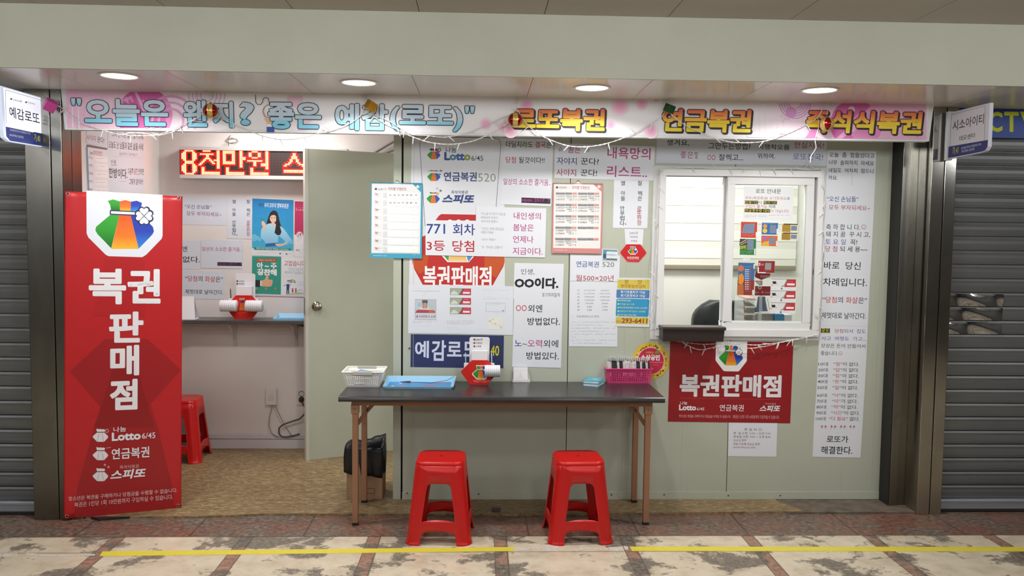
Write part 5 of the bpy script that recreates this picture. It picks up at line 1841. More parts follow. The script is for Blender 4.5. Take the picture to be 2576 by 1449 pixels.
tz = 0.727
pa, pb = onz(968, 978, tz), onz(1135, 978, tz)
pn = MB()
blk = mat('#23242c', 0.4)
y0, y1 = pa.y + 0.005, -0.055
pn.tube([(pb.x + 0.012, y1 + 0.005, tz + 0.036), (pb.x - 0.03, y1 - 0.03, tz + 0.018), (pb.x - 0.12, y1 - 0.075, tz + 0.010), (pb.x - 0.2, y1 - 0.06, tz + 0.012), (pb.x - 0.245, y1 - 0.052, tz + 0.012)], 0.0014, blk, 6)
pn.tube([(pb.x - 0.24, y1 - 0.052, tz + 0.012), (pb.x - 0.255, y1 - 0.05, tz + 0.012), (pb.x - 0.30, y1 - 0.045, tz + 0.010)], [0.005, 0.005, 0.002], blk, 8)
tray(pa.x, pb.x, y0, y1, tz, 'light blue marking tray with corded pen on the long table', pn, True)
pa = ony(690, 796, 0.97)
pn = MB()
q0 = (pa.x + 0.20, 1.06, SZ + 0.01)
pn.tube([(q0[0] + 0.01, 1.06, SZ + 0.008), (q0[0], 1.06, SZ + 0.03), (q0[0] + 0.005, 1.06, SZ + 0.075), (q0[0] + 0.05, 1.06, SZ + 0.08), (q0[0] + 0.11, 1.06, SZ + 0.055), (q0[0] + 0.16, 1.05, SZ + 0.02)], 0.0014, blk, 6)
pn.tube([(q0[0] - 0.01, 1.06, SZ + 0.010), (q0[0] + 0.03, 1.06, SZ + 0.012)], 0.004, blk, 8)
tray(pa.x, pa.x + 0.42, 0.975, 1.13, SZ, 'light blue marking tray on the wall shelf, half behind the door', pn, False)
# desk calendar tent
p = ony(455, 790, 0.98)
dc = thing('desk_calendar', (p.x, 1.03, SZ), 'white tent calendar on the wall shelf at the banner edge', 'calendar')
dm_ = MB()
x0, x1 = p.x - 0.12, p.x + 0.085
dm_.prism([(x0, 0.985, SZ + 0.002), (x1 + 0.01, 0.985, SZ + 0.002), (x1 - 0.012, 1.035, SZ + 0.165), (x0, 1.035, SZ + 0.165)], (0, 0.004, 0), mat('#e4e3e6', 0.6))
dm_.prism([(x0, 1.085, SZ + 0.002), (x1, 1.085, SZ + 0.002), (x1 - 0.012, 1.039, SZ + 0.165), (x0, 1.039, SZ + 0.165)], (0, 0.003, 0), mat('#d9d8dc', 0.6))
dm_.box(x0, x1 + 0.008, 0.985, 1.088, SZ, SZ + 0.003, mat('#d9d8dc', 0.6))
obj('page_stand', dm_, dc)
sp = MB()
for i in range(14):
    x = x0 + 0.008 + i * (x1 - x0 - 0.03) / 13
    sp.tube([(x, 1.037 + 0.006 * math.cos(t_), SZ + 0.163 + 0.006 * math.sin(t_)) for t_ in [2 * PI * k / 7 for k in range(8)]], 0.0008, mat('#5c6168', 0.3, 0.8), 4, False)
obj('spiral_binding', sp, dc, fix=False)

# ---- wall boxes and cables under the shelf
p0, p1 = BACK.pt(671, 977), BACK.pt(698, 1017)
jb = thing('junction_box', ((p0.x + p1.x) / 2, BACK_Y, p1.z), 'white rectangular junction box low on the room back wall', 'junction box')
obj('cover', MB().box(p0.x, p1.x, BACK_Y - 0.028, BACK_Y, p1.z, p0.z, mat('#dad6d4', 0.4)).box(p0.x + 0.02, p1.x - 0.02, BACK_Y - 0.030, BACK_Y - 0.027, p1.z + 0.035, p0.z - 0.04, mat('#d2cecc', 0.4)), jb, 0.004)
cb_ = MB()
grey = mat('#9a9692', 0.5)
cc = lambda x, y: tuple(ony(440 + x / 2.635, 780 + y / 2.635, BACK_Y - 0.031))
cb_.tube([cc(*q_) for q_ in ((645, 628), (640, 660), (626, 710), (624, 770), (640, 815), (670, 836), (690, 840))], 0.0035, grey, 6)
cb_.tube([cc(*q_) for q_ in ((664, 628), (680, 670), (706, 720), (730, 768), (770, 825), (792, 836))], 0.0035, grey, 6)
obj('cable', cb_, jb, fix=False)
p0, p1 = BACK.pt(746, 979), BACK.pt(774, 1019)
ou = thing('wall_outlet', ((p0.x + p1.x) / 2, BACK_Y, p1.z), 'white double wall outlet with black plug beside the open door', 'outlet')
obj('plate', MB().box(p0.x, p1.x, BACK_Y - 0.010, BACK_Y, p1.z, p0.z, mat('#dcd8d6', 0.4)), ou, 0.003)
om = MB()
cx = BACK.pt(759, 990).x
for zz in (BACK.pt(759, 990).z, BACK.pt(759, 1004).z):
    om.lathe((cx, BACK_Y - 0.0105, zz), [(0.0003, 0.001), (0.017, 0.001), (0.019, -0.003), (0.021, 0.0)], mat('#55504b', 0.5), 20, 'y')
obj('socket', om, ou)
zz = BACK.pt(759, 1004).z
pm = MB().lathe((cx, BACK_Y - 0.012, zz), [(0.0003, -0.032), (0.014, -0.03), (0.018, -0.012), (0.018, 0.0)], mat('#3a3430', 0.5), 18, 'y')
pm.tube([(cx, BACK_Y - 0.036, zz), (cx + 0.012, BACK_Y - 0.036, zz - 0.02)] + [cc(*q_) for q_ in ((864, 650), (858, 690), (826, 722), (770, 740), (714, 760), (690, 782), (690, 816), (706, 838), (736, 842), (780, 834), (826, 820))], 0.0055, mat('#56504c', 0.5), 8)
obj('power_plug', pm, ou, fix=False)

# ---- open door
D0, D1 = Vector((-1.196, 0.842, 0.012)), Vector((-0.545, 1.150, 0.012))
dd = (D1 - D0).normalized()
dn = Vector((-dd.y, dd.x, 0))
dpaint = painted('door_paint', '#b5baaa', '#babfb0', 2, 0.4, 0.4)
ZT = 2.152
door = bpy.data.objects.new('door_1', None)
COL.objects.link(door)
door.location = D1
tag(door, 'sage green door standing open inside the customer room', None, None, 'structure')
lf = MB().prism([D0, D1, D1 + dn * 0.045, D0 + dn * 0.045], (0, 0, ZT), dpaint)
obj('leaf', lf, door, 0.002)
eg = MB().prism([D0 - dd * 0.002 - dn * 0.002, D0 + dd * 0.022 - dn * 0.002, D0 + dd * 0.022 + dn * 0.047, D0 - dd * 0.002 + dn * 0.047], (0, 0, ZT), mat('#cfcfc6', 0.35, 0.2))
obj('edge_trim', eg, door, 0.001)
kz = 1.075
kc = D0 + dd * 0.075
kb = MB()
M_ = mat('#a59f94', 0.2, 1.0)
prof = [(0.0003, 0.066), (0.018, 0.064), (0.026, 0.055), (0.028, 0.045), (0.022, 0.034), (0.012, 0.026), (0.011, 0.014), (0.030, 0.009), (0.034, 0.0)]
for sgn in (-1,):
    base = kc + Vector((0, 0, kz))
    n = 24
    vs, fs = [], []
    for r_, h_ in prof:
        for k in range(n):
            a_ = 2 * PI * k / n
            vs.append(base - dn * h_ + dd * r_ * math.cos(a_) + Vector((0, 0, r_ * math.sin(a_))))
    for i in range(len(prof) - 1):
        for k in range(n):
            fs.append((i * n + k, i * n + (k + 1) % n, (i + 1) * n + (k + 1) % n, (i + 1) * n + k))
    kb.add(vs, fs, M_, True)
obj('door_knob', kb, door)
lp = MB().prism([D0 - dd * 0.004 + dn * 0.010, D0 - dd * 0.002 + dn * 0.010, D0 - dd * 0.002 + dn * 0.036, D0 - dd * 0.004 + dn * 0.036], (0, 0, 0.12), mat('#8a847a', 0.3, 0.9))
lpo = obj('latch_plate', lp, door)
lpo.location.z = kz - 0.06

# ---- red plastic stools
STH = 0.424


def stool_shell():
    """monobloc stool side walls: four panels with a window and an arch, bent round the corners"""
    m = mat('#c41414', 0.32, spec=0.5)
    half = lambda t: 0.168 + (0.127 - 0.168) * t     # half width at height fraction t
    mb = MB()

    def rsq(s, t):
        """s in [-1,1] runs along one side from mid corner to mid corner"""
        h = half(t)
        c = 0.055
        f = h - c
        flat = f
        arc = PI / 4 * c
        tot = flat + arc
        d = abs(s) * tot
        if d <= flat:
            x, y = d, -h
        else:
            a = (d - flat) / c
            x, y = flat + c * math.sin(a), -h + c - c * math.cos(a)
        return (x if s >= 0 else -x), y
    outer = [(-1, 0), (-0.60, 0)]
    for k in range(0, 13):      # bottom arch
        a = PI - PI * k / 12
        outer.append((0.60 * math.cos(a) if 0 < k < 12 else (-0.58 if k == 0 else 0.58), 0.125 + 0.055 * math.sin(a)))
    outer += [(0.60, 0), (1, 0), (1, 1), (-1, 1)]
    hole = []
    for k in range(0, 11):      # lower edge of the window, bowed
        u = -0.60 + 1.20 * k / 10
        hole.append((u, 0.292 + 0.028 * (1 - (u / 0.6) ** 2)))
    for a0, cx, cy in ((0, 0.30, 0.70), (90, -0.30, 0.70)):
        for k in range(7):
            a = math.radians(a0 + 90 * k / 6)
            hole.append((cx + 0.20 * math.cos(a), cy + 0.075 * math.sin(a)))
    bm = bmesh.new()
    loops = [[Vector((u, v, 0)) for u, v in outer], [Vector((u, v, 0)) for u, v in hole]]
    tris = tessellate_polygon(loops)
    vv = [bm.verts.new(p) for lp_ in loops for p in lp_]
    for t in tris:
        try:
            bm.faces.new([vv[i] for i in t])
        except ValueError:
            pass
    for u in (-0.95, -0.9, -0.84, -0.78, -0.7, -0.62, -0.5, 0.5, 0.62, 0.7, 0.78, 0.84, 0.9, 0.95):
        bmesh.ops.bisect_plane(bm, geom=bm.verts[:] + bm.edges[:] + bm.faces[:], plane_co=(u, 0, 0), plane_no=(1, 0, 0))
    for v in (0.02, 0.25, 0.5, 0.75, 0.9):
        bmesh.ops.bisect_plane(bm, geom=bm.verts[:] + bm.edges[:] + bm.faces[:], plane_co=(0, v, 0), plane_no=(0, 1, 0))
    bm.verts.index_update()
    v2 = [(v.co.x, v.co.y) for v in bm.verts]
    fc = [[v.index for v in f.verts] for f in bm.faces]
    bm.free()
    for side in range(4):
        ca, sa = math.cos(side * PI / 2), math.sin(side * PI / 2)
        vs = []
        for u, t in v2:
            x, y = rsq(u, t)
            flare = 0.006 * max(0, 1 - t / 0.03)
            k = 1 + flare / 0.16
            x, y = x * k, y * k
            vs.append((x * ca - y * sa, x * sa + y * ca, t * (STH - 0.02)))
        mb.add(vs, fc, m, True)
    return mb


def stool_seat():
    m = mat('#c81616', 0.28, spec=0.5)
    mb = MB()
    rings = []
    n = 64
    prof = [(0.1272, STH - 0.024), (0.1272, STH - 0.013), (0.1252, STH - 0.005), (0.1205, STH - 0.001), (0.113, STH), (0.009, STH), (0.0085, STH - 0.006)]
    vs, fs = [], []
    for h, z in prof:
        c = min(0.055, h * 0.45) if h > 0.02 else h
        f = h - c
        for q_ in range(4):           # four straight sides joined by quarter circles
            for k in range(n // 4):
                a = PI / 2 * q_ + PI / 2 * k / (n // 4 - 1)
                sx_, sy_ = ((1, 1), (-1, 1), (-1, -1), (1, -1))[q_]
                vs.append((sx_ * f + c * math.cos(a), sy_ * f + c * math.sin(a), z))
    for i in range(len(prof) - 1):
        for k in range(n):
            fs.append((i * n + k, i * n + (k + 1) % n, (i + 1) * n + (k + 1) % n, (i + 1) * n + k))
    mb.add(vs, fs[:4 * n], m, True)
    mb.add(vs, fs[4 * n:], m)
    mb.add([(0.009 * math.cos(2 * PI * k / 12), 0.009 * math.sin(2 * PI * k / 12), STH - 0.0055) for k in range(12)], [tuple(range(12))], mat('#3a0505', 0.8))
    return mb


def stool_ribs():
    m = mat('#a81010', 0.4)
    mb = MB()
    for x in (-0.05, 0, 0.05):
        mb.box(x - 0.0015, x + 0.0015, -0.10, 0.10, STH - 0.028, STH - 0.006, m)
        mb.box(-0.10, 0.10, x - 0.0015, x + 0.0015, STH - 0.028, STH - 0.006, m)
    return mb


st0 = thing('plastic_stool', (0, 0, 0), 'red plastic stool before the middle of the table, beside the yellow tape gap', 'stool', 'red plastic stools')
lg = obj('leg_frame', stool_shell(), st0)
sm = lg.modifiers.new('thickness', 'SOLIDIFY')
sm.thickness = 0.004
sm.offset = -1
obj('seat', stool_seat(), st0)
obj('underside_rib', stool_ribs(), st0)
st0.location = (0.529, -0.545, 0)
st0.rotation_euler.z = math.radians(3)
s1 = copytree(st0)
s1.location = (-0.198, -0.548, 0)
s1.rotation_euler.z = math.radians(-2.5)
s1['label'] = 'red plastic stool before the table, nearer the cardboard bin'
s2 = copytree(st0)
s2.location = (-2.075, 0.92, 0.012)
s2.rotation_euler.z = math.radians(2)
s2['label'] = 'red plastic stool inside the room, half behind the red banner'
# ================================================================== LONG TABLE
TT = 0.727
tb = thing('folding_table', (0.126, -0.25, 0), 'long folding table with dark top and copper brown metal legs', 'table')
topm = painted('table_laminate', '#2a2829', '#312f30', 6, 0.26, 0.4)
tm = MB()
x0, x1, y0, y1 = -0.750, 1.003, -0.490, -0.008
prof = [(y0 + 0.010, TT - 0.030), (y0 + 0.002, TT - 0.026), (y0, TT - 0.016), (y0 + 0.004, TT - 0.005), (y0 + 0.014, TT - 0.0005), (y0 + 0.03, TT), (y1, TT), (y1, TT - 0.030)]
n = len(prof)
vs = [(x, y, z) for x in (x0, x1) for y, z in prof]
tm.add(vs, [(i, (i + 1) % n, n + (i + 1) % n, n + i) for i in range(n)] + [tuple(range(n - 1, -1, -1)), tuple(range(n, 2 * n))], topm)
obj('tabletop', tm, tb, 0.001)
brn = mat('#8a5f44', 0.42, 0.0, 0.5)
brn2 = mat('#9c7156', 0.4, 0.0, 0.5)
fr = MB()
fx0, fx1, fy0, fy1 = -0.690, 0.948, -0.425, -0.035
zf0, zf1 = TT - 0.062, TT - 0.031
fr.box(fx0, fx1, fy0, fy0 + 0.022, zf0, zf1, brn)
fr.box(fx0, fx1, fy1 - 0.022, fy1, zf0, zf1, brn)
fr.box(fx0, fx0 + 0.022, fy0, fy1, zf0, zf1, brn)
fr.box(fx1 - 0.022, fx1, fy0, fy1, zf0, zf1, brn)
obj('under_frame', fr, tb, 0.002)
for sx, lx in ((-1, -0.672), (1, 0.928)):
    for fy, ly in ((0, -0.402), (1, -0.052)):
        lm = MB()
        z0 = 0.0 if not fy else 0.012
        lm.box(lx - 0.0155, lx + 0.0155, ly - 0.0155, ly + 0.0155, z0 + 0.014, zf0 + 0.005, brn2)
        if not fy:
            lm.box(lx - 0.021, lx + 0.021, ly - 0.023, ly + 0.014, zf0 - 0.045, zf0 + 0.006, brn2)
            lm.lathe((lx, ly - 0.024, zf0 - 0.02), [(0.0003, -0.003), (0.005, -0.002), (0.006, 0.001)], mat('#9a7a5a', 0.3, 0.8), 10, 'y')
        lg = obj('leg', lm, tb, 0.002)
        ft = MB().box(lx - 0.0165, lx + 0.0165, ly - 0.0165, ly + 0.0165, z0, z0 + 0.016, mat('#1c1b1b', 0.6))
        obj('foot_cap', ft, lg, 0.002)
    bm_ = MB()
    for ly in (-0.36,):
        bm_.bar((lx - sx * 0.005, ly, zf0 - 0.115), (lx - sx * 0.065, ly, zf0 - 0.03), 0.006, 0.022, brn)
        bm_.bar((lx - sx * 0.055, ly + 0.006, zf0 - 0.045), (lx - sx * 0.105, ly + 0.006, zf0 + 0.012), 0.006, 0.022, brn)
        bm_.lathe((lx - sx * 0.06, ly - 0.006, zf0 - 0.038), [(0.0003, -0.003), (0.006, -0.002), (0.006, 0.012)], mat('#5a4030', 0.4, 0.5), 10, 'y')
    obj('brace', bm_, tb)

# ---- baskets
def basket(name, cx, cy, z, w0, d0, w1, d1, h, m, label, rows, cols, handle, yaw=0.0):
    """open basket with punched walls; w0,d0 at the base, w1,d1 at the rim"""
    t = thing(name, (cx, cy, z), label, 'basket')
    mb = MB()
    th = 0.002

    def P_(u, v, side, out=0.0):
        a, b = (w0 + (w1 - w0) * v) / 2, (d0 + (d1 - d0) * v) / 2
        zz = z + v * h
        if side == 0:
            return (cx + u * a, cy - b - out, zz)
        if side == 1:
            return (cx + a + out, cy + u * b, zz)
        if side == 2:
            return (cx - u * a, cy + b + out, zz)
        return (cx - a - out, cy - u * b, zz)
    for side in range(4):
        nc = cols if side % 2 == 0 else max(4, int(cols * d0 / w0))
        us = [-1.0]
        for i in range(nc):
            c = -0.88 + 1.76 * (i + 0.5) / nc
            hw = 0.88 / nc * 0.52
            us += [c - hw, c + hw]
        us.append(1.0)
        vs_ = [0.0]
        for j in range(rows):
            c = 0.10 + 0.66 * (j + 0.5) / rows
            hw = 0.33 / rows * 0.50
            vs_ += [c - hw, c + hw]
        vs_.append(1.0)
        for i in range(len(us) - 1):
            for j in range(len(vs_) - 1):
                if i % 2 == 1 and j % 2 == 1:
                    continue
                q_ = [P_(us[i], vs_[j], side), P_(us[i + 1], vs_[j], side), P_(us[i + 1], vs_[j + 1], side), P_(us[i], vs_[j + 1], side)]
                mb.add(q_, [(0, 1, 2, 3)], m)
    mb.add([(cx - w0 / 2, cy - d0 / 2, z + 0.001), (cx + w0 / 2, cy - d0 / 2, z + 0.001), (cx + w0 / 2, cy + d0 / 2, z + 0.001), (cx - w0 / 2, cy + d0 / 2, z + 0.001)], [(0, 1, 2, 3)], m)
    wl = obj('basket_wall', mb, t)
    sd = wl.modifiers.new('thickness', 'SOLIDIFY')
    sd.thickness = 0.002
    rm = MB()
    a, b = w1 / 2, d1 / 2
    zr = z + h
    for q0, q1 in (((-a, -b), (a, -b)), ((a, -b), (a, b)), ((a, b), (-a, b)), ((-a, b), (-a, -b))):
        rm.bar((cx + q0[0], cy + q0[1], zr), (cx + q1[0], cy + q1[1], zr), 0.010, 0.006, m)
    obj('rim', rm, t, 0.002)
    if handle:
        for s_ in (-1, 1):
            hm_ = MB().box(cx - 0.055, cx + 0.055, cy + s_ * b - 0.006, cy + s_ * b + 0.006, zr - 0.016, zr + 0.004, mat('#bcb8ac', 0.4))
            obj('handle', hm_, t, 0.002)
    return t


bx0, bx1 = onz(872, 974, TT), onz(960, 973, TT)
by = bx0.y + 0.005
bc = ((bx0.x + bx1.x) / 2 - 0.006, by + 0.075)
basket('white_basket', bc[0], bc[1], TT + 0.0005, 0.185, 0.150, 0.226, 0.205, 0.088, mat('#f0f0ec', 0.35), 'white plastic basket of paper slips at the left end of the table', 6, 16, True)
cols_ = ['#e4e6ec', '#dfe3ea', '#7d9cc0', '#e9ebef', '#c3d2e2', '#e6e3e0']
labs = ['white paper slip lying flat lowest in the white basket', 'white folded slip leaning left in the white basket', 'blue printed slip on top in the white basket', 'white slip curling to the right in the white basket', 'pale blue slip slanting across the white basket', 'cream receipt slip at the front of the white basket']
for k in range(6):
    sm2 = MB()
    w_, d_ = 0.08, 0.035
    cx, cy, cz = bc[0] + (-0.035, -0.03, 0.0, 0.05, 0.02, -0.01)[k], bc[1] + (0.0, 0.02, 0.01, 0.01, -0.015, -0.035)[k], TT + (0.006, 0.036, 0.074, 0.061, 0.048, 0.022)[k]
    rz, tx, tyy = (0.1, 0.5, -0.3, 0.25, -0.5, 0.05)[k], (0.0, 0.03, 0.06, 0.03, 0.05, 0.04)[k], (0.0, 0.05, 0.02, -0.05, -0.03, 0.02)[k]
    if k == 0:
        w_ = 0.06
    M3 = Matrix.Translation((cx, cy, cz)) @ Matrix.Rotation(rz, 4, 'Z') @ Matrix.Rotation(tx, 4, 'X') @ Matrix.Rotation(tyy, 4, 'Y')
    sm2.grid(lambda u, v: tuple(M3 @ Vector(((u - .5) * w_ * 1.1, (v - .5) * d_ * 2, 0.003 * math.sin(u * 3 + k)))), 8, 3, mat(cols_[k], 0.6))
    o_ = obj('paper_slip', sm2, fix=False)
    o_.modifiers.new('thickness', 'SOLIDIFY').thickness = 0.0006
    tag(o_, labs[k], 'paper slip', 'slips in the white basket')

px0, px1 = onz(1528, 964, TT), onz(1637, 966, TT)
pk_c = ((px0.x + px1.x) / 2 + 0.002, px0.y + 0.05)
PW = px1.x - px0.x
basket('pink_basket', pk_c[0], pk_c[1], TT + 0.0005, PW, 0.085, PW + 0.022, 0.112, 0.085, mat('#d8437c', 0.35), 'hot pink plastic basket of ticket sheets at the right end of the table', 5, 18, False)
nsh = 22
order = [0, 0, 1, 1, 1, 0, 1, 1, 0, 0, 0, 0, 0, 0, 0, 1, 1, 0, 1, 1, 0, 1]
tick_lab = ('ticket sheet standing in the pink basket with white front', 'ticket sheet standing in the pink basket with black printed front')
for k in range(nsh):
    x = pk_c[0] - PW / 2 + 0.008 + k * (PW - 0.016) / (nsh - 1)
    y = pk_c[1] + rnd.uniform(-0.006, 0.006)
    zb = TT + 0.004
    hh = 0.145 + rnd.uniform(-0.006, 0.006)
    lean = 0.010
    dd_ = 0.034
    m3 = MB()
    m3.hexa([(x, y - dd_, zb), (x + 0.0018, y - dd_, zb), (x + 0.0018, y + dd_, zb), (x, y + dd_, zb), (x - 0.012, y - dd_ + lean * 0.2, zb + hh), (x - 0.0102, y - dd_ + lean * 0.2, zb + hh), (x - 0.0102, y + dd_, zb + hh), (x - 0.012, y + dd_, zb + hh)], mat('#e7e7e8', 0.6))
    # front-facing flap folded sideways, showing the printed face
    fw = 0.0115
    xa = x - 0.0095
    c1 = '#26272b' if order[k] else '#e2e0e2'
    m3.hexa([(x - 0.004, y - dd_ - 0.001, zb + 0.03), (x - 0.004 + fw, y - dd_ - 0.0025, zb + 0.03), (x - 0.004 + fw, y - dd_ - 0.0015, zb + 0.03), (x - 0.004, y - dd_, zb + 0.03),
             (xa, y - dd_ - 0.001, zb + hh - 0.022), (xa + fw, y - dd_ - 0.0025, zb + hh - 0.022), (xa + fw, y - dd_ - 0.0015, zb + hh - 0.022), (xa, y - dd_, zb + hh - 0.022)], mat(c1, 0.5))
    for j in range(5):
        zz = zb + 0.075 + j * 0.009
        m3.box(xa + 0.003, xa + 0.003 + rnd.uniform(0.003, 0.006), y - dd_ - 0.0032, y - dd_ - 0.0026, zz, zz + 0.0022, mat('#8d8d92' if order[k] else '#c48a98', 0.6))
    o_ = obj('ticket_sheet', m3, fix=False)
    pos = 'fewest sheets from the left end' if k == 0 else ''
    tag(o_, tick_lab[order[k]] + ', ' + ('first' if k == 0 else 'last' if k == nsh - 1 else ('second third fourth fifth sixth seventh eighth ninth tenth eleventh twelfth thirteenth fourteenth fifteenth sixteenth seventeenth eighteenth nineteenth twentieth twenty-first'.split()[k - 1])) + ' from the left', 'ticket sheet', 'ticket sheets in the pink basket')

# ---- teal booklets
b0 = onz(1497, 973, TT)
for k in range(2):
    zz = TT + 0.0003 + k * 0.016
    r_ = math.radians((-24, -20)[k])
    w_, d_, t_ = 0.092, 0.135, 0.0145
    M3 = Matrix.Translation((b0.x + (0.004, 0.0)[k], b0.y + 0.075 + (0, 0.006)[k], zz)) @ Matrix.Rotation(r_, 4, 'Z')
    root = thing('booklet', M3.translation, ('lower teal booklet beside the pink basket', 'upper teal booklet with pale emblem beside the pink basket')[k], 'booklet', 'teal booklets on the table')
    tf = lambda p: tuple(M3 @ Vector(p))
    bx_ = lambda mb, a, b, c, d, e, f, m: mb.hexa([tf(p) for p in ((a, c, e), (b, c, e), (b, d, e), (a, d, e), (a, c, f), (b, c, f), (b, d, f), (a, d, f))], m)
    cv = MB()
    te = mat('#4aa6bc', 0.4)
    bx_(cv, -w_ / 2, w_ / 2, -d_ / 2, d_ / 2, 0, 0.0012, te)
    bx_(cv, -w_ / 2, w_ / 2, -d_ / 2, d_ / 2, t_ - 0.0012, t_, te)
    bx_(cv, -w_ / 2, -w_ / 2 + 0.0012, -d_ / 2, d_ / 2, 0, t_, te)
    if k == 1:
        for u, v, r__, c in ((0.0, 0.012, 0.012, '#b8a8c0'), (0.008, 0.0, 0.007, '#e6ecf0'), (0.02, 0.004, 0.006, '#e6ecf0'), (0.002, -0.008, 0.004, '#d08aa0')):
            cv.add([tf((u + r__ * math.cos(a_), v + r__ * math.sin(a_), t_ + 0.0002)) for a_ in [2 * PI * i / 10 for i in range(10)]], [tuple(range(10))], mat(c, 0.5))
    obj('cover', cv, root, fix=False)
    pg = MB()
    bx_(pg, -w_ / 2 + 0.0014, w_ / 2 - 0.003, -d_ / 2 + 0.002, d_ / 2 - 0.002, 0.0013, t_ - 0.0013, mat('#d9dfe4', 0.7))
    obj('pages', pg, root, fix=False)

# ---- acrylic stand with cards
c0 = onz(1311, 962, TT)
cs_ = thing('card_stand', (c0.x, c0.y + 0.02, TT), 'clear acrylic stand of white cards in the middle of the table', 'card stand')
acr = bpy.data.materials.new('clear_acrylic')
acr.use_nodes = True
ab = acr.node_tree.nodes['Principled BSDF']
ab.inputs['Base Color'].default_value = (0.95, 0.97, 0.97, 1)
ab.inputs['Roughness'].default_value = 0.05
ab.inputs['Alpha'].default_value = 0.28
am = MB()
am.box(c0.x - 0.050, c0.x + 0.055, c0.y, c0.y + 0.055, TT, TT + 0.003, acr)
am.prism([(c0.x - 0.050, c0.y + 0.020, TT), (c0.x + 0.053, c0.y + 0.020, TT), (c0.x + 0.048, c0.y + 0.045, TT + 0.07), (c0.x - 0.048, c0.y + 0.045, TT + 0.07)], (0, 0.003, 0), acr)
am.box(c0.x - 0.050, c0.x + 0.053, c0.y + 0.002, c0.y + 0.005, TT, TT + 0.02, acr)
obj('holder', am, cs_)
cm = MB()
cm.prism([(c0.x - 0.044, c0.y + 0.006, TT + 0.004), (c0.x + 0.040, c0.y + 0.006, TT + 0.004), (c0.x + 0.038, c0.y + 0.018, TT + 0.085), (c0.x - 0.046, c0.y + 0.018, TT + 0.085)], (0, 0.012, 0), mat('#e9e9ec', 0.5))
obj('card_stack', cm, cs_)
P = Print(Surf((0, c0.y + 0.006, TT + 0.004), (0, -1, 0.148)), [(1290, 926), (1327, 926), (1327, 960), (1290, 960)], N0, 0.0008, None)
P.cr = B8
P.micro(200, 650, 350, 690, '#d0cfd6', 2)
P.line([(290, 700), (275, 740), (296, 755)], 3, '#b9bac4')
P.line([(296, 705), (310, 750)], 3, '#c8a8b8')
P.micro(220, 766, 358, 782, '#8a8c96')
obj('card_print', P.mb, cs_, fix=False)

p = onz(1248, 1288, 0.012)
tag(obj('floor_plate', MB().box(p.x - 0.024, p.x + 0.024, p.y, p.y + 0.03, 0.012, 0.030, mat('#4a4440', 0.6)), None, 0.002), 'small dark block on the flooring strip between the two front stools', 'floor plate')

# ================================================================== CARDBOARD BIN
bn = thing('waste_box', (-0.672, 0.09, 0.012), 'cardboard box bin with black liner behind the left table legs', 'bin')
kr = painted('corrugated_card', '#9c7d62', '#ab8b6e', 9, 0.75, 0.2)
bmx = MB()
bx0_, bx1_, by0_, by1_, bz1_ = -0.785, -0.575, 0.006, 0.20, 0.285
for a_ in ((bx0_, bx1_, by0_, by0_ + 0.004), (bx0_, bx1_, by1_ - 0.004, by1_), (bx0_, bx0_ + 0.004, by0_, by1_), (bx1_ - 0.004, bx1_, by0_, by1_)):
    bmx.box(a_[0], a_[1], a_[2], a_[3], 0.012, bz1_, kr)
bmx.box(bx0_, bx1_, by0_, by1_, 0.012, 0.016, kr)
bmx.box(bx0_ + 0.02, bx1_ - 0.02, by0_ - 0.001, by0_, 0.20, 0.225, mat('#a85a5c', 0.6))
for z_, w_ in ((0.075, 0.05), (0.045, 0.05)):
    bmx.box(-0.69, -0.62, by0_ - 0.0008, by0_, z_, z_ + 0.002, mat('#5a4638', 0.7))
for x_ in (-0.69, -0.62):
    bmx.box(x_, x_ + 0.002, by0_ - 0.0008, by0_, 0.045, 0.077, mat('#5a4638', 0.7))
obj('box_body', bmx, bn, 0.001)
lin_m = mat('#14181a', 0.36, spec=0.5)
lm = MB()
n = 48
rr2 = random.Random(3)
ph = [rr2.uniform(0, 6) for _ in range(8)]


def liner(u, v):
    a = 2 * PI * u
    ca, sa = math.cos(a), math.sin(a)
    s_ = 1 / max(abs(ca), abs(sa))
    wob = 0.006 * math.sin(5 * a + ph[0]) + 0.004 * math.sin(9 * a + ph[1])
    hw, hd = (bx1_ - bx0_) / 2, (by1_ - by0_) / 2
    lip = 0.332 + 0.010 * math.sin(2 * a + 0.6) + (0.022 * max(0, math.cos(a - 0.6)) ** 4)
    if v < 0.5:                      # outer hem hanging down the box
        k = v / 0.5
        out = 0.005 + 0.004 * math.sin(PI * k) + wob * (1.4 - k) + 0.003 * math.sin(17 * a + 3 * k) * (1 - k)
        z = lip - (1 - k) * (0.150 + 0.030 * math.sin(a + 2.6) + 0.012 * math.sin(4 * a + ph[3]))
    else:                            # folded over and down inside
        k = (v - 0.5) / 0.5
        out = 0.005 - 0.020 * min(1, k * 7) - 0.014 * k + wob * 0.3
        z = lip - k * 0.17
    sh = s_
    return ((bx0_ + bx1_) / 2 + (hw + out) * ca * sh, (by0_ + by1_) / 2 + (hd + out) * sa * sh, z + 0.003 * math.sin(13 * a + v * 9) * math.sin(PI * v))


lm.grid(liner, 72, 16, lin_m)
lo = obj('bin_liner', lm, bn, fix=False)
lo.modifiers.new('thickness', 'SOLIDIFY').thickness = 0.0008

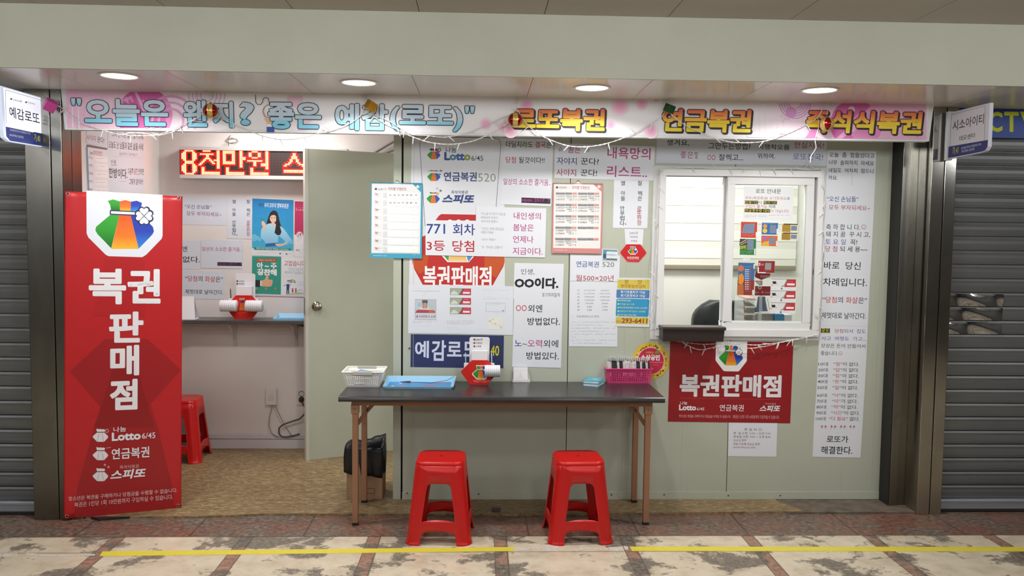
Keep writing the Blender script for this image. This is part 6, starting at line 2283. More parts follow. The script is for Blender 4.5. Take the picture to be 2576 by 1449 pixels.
# ================================================================== RED STANDING BANNER
BA, BB = Vector((-2.276, -0.331, 0)), Vector((-1.697, -0.134, 0))
bdir = (BB - BA).normalized()
bnrm = Vector((bdir.y, -bdir.x, 0))
BAN = Surf(BA, bnrm)
root = thing('standing_banner', (BA + BB) / 2, 'tall red standing banner with striped bag emblem at the left opening', 'banner')
vin = mat('#b81c22', 0.36, spec=0.5)
q = [(163, 481), (459, 494), (456, 1279), (160, 1305)]
P = Print(BAN, q, N0, 0.012, None, rough=0.36)
cn = [P.surf.pt(p[0], p[1], 0.012) for p in q]
# cloth, very slightly bowed
cl = MB()


def cloth(u, v):
    a = cn[0].lerp(cn[1], u)
    b = cn[3].lerp(cn[2], u)
    p = a.lerp(b, v)
    corner = math.exp(-((min(u, 1 - u) / 0.10) ** 2 + (min(v, 1 - v) / 0.05) ** 2))
    return p - bnrm * (0.0008 - 0.004 * corner * math.sin((u if u < .5 else 1 - u) * 40))


cl.grid(cloth, 60, 60, vin)
co = obj('banner_cloth', cl, root, fix=False)
co.modifiers.new('thickness', 'SOLIDIFY').thickness = 0.0008
P.off = 0.0128
P.step = 0.00003
dkr = '#9c171d'
P.cr = (150, 820, 2.897)
P.poly([(330, 95), (640, 95), (885, 320), (660, 570), (720, 760), (820, 1170), (850, 1370), (110, 1395), (130, 1180), (250, 740), (300, 590), (75, 330)], dkr)
P.poly([(390, 300), (560, 300), (640, 560), (690, 740), (250, 740), (310, 560)], '#8e1419')
P.cr = A5
P.poly([(480, 745), (580, 740), (780, 742), (870, 760), (880, 1310), (470, 1310), (360, 1300), (470, 1000)], '#b01a20')
P.poly([(302, 76), (1050, 118), (1050, 520), (1040, 550), (890, 705), (850, 730), (520, 720), (490, 705), (320, 535), (304, 495)], '#dfe5f0')
P.bag(680, 412, 575)
P.text(325, 842, 692, 1192, '복', '#e9eaef', 2.4, 2.0)
P.text(704, 846, 1030, 1186, '권', '#e9eaef', 2.4, 2.0)
P.cr = N0
P.text(274, 784, 361, 862, '판', '#e6e6ec', 2.4, 1.8)
P.cr = (150, 820, 2.897)
P.text(368, 140, 580, 362, '매', '#e6e6ec', 2.4, 1.8)
P.text(366, 388, 568, 612, '점', '#e6e6ec', 2.4, 1.8)
for y in (798, 932, 1085):
    P.bag(298, y, 112, '#e0e2e8', detail=False)
P.ring(345, 765, 9, 14, '#d8a8aa', n=12)
P.line([(340, 890), (372, 886)], 4, '#d8a8aa')
P.star(330, 1012, 12, '#d8a8aa')
P.star(356, 1028, 12, '#d8a8aa')
P.text(392, 734, 484, 772, '나눔', '#e6e6ec', 1.2)
P.text(380, 772, 592, 834, 'Lotto', '#e6e6ec', 2.4, 0.8)
P.text(600, 778, 698, 820, '6/45', '#e6e6ec', 0.8)
P.text(378, 886, 654, 966, '연금복권', '#e6e6ec', 1.4, 0.2)
P.text(438, 1012, 576, 1040, '즉석식복권', '#d8a8aa', 0.6)
P.text(366, 1044, 620, 1114, '스피또', '#e6e6ec', 2.2, 0.6, 0.25)
P.text(64, 1212, 858, 1245, '청소년은 복권을 구매하거나 당첨금을 수령할 수 없습니다.', '#e0b4b6', 1.2)
P.text(108, 1256, 826, 1292, '복권은 1인당 1회 10만원까지 구입하실 수 있습니다.', '#e0b4b6', 1.2)
obj('banner_print', P.mb, root, fix=False)
gm = mat('#a8a49c', 0.25, 1.0)
for px, py in ((171, 488), (450, 499), (447, 1272), (168, 1299)):
    p = BAN.pt(px, py, 0.0135)
    g_ = MB()
    ux, uz = bdir, Vector((0, 0, 1))
    n = 16
    vs, fs = [], []
    for r_, h_ in ((0.005, 0.0), (0.0055, 0.0015), (0.009, 0.0022), (0.0115, 0.0)):
        for k in range(n):
            a_ = 2 * PI * k / n
            vs.append(p + ux * r_ * math.cos(a_) + uz * r_ * math.sin(a_) + bnrm * h_)
    for i in range(3):
        for k in range(n):
            fs.append((i * n + k, i * n + (k + 1) % n, (i + 1) * n + (k + 1) % n, (i + 1) * n + k))
    g_.add(vs, fs, gm, True)
    g_.tube([p - bnrm * 0.02, p + bnrm * 0.006, p + bnrm * 0.006 + uz * 0.006, p - bnrm * 0.004 + uz * 0.010], 0.002, mat('#3a3836', 0.4, 0.6), 6)
    obj('grommet', g_, root, fix=False)
stn = MB()
mid = (cn[0] + cn[1] + cn[2] + cn[3]) / 4 - bnrm * 0.06
blk2 = mat('#1d1d1e', 0.5)
for c_ in cn:
    stn.tube([Vector((mid.x, mid.y, 0.85)) - bnrm * 0.03, c_ - bnrm * 0.016], [0.006, 0.003], blk2, 8)
stn.tube([Vector((mid.x, mid.y, 0.80)) - bnrm * 0.03, Vector((mid.x, mid.y, 0.92)) - bnrm * 0.03], 0.014, blk2, 10)
stn.tube([Vector((mid.x, mid.y, 0.82)) - bnrm * 0.04, Vector((mid.x, mid.y, 0.02)) - bnrm * 0.20], 0.008, blk2, 8)
b1 = Vector((-2.13, -0.20, 0)) - bnrm * 0.02
b2 = Vector((-1.83, -0.10, 0)) - bnrm * 0.02
for e in (b1, b2):
    stn.bar(e + Vector((0, 0, 0.022)), e - bnrm * 0.22 + Vector((0, 0, 0.022)), 0.03, 0.018, blk2)
stn.bar(b1 + Vector((0, 0, 0.022)), b2 + Vector((0, 0, 0.022)), 0.03, 0.02, blk2)
fb = [BA + bdir * 0.13, BA + bdir * 0.45]
stn.prism([fb[0] + bnrm * 0.006, fb[1] + bnrm * 0.006, fb[1] + bnrm * 0.085 - bdir * 0.03, fb[0] + bnrm * 0.07 + bdir * 0.05], (0, 0, 0.012), blk2)
stn.prism([fb[0] + bnrm * 0.004 - bdir * 0.03, fb[1] + bnrm * 0.004 + bdir * 0.02, fb[1] - bnrm * 0.2, fb[0] - bnrm * 0.2], (0, 0, 0.020), blk2)
obj('stand_frame', stn, root, fix=False)

# ================================================================== SLIDING WINDOW
win = bpy.data.objects.new('window_1', None)
COL.objects.link(win)
win.location = (1.535, 0, WZ0)
tag(win, 'white sliding window of the booth', None, None, 'structure')
pvc = mat('#e3e3e4', 0.35)
pvc2 = mat('#d9d9da', 0.4)
fl = MB()
fx0, fx1, fz0, fz1 = 1.012, 2.042, 0.982, 2.012
def ringbox(mb, x0, x1, z0, z1, w_, y0, y1, m, wb=None):
    wb = wb or w_
    mb.box(x0, x1, y0, y1, z1 - w_, z1, m)
    mb.box(x0, x1, y0, y1, z0, z0 + wb, m)
    mb.box(x0, x0 + w_, y0, y1, z0 + wb, z1 - w_, m)
    mb.box(x1 - w_, x1, y0, y1, z0 + wb, z1 - w_, m)
ringbox(fl, fx0, fx1, fz0, fz1, 0.055, -0.004, 0.0, pvc2)
obj('wall_flange', fl, win, 0.001)
fm = MB()
ringbox(fm, 1.046, 2.024, 1.005, 1.992, 0.038, -0.028, 0.06, pvc, 0.042)
obj('window_frame', fm, win, 0.003)
tk = MB()
tk.box(1.09, 1.98, -0.012, -0.008, 1.044, 1.052, mat('#b9babb', 0.4, 0.3))
tk.box(1.972, 1.985, 0.0, 0.05, 1.07, 1.95, mat('#8f9092', 0.4))
tk.box(1.09, 1.98, 0.005, 0.05, 1.952, 1.957, mat('#6f6f70', 0.5))
obj('track', tk, win)
sa = MB()
sx0, sx1, sz0, sz1 = 1.452, 1.972, 1.048, 1.955
ringbox(sa, sx0, sx1, sz0 - 0.006, sz1, 0.046, -0.016, 0.016, pvc, 0.048)
sash = obj('sash', sa, win, 0.004)
sa2 = MB()
ringbox(sa2, 1.440, 1.975, 1.048, 1.955, 0.042, 0.020, 0.050, pvc2, 0.044)
obj('sash', sa2, win, 0.003)
glass = bpy.data.materials.new('window_glass')
glass.use_nodes = True
nt = glass.node_tree
for nd in list(nt.nodes):
    if nd.type != 'OUTPUT_MATERIAL':
        nt.nodes.remove(nd)
out = nt.nodes['Material Output']
tr = nt.nodes.new('ShaderNodeBsdfTransparent')
tr.inputs[0].default_value = (0.93, 0.95, 0.94, 1)
gl = nt.nodes.new('ShaderNodeBsdfGlossy')
gl.inputs['Roughness'].default_value = 0.02
fz = nt.nodes.new('ShaderNodeFresnel')
fz.inputs[0].default_value = 1.45
mxs = nt.nodes.new('ShaderNodeMixShader')
nt.links.new(fz.outputs[0], mxs.inputs[0])
nt.links.new(tr.outputs[0], mxs.inputs[1])
nt.links.new(gl.outputs[0], mxs.inputs[2])
nt.links.new(mxs.outputs[0], out.inputs[0])
GY = -0.004
obj('pane', MB().box(sx0 + 0.04, sx1 - 0.04, GY, GY + 0.005, sz0 + 0.036, sz1 - 0.04, glass), sash)
lk = MB().box(1.985, 1.990, -0.008, 0.012, 1.38, 1.41, mat('#4a4a4c', 0.4))
obj('latch', lk, win)

# sheets and tickets behind or on the glass
GS = Surf((0, GY, 0), (0, -1, 0))
TICK = 'lottery tickets stuck on the window pane'
C3 = B3
def gp(quad, label, items, cr=C3, paper='#e6e8ea', off=0.0008, name='scratch_ticket', cat='ticket', group=TICK):
    return sheet(quad, cr, label, items, off, paper, GS, name, cat, group, 0.5)
gp([(728, 207), (1103, 212), (1100, 470), (722, 462)], 'notice sheet with dark heading at the top of the window pane', [
    T(818, 226, 1010, 262, '로또 안내문', '#3a3f48', 0.6), T(738, 286, 1078, 312, '{#b8606c}로또(복권류){k}는 {#b8606c}유가증권{k}으로', '#4a4c54', 0.5),
    ('rect', 736, 316, 838, 342, '#2a281c'), ('rect', 878, 318, 980, 344, '#2a281c'), T(738, 318, 980, 342, '{#d8cc3a}신용카드{k}나 {#d8cc3a}체크카드', 'k', 0.6),
    T(736, 346, 966, 374, '{#b8606c}구입이 불가능 {k}하며', '#3a3c44', 0.5), ('rect', 734, 378, 928, 406, '#2a281c'), T(736, 380, 1074, 406, '{#d8cc3a}현금영수증 대상{#b8606c}이 아닙니다.', 'r', 0.5),
    ('micro', 736, 424, 1076, 446, '#5a5c64', 2)], off=0.0006, name='notice_sheet', cat='paper sheet', group=None)
def scratch(x0, y0, x1, y1, bg, panel, extra, label, cr=C3):
    it = [('rect', x0 + 2, y0 + 2, x1 - 2, y1 - 2, bg)] + extra
    if panel:
        a, b, c, d = panel
        it += [('rect', a, b, c, d, '#7d8aa4')] + [('micro', a + 3, b + 3, c - 3, d - 3, '#56627c', max(2, int((d - b) / 14)))]
    return gp([(x0, y0), (x1, y0 + 4), (x1 - 3, y1 + 2), (x0 - 3, y1)], label, it, cr)
scratch(704, 475, 830, 600, '#c83a2c', None, [('poly', [(735, 492), (812, 490), (806, 565), (712, 562), (722, 520)], '#7d8aa4'), ('micro', 730, 500, 800, 558, '#56627c', 5), ('micro', 712, 478, 820, 488, '#f0b070'), ('micro', 712, 572, 812, 592, '#f0c8a0', 2), ('rect', 818, 555, 828, 596, '#e6e8ea')], 'red scratch ticket with grey panel, top of the left ticket column')
scratch(862, 482, 988, 576, '#2f6cae', (925, 500, 972, 562), [('circ', 890, 510, 16, '#e09a3a'), ('circ', 888, 545, 18, '#e8c040'), ('micro', 870, 488, 975, 496, '#cfe0f0'), ('rect', 976, 530, 986, 572, '#e6e8ea')], 'blue scratch ticket with yellow coins, upper middle of the pane')
scratch(858, 580, 985, 664, '#d8662a', (918, 596, 964, 646), [('circ', 886, 602, 18, '#a86ab0'), ('circ', 888, 640, 14, '#6aa8c8'), ('poly', [(862, 640), (920, 620), (920, 660), (862, 660)], '#e0b03a'), ('rect', 973, 622, 983, 660, '#e6e8ea')], 'orange scratch ticket under the blue one in the middle of the pane')
scratch(1018, 490, 1142, 558, '#e3ddc4', (1086, 508, 1132, 544), [('poly', [(1020, 496), (1082, 496), (1082, 556), (1018, 554)], '#b08a2a'), ('micro', 1022, 504, 1078, 550, '#6a4c14', 4), ('rect', 1030, 492, 1138, 500, '#3a3016')], 'gold scratch ticket at the upper right of the pane')
scratch(1014, 560, 1140, 618, '#e3ddc4', (1084, 574, 1130, 606), [('poly', [(1016, 562), (1080, 562), (1080, 616), (1014, 614)], '#a8842a'), ('micro', 1020, 570, 1076, 610, '#6a4c14', 4), ('rect', 1026, 560, 1136, 567, '#3a3016')], 'gold scratch ticket just below the other gold one')
scratch(696, 605, 822, 730, '#2f7c3a', (754, 612, 802, 690), [('poly', [(698, 606), (752, 606), (752, 650), (694, 660)], '#4a3a30'), ('line', [(700, 640), (748, 612)], 6, '#c8b8a0'), ('line', [(704, 652), (750, 628)], 5, '#c8b8a0'), T(700, 655, 742, 684, '20억', '#e8c828', 1.6), ('micro', 700, 700, 800, 722, '#b8d8a8', 2), ('rect', 806, 680, 816, 726, '#e6e8ea')], 'green scratch ticket with yellow amount, below the red one')
gp([(720, 745), (776, 746), (775, 768), (719, 767)], 'tiny white price slip over the tall blue ticket', [('micro', 724, 752, 770, 762, '#5a5c64')])
C9 = (1640, 620, 5.175)
it = [('rect', 1122, 212, 1334, 436, '#3a6a9c'), ('rect', 1112, 436, 1330, 634, '#8a3430'), ('circ', 1160, 285, 40, '#c8704a'), ('poly', [(1130, 370), (1175, 350), (1200, 400), (1190, 470), (1160, 500), (1125, 480)], '#e0902a'), ('poly', [(1118, 500), (1190, 490), (1195, 630), (1112, 634)], '#b86a3a'), ('micro', 1210, 262, 1300, 276, '#cfe0f0'), ('micro', 1130, 216, 1200, 230, '#20304a')]
for r in range(10):
    for c in range(3):
        it.append(('poly', [(1212 + c * 27, 298 + r * 28), (1232 + c * 27, 294 + r * 28), (1232 + c * 27, 306 + r * 28), (1212 + c * 27, 310 + r * 28)], '#d8dce4' if c < 2 else '#c85a64'))
it += [('micro', 1210, 580, 1290, 598, '#d8a8a0'), ('rect', 1306, 566, 1326, 630, '#e6e8ea'), ('rect', 1322, 230, 1336, 290, '#e6e8ea')]
gp([(1126, 207), (1338, 212), (1326, 640), (1108, 636)], 'tall blue and maroon scratch ticket low on the left of the pane', it, C9)
it = [('rect', 1384, 188, 1598, 344, '#8e1c20'), T(1390, 214, 1418, 252, '5', 'w', 1.4), T(1422, 222, 1450, 252, '억', '#e8c8c0', 1.2), ('rect', 1472, 214, 1554, 304, '#8f989a'), ('micro', 1520, 226, 1550, 296, '#c8584a', 4), ('micro', 1392, 192, 1580, 202, '#d08a6a'), ('micro', 1470, 316, 1560, 332, '#d8a04a'), ('rect', 1376, 334, 1480, 348, '#e6e8ea'), ('rect', 1376, 270, 1392, 340, '#e6e8ea')]
gp([(1384, 186), (1602, 190), (1596, 350), (1378, 346)], 'dark red scratch ticket with a white five, over the pale rail', it, C9)
for k, y in enumerate((424, 576, 730)):
    d = -k * 6
    it = [('rect', 1552 + d, y + 4, 1878 + d, y + 104, '#dfe0e2'), ('poly', [(1720 + d, y + 104), (1768 + d, y + 6), (1876 + d, y + 6), (1874 + d, y + 104)], '#c02a34'), ('line', [(1690 + d, y + 100), (1722 + d, y + 84), (1762 + d, y + 8)], 8, '#55585c'), ('poly', [(1566 + d, y + 30), (1618 + d, y + 30), (1616 + d, y + 64), (1576 + d, y + 64)], '#2c2a2c'), ('line', [(1610 + d, y + 44), (1636 + d, y + 68)], 4, '#2c2a2c'),
          ('circ', 1564 + d, y + 78, 12, '#e0a0b0'), ('micro', 1650 + d, y + 34, 1700 + d, y + 54, '#b8bac0', 2), ('rect', 1758 + d, y + 56, 1858 + d, y + 84, '#efe6e8'), ('micro', 1760 + d, y + 30, 1860 + d, y + 48, '#e8c0c4'), ('micro', 1552 + d, y + 118, 1620 + d, y + 134, '#8a8c92'), ('rect', 1678 + d, y + 114, 1700 + d, y + 136, '#6a6c70'), ('micro', 1716 + d, y + 120, 1800 + d, y + 132, '#5a5c62'), ('rect', 1556 + d, y + 2, 1878 + d, y + 6, '#6a6466')]
    gp([(1550 + d, y), (1884 + d, y + 6), (1880 + d, y + 146), (1546 + d, y + 140)], ('topmost', 'middle', 'bottom')[k] + ' of three red and white pension tickets at the lower right of the pane', it, C9)

# ---- brown tray box hung on the sill
bb0, bb1 = 1.056, 1.428
bt = thing('sill_tray', ((bb0 + bb1) / 2, -0.09, 0.985), 'dark brown box tray with lid below the open half of the window', 'tray box')
bk = mat('#2d2321', 0.42)
tm_ = MB().hexa([(bb0 + 0.006, -0.135, 0.988), (bb1 - 0.012, -0.135, 0.988), (bb1 - 0.012, -0.029, 0.988), (bb0 + 0.006, -0.029, 0.988), (bb0 + 0.004, -0.138, 1.060), (bb1 - 0.006, -0.138, 1.060), (bb1 - 0.006, -0.029, 1.060), (bb0 + 0.004, -0.029, 1.060)], bk)
obj('tray_body', tm_, bt, 0.002)
ld = MB().box(bb0, bb1, -0.145, -0.029, 1.061, 1.074, mat('#3a302d', 0.4)).box(bb0, bb1, -0.147, -0.143, 1.056, 1.070, bk)
obj('lid', ld, bt, 0.002)

# ================================================================== INSIDE THE BOOTH
BY = 1.155
rm = mat('#8d8472', 0.5)
bl_root = thing('zebra_blind', (1.55, BY, 1.4), 'pale striped roller blind on the booth back wall', 'blind')
zt = ony(1700, 430, BY).z + 0.2
zb = ony(1750, 671, BY).z
bl = MB()
xL, xR = ony(1640, 600, BY).x, ony(2003, 600, BY).x
nb = 14
za = zb
hh = (zt - zb) / nb
for i in range(nb):
    c_ = mat('#e9e9e2', 0.7) if i % 2 else mat('#dcdcd2', 0.7)
    bl.box(xL, xR, BY - (0.004 if i % 2 else 0.001), BY + 0.002, za + i * hh, za + (i + (1.06 if i % 2 else 1)) * hh, c_)
obj('blind_fabric', bl, bl_root)
obj('bottom_rail', MB().box(xL, xR, BY - 0.014, BY + 0.014, zb - 0.020, zb + 0.014, rm), bl_root, 0.005)
obj('head_rail', MB().box(xL, xR, BY - 0.03, BY + 0.02, zt, zt + 0.06, mat('#d9d6cc', 0.5)), bl_root, 0.004)
ct = thing('booth_counter', (1.5, 0.28, 0), 'booth counter behind the sliding window', 'counter')
obj('worktop', MB().box(0.75, 2.43, 0.065, 0.42, 0.955, 0.985, mat('#c9c6be', 0.5)), ct, 0.002)
obj('front_panel', MB().box(0.78, 2.42, 0.38, 0.40, 0.012, 0.955, mat('#b9b6ae', 0.5)), ct)
# office chair
ch = thing('office_chair', (1.58, 0.86, 0.012), 'black padded chair back seen through the open half of the window', 'chair')
lea = painted('black_leather', '#1c2022', '#262b2e', 12, 0.42, 0.5, 0, 0.15)
pc = ony(1752, 800, 0.72)
ptop = ony(1790, 757, 0.72)
cxx, w2 = pc.x + 0.24, 0.245
bk_ = MB()


def back(u, v):
    a = (u - 0.5) * 2
    zz = 0.62 + v * (ptop.z - 0.62)
    # rounded top corners
    wd = w2 * (1 - 0.50 * max(0, (v - 0.72) / 0.28) ** 2.6)
    return (cxx + a * wd, 0.72 + 0.05 * a * a * 1.0 + 0.03 * (1 - v) - 0.012 * math.cos(a * 8) * 0.4, zz)


def back2(u, v):
    x, y, z = back(u, v)
    return (x, y + 0.075, z)


bk_.grid(back, 24, 16, lea)
bk_.grid(back2, 24, 16, lea)
N_ = 24
edge_u = [(i / N_, 1.0) for i in range(N_ + 1)]
for seq in ([(0, j / 16) for j in range(17)], [(1, j / 16) for j in range(17)], edge_u):
    vs = []
    for u, v in seq:
        vs += [back(u, v), back2(u, v)]
    bk_.add(vs, [(2 * i, 2 * i + 1, 2 * i + 3, 2 * i + 2) for i in range(len(seq) - 1)], lea, True)
obj('backrest', bk_, ch, 0.012)
sq = MB().box(cxx - 0.24, cxx + 0.24, 0.50, 0.74, 0.44, 0.52, lea)
obj('seat', sq, ch, 0.03)
cl_ = MB().cyl((cxx, 0.64, 0.10), (cxx, 0.64, 0.44), 0.025, mat('#2a2a2a', 0.4), 14)
for k in range(5):
    a_ = 2 * PI * k / 5 + 0.3
    cl_.tube([(cxx, 0.64, 0.11), (cxx + 0.22 * math.cos(a_), 0.64 + 0.22 * math.sin(a_), 0.05)], [0.02, 0.014], mat('#2a2a2a', 0.4), 8)
    cl_.lathe((cxx + 0.22 * math.cos(a_), 0.64 + 0.22 * math.sin(a_), 0.04), [(0.001, -0.012), (0.026, -0.01), (0.028, 0), (0.026, 0.01), (0.001, 0.012)], mat('#1c1c1c', 0.5), 14, 'y')
obj('pedestal', cl_, ch)
# acrylic ticket rack with tiers, on the counter behind the pane
def iny(px, py, y, c=C9):
    return ony(c[0] + px / c[2], c[1] + py / c[2], y)
rk = thing('ticket_rack', (iny(1230, 960, 0.16).x, 0.17, 0.985), 'clear tiered rack of ticket stacks behind the pane', 'rack')
rkm = MB()
a0, a1 = iny(1190, 960, 0.15), iny(1328, 960, 0.15)
lz = iny(1100, 660, 0.15).z
for i in range(6):
    z_ = 0.99 + i * (lz - 0.99) / 5.4
    rkm.hexa([(a0.x, 0.12, z_), (a1.x, 0.12, z_), (a1.x, 0.32, z_ + 0.012), (a0.x, 0.32, z_ + 0.012), (a0.x, 0.12, z_ + 0.003), (a1.x, 0.12, z_ + 0.003), (a1.x, 0.32, z_ + 0.015), (a0.x, 0.32, z_ + 0.015)], acr)
    rkm.box(a0.x, a1.x, 0.118, 0.121, z_, z_ + 0.010, mat('#e8ecec', 0.2))
for x_ in (a0.x, a1.x, a0.x - 0.075):
    rkm.prism([(x_, 0.12, 0.985), (x_, 0.34, 0.985), (x_, 0.34, lz), (x_, 0.17, lz)], (0.003, 0, 0), acr)
obj('rack_frame', rkm, rk)
tints = ['#c89a8a', '#8a7460', '#9a8266', '#8a7a60', '#a08a70', '#7a8a70']
tl = ['top', 'second', 'third', 'fourth', 'fifth', 'lowest']
for i in range(6):
    z_ = 0.99 + (5 - i) * (lz - 0.99) / 5.4
    tkk = MB().hexa([(a0.x + 0.004, 0.126, z_ + 0.004), (a1.x - 0.006, 0.126, z_ + 0.004), (a1.x - 0.006, 0.30, z_ + 0.014), (a0.x + 0.004, 0.30, z_ + 0.014), (a0.x + 0.004, 0.126, z_ + 0.013), (a1.x - 0.006, 0.126, z_ + 0.013), (a1.x - 0.006, 0.30, z_ + 0.022), (a0.x + 0.004, 0.30, z_ + 0.022)], mat(tints[i], 0.5))
    tag(obj('ticket_stack', tkk, None), 'small ticket stack on the %s tier of the clear rack' % tl[i], 'tickets', 'ticket stacks in the clear rack')
# leaning blue booklet, red shop card, box
p0, p1 = iny(1368, 655, 0.13), iny(1530, 850, 0.13)
bm2 = MB().hexa([(p0.x, 0.14, p1.z), (p1.x, 0.16, p1.z), (p1.x, 0.165, p1.z), (p0.x, 0.145, p1.z), (p0.x + 0.01, 0.14, p0.z), (p1.x - 0.02, 0.16, p0.z), (p1.x - 0.02, 0.165, p0.z), (p0.x + 0.01, 0.145, p0.z)], mat('#5d7ca4', 0.5))
for k in range(5):
    x_ = p0.x + 0.012 + k * 0.016
    bm2.bar((x_ + 0.012, 0.138 + k * 0.003, p1.z + 0.008), (x_ - 0.004, 0.138 + k * 0.003, p0.z - 0.012), 0.003, 0.002, mat(('#c07a6a', '#d8dce4', '#b85a5a', '#d8dce4', '#c08a5a')[k], 0.5))
bm2.box(p0.x + 0.03, p0.x + 0.036, 0.165, 0.20, 0.985, p0.z - 0.02, acr)
bm2.box(p0.x, p1.x, 0.14, 0.22, 0.985, 0.99, acr)
tag(obj('ticket_pad', bm2, fix=False), 'blue striped ticket pad propped behind the pane', 'ticket pad', None)
p0, p1 = iny(1330, 515, 0.1), iny(1545, 640, 0.1)
P = Print(Surf((0, 0.10, 0), (0, -1, 0)), [(1345, 515), (1545, 520), (1540, 640), (1340, 638)], C9, 0, '#b8323a', 0.003)
P.poly([(1380, 518), (1430, 518), (1430, 545), (1405, 562), (1380, 545)], '#e8d8d8')
P.bag(1405, 535, 26, '#5a4a3a', detail=False)
P.text(1340, 588, 1392, 612, '복권', '#e8c8c8', 1)
P.circ(1440, 596, 12, '#e8b8b8')
P.text(1462, 588, 1535, 610, '스피또', '#e8c8c8', 1.6, 0, 0.2)
P.poly([(1340, 380), (1362, 318), (1545, 352), (1530, 395), (1425, 436), (1348, 402)], '#b02c34')
P.text(1410, 374, 1520, 410, '복권판매점', '#e8c8c8', 1.2, 0, 0.1)
P.poly([(1334, 444), (1440, 444), (1438, 502), (1394, 508)], '#d8a8a4')
P.circ(1392, 474, 22, '#e4dcda')
P.mb.box(P.surf.pt(1640 + 1425 / 5.175, 620 + 480 / 5.175).x - 0.004, P.surf.pt(1640 + 1425 / 5.175, 620 + 480 / 5.175).x + 0.004, 0.102, 0.108, P.surf.pt(1900, 620 + 636 / 5.175).z - 0.02, P.surf.pt(1900, 620 + 330 / 5.175).z, acr)
P.mb.box(P.surf.pt(1640 + 1340 / 5.175, 740).x, P.surf.pt(1640 + 1530 / 5.175, 740).x, 0.10, 0.114, 0.985, 0.992, acr)
P.mb.box(P.surf.pt(1640 + 1420 / 5.175, 740).x - 0.006, P.surf.pt(1640 + 1430 / 5.175, 740).x + 0.006, 0.103, 0.110, 0.985, P.surf.pt(1900, 620 + 600 / 5.175).z, acr)
P.done('shop_card', 'red shop card with hexagon top behind the lower pane', 'card')
p0, p1 = iny(1400, 880, 0.2), iny(1612, 970, 0.2)
tag(obj('paper_carton', MB().box(p0.x, p1.x, 0.235, 0.33, 0.9855, p0.z, mat('#8d8580', 0.6)), None, 0.002), 'grey carton on the booth counter under the striped pad', 'box')
p0, p1 = iny(1620, 880, 0.2), iny(1715, 970, 0.2)
tag(obj('tissue_box', MB().box(p0.x, p1.x, 0.2, 0.29, 0.9855 + 0.02, p0.z, mat('#3a7ea8', 0.5)).box(p0.x, p1.x, 0.2, 0.29, 0.9855, 0.9855 + 0.02, mat('#a03a40', 0.5)), None, 0.002), 'small blue and red carton at the right end of the counter', 'box')
p0, p1 = iny(1722, 885, 0.2), iny(1825, 972, 0.2)
tag(obj('counter_machine', MB().box(p0.x, p1.x, 0.2, 0.30, 0.9855, p0.z, mat('#c9ccd2', 0.4)), None, 0.006), 'pale grey machine at the right end of the counter', 'machine')

# ================================================================== FAIRY LIGHTS AND HANGING ORNAMENTS
wire_m = bpy.data.materials.new('clear_wire')
wire_m.use_nodes = True
wb_ = wire_m.node_tree.nodes['Principled BSDF']
wb_.inputs['Base Color'].default_value = (0.78, 0.78, 0.76, 1)
wb_.inputs['Roughness'].default_value = 0.25
bulb_m = mat('#eceae4', 0.2)


def smooth_path(pts, step=0.02):
    out = []
    P_ = [pts[0]] + pts + [pts[-1]]
    for i in range(1, len(P_) - 2):
        p0, p1, p2, p3 = (Vector(P_[i + k]) for k in (-1, 0, 1, 2))
        n_ = max(2, int((p2 - p1).length / step))
        for k in range(n_):
            t = k / n_
            out.append(0.5 * ((2 * p1) + (p2 - p0) * t + (2 * p0 - 5 * p1 + 4 * p2 - p3) * t * t + (3 * p1 - p0 - 3 * p2 + p3) * t ** 3))
    out.append(Vector(pts[-1]))
    return out


def string_lights(name, label, strands, y, gap, r=0.0017, twist=0.0026):
    first = ony(strands[0][0][0], strands[0][0][1], y)
    t = thing(name, first, label, 'string lights')
    wm = MB()
    bulbs = []
    for pts in strands:
        path = smooth_path([ony(px, py, y + rnd.uniform(-0.003, 0.003)) for px, py in pts])
        for s_ in (0, 1):
            tw = []
            L = 0
            for i, p in enumerate(path):
                if i:
                    L += (p - path[i - 1]).length
                a_ = L * 110 + s_ * PI
                tw.append(p + Vector((0, math.cos(a_), math.sin(a_))) * twist)
            wm.tube(tw, r, wire_m, 5)
        L = 0
        nxt = gap * 0.5
        for i in range(1, len(path)):
            L += (path[i] - path[i - 1]).length
            if L > nxt:
                nxt += gap * rnd.uniform(0.7, 1.3)
                bulbs.append(path[i])
    obj('wire', wm, t, fix=False)
    bm0 = MB()
    bm0.tube([(0, 0, 0), (0, 0, -0.012), (0, 0, -0.026)], [0.0028, 0.0030, 0.0022], wire_m, 6)
    bm0.tube([(0, 0, -0.024), (0, 0, -0.034), (0, 0, -0.040)], [0.0022, 0.0020, 0.0006], bulb_m, 6)
    proto = obj('bulb', bm0, None, fix=False, origin=(0, 0, 0))
    for k, p in enumerate(bulbs[:100]):
        o_ = proto if k == 0 else proto.copy()
        if k:
            COL.objects.link(o_)
        o_.parent = t
        o_.location = Vector(p) - first
        o_.rotation_euler = (rnd.uniform(-0.3, 0.1), rnd.uniform(-0.9, 0.9) if rnd.random() < 0.8 else rnd.uniform(1.5, 2.6), 0)
    return t


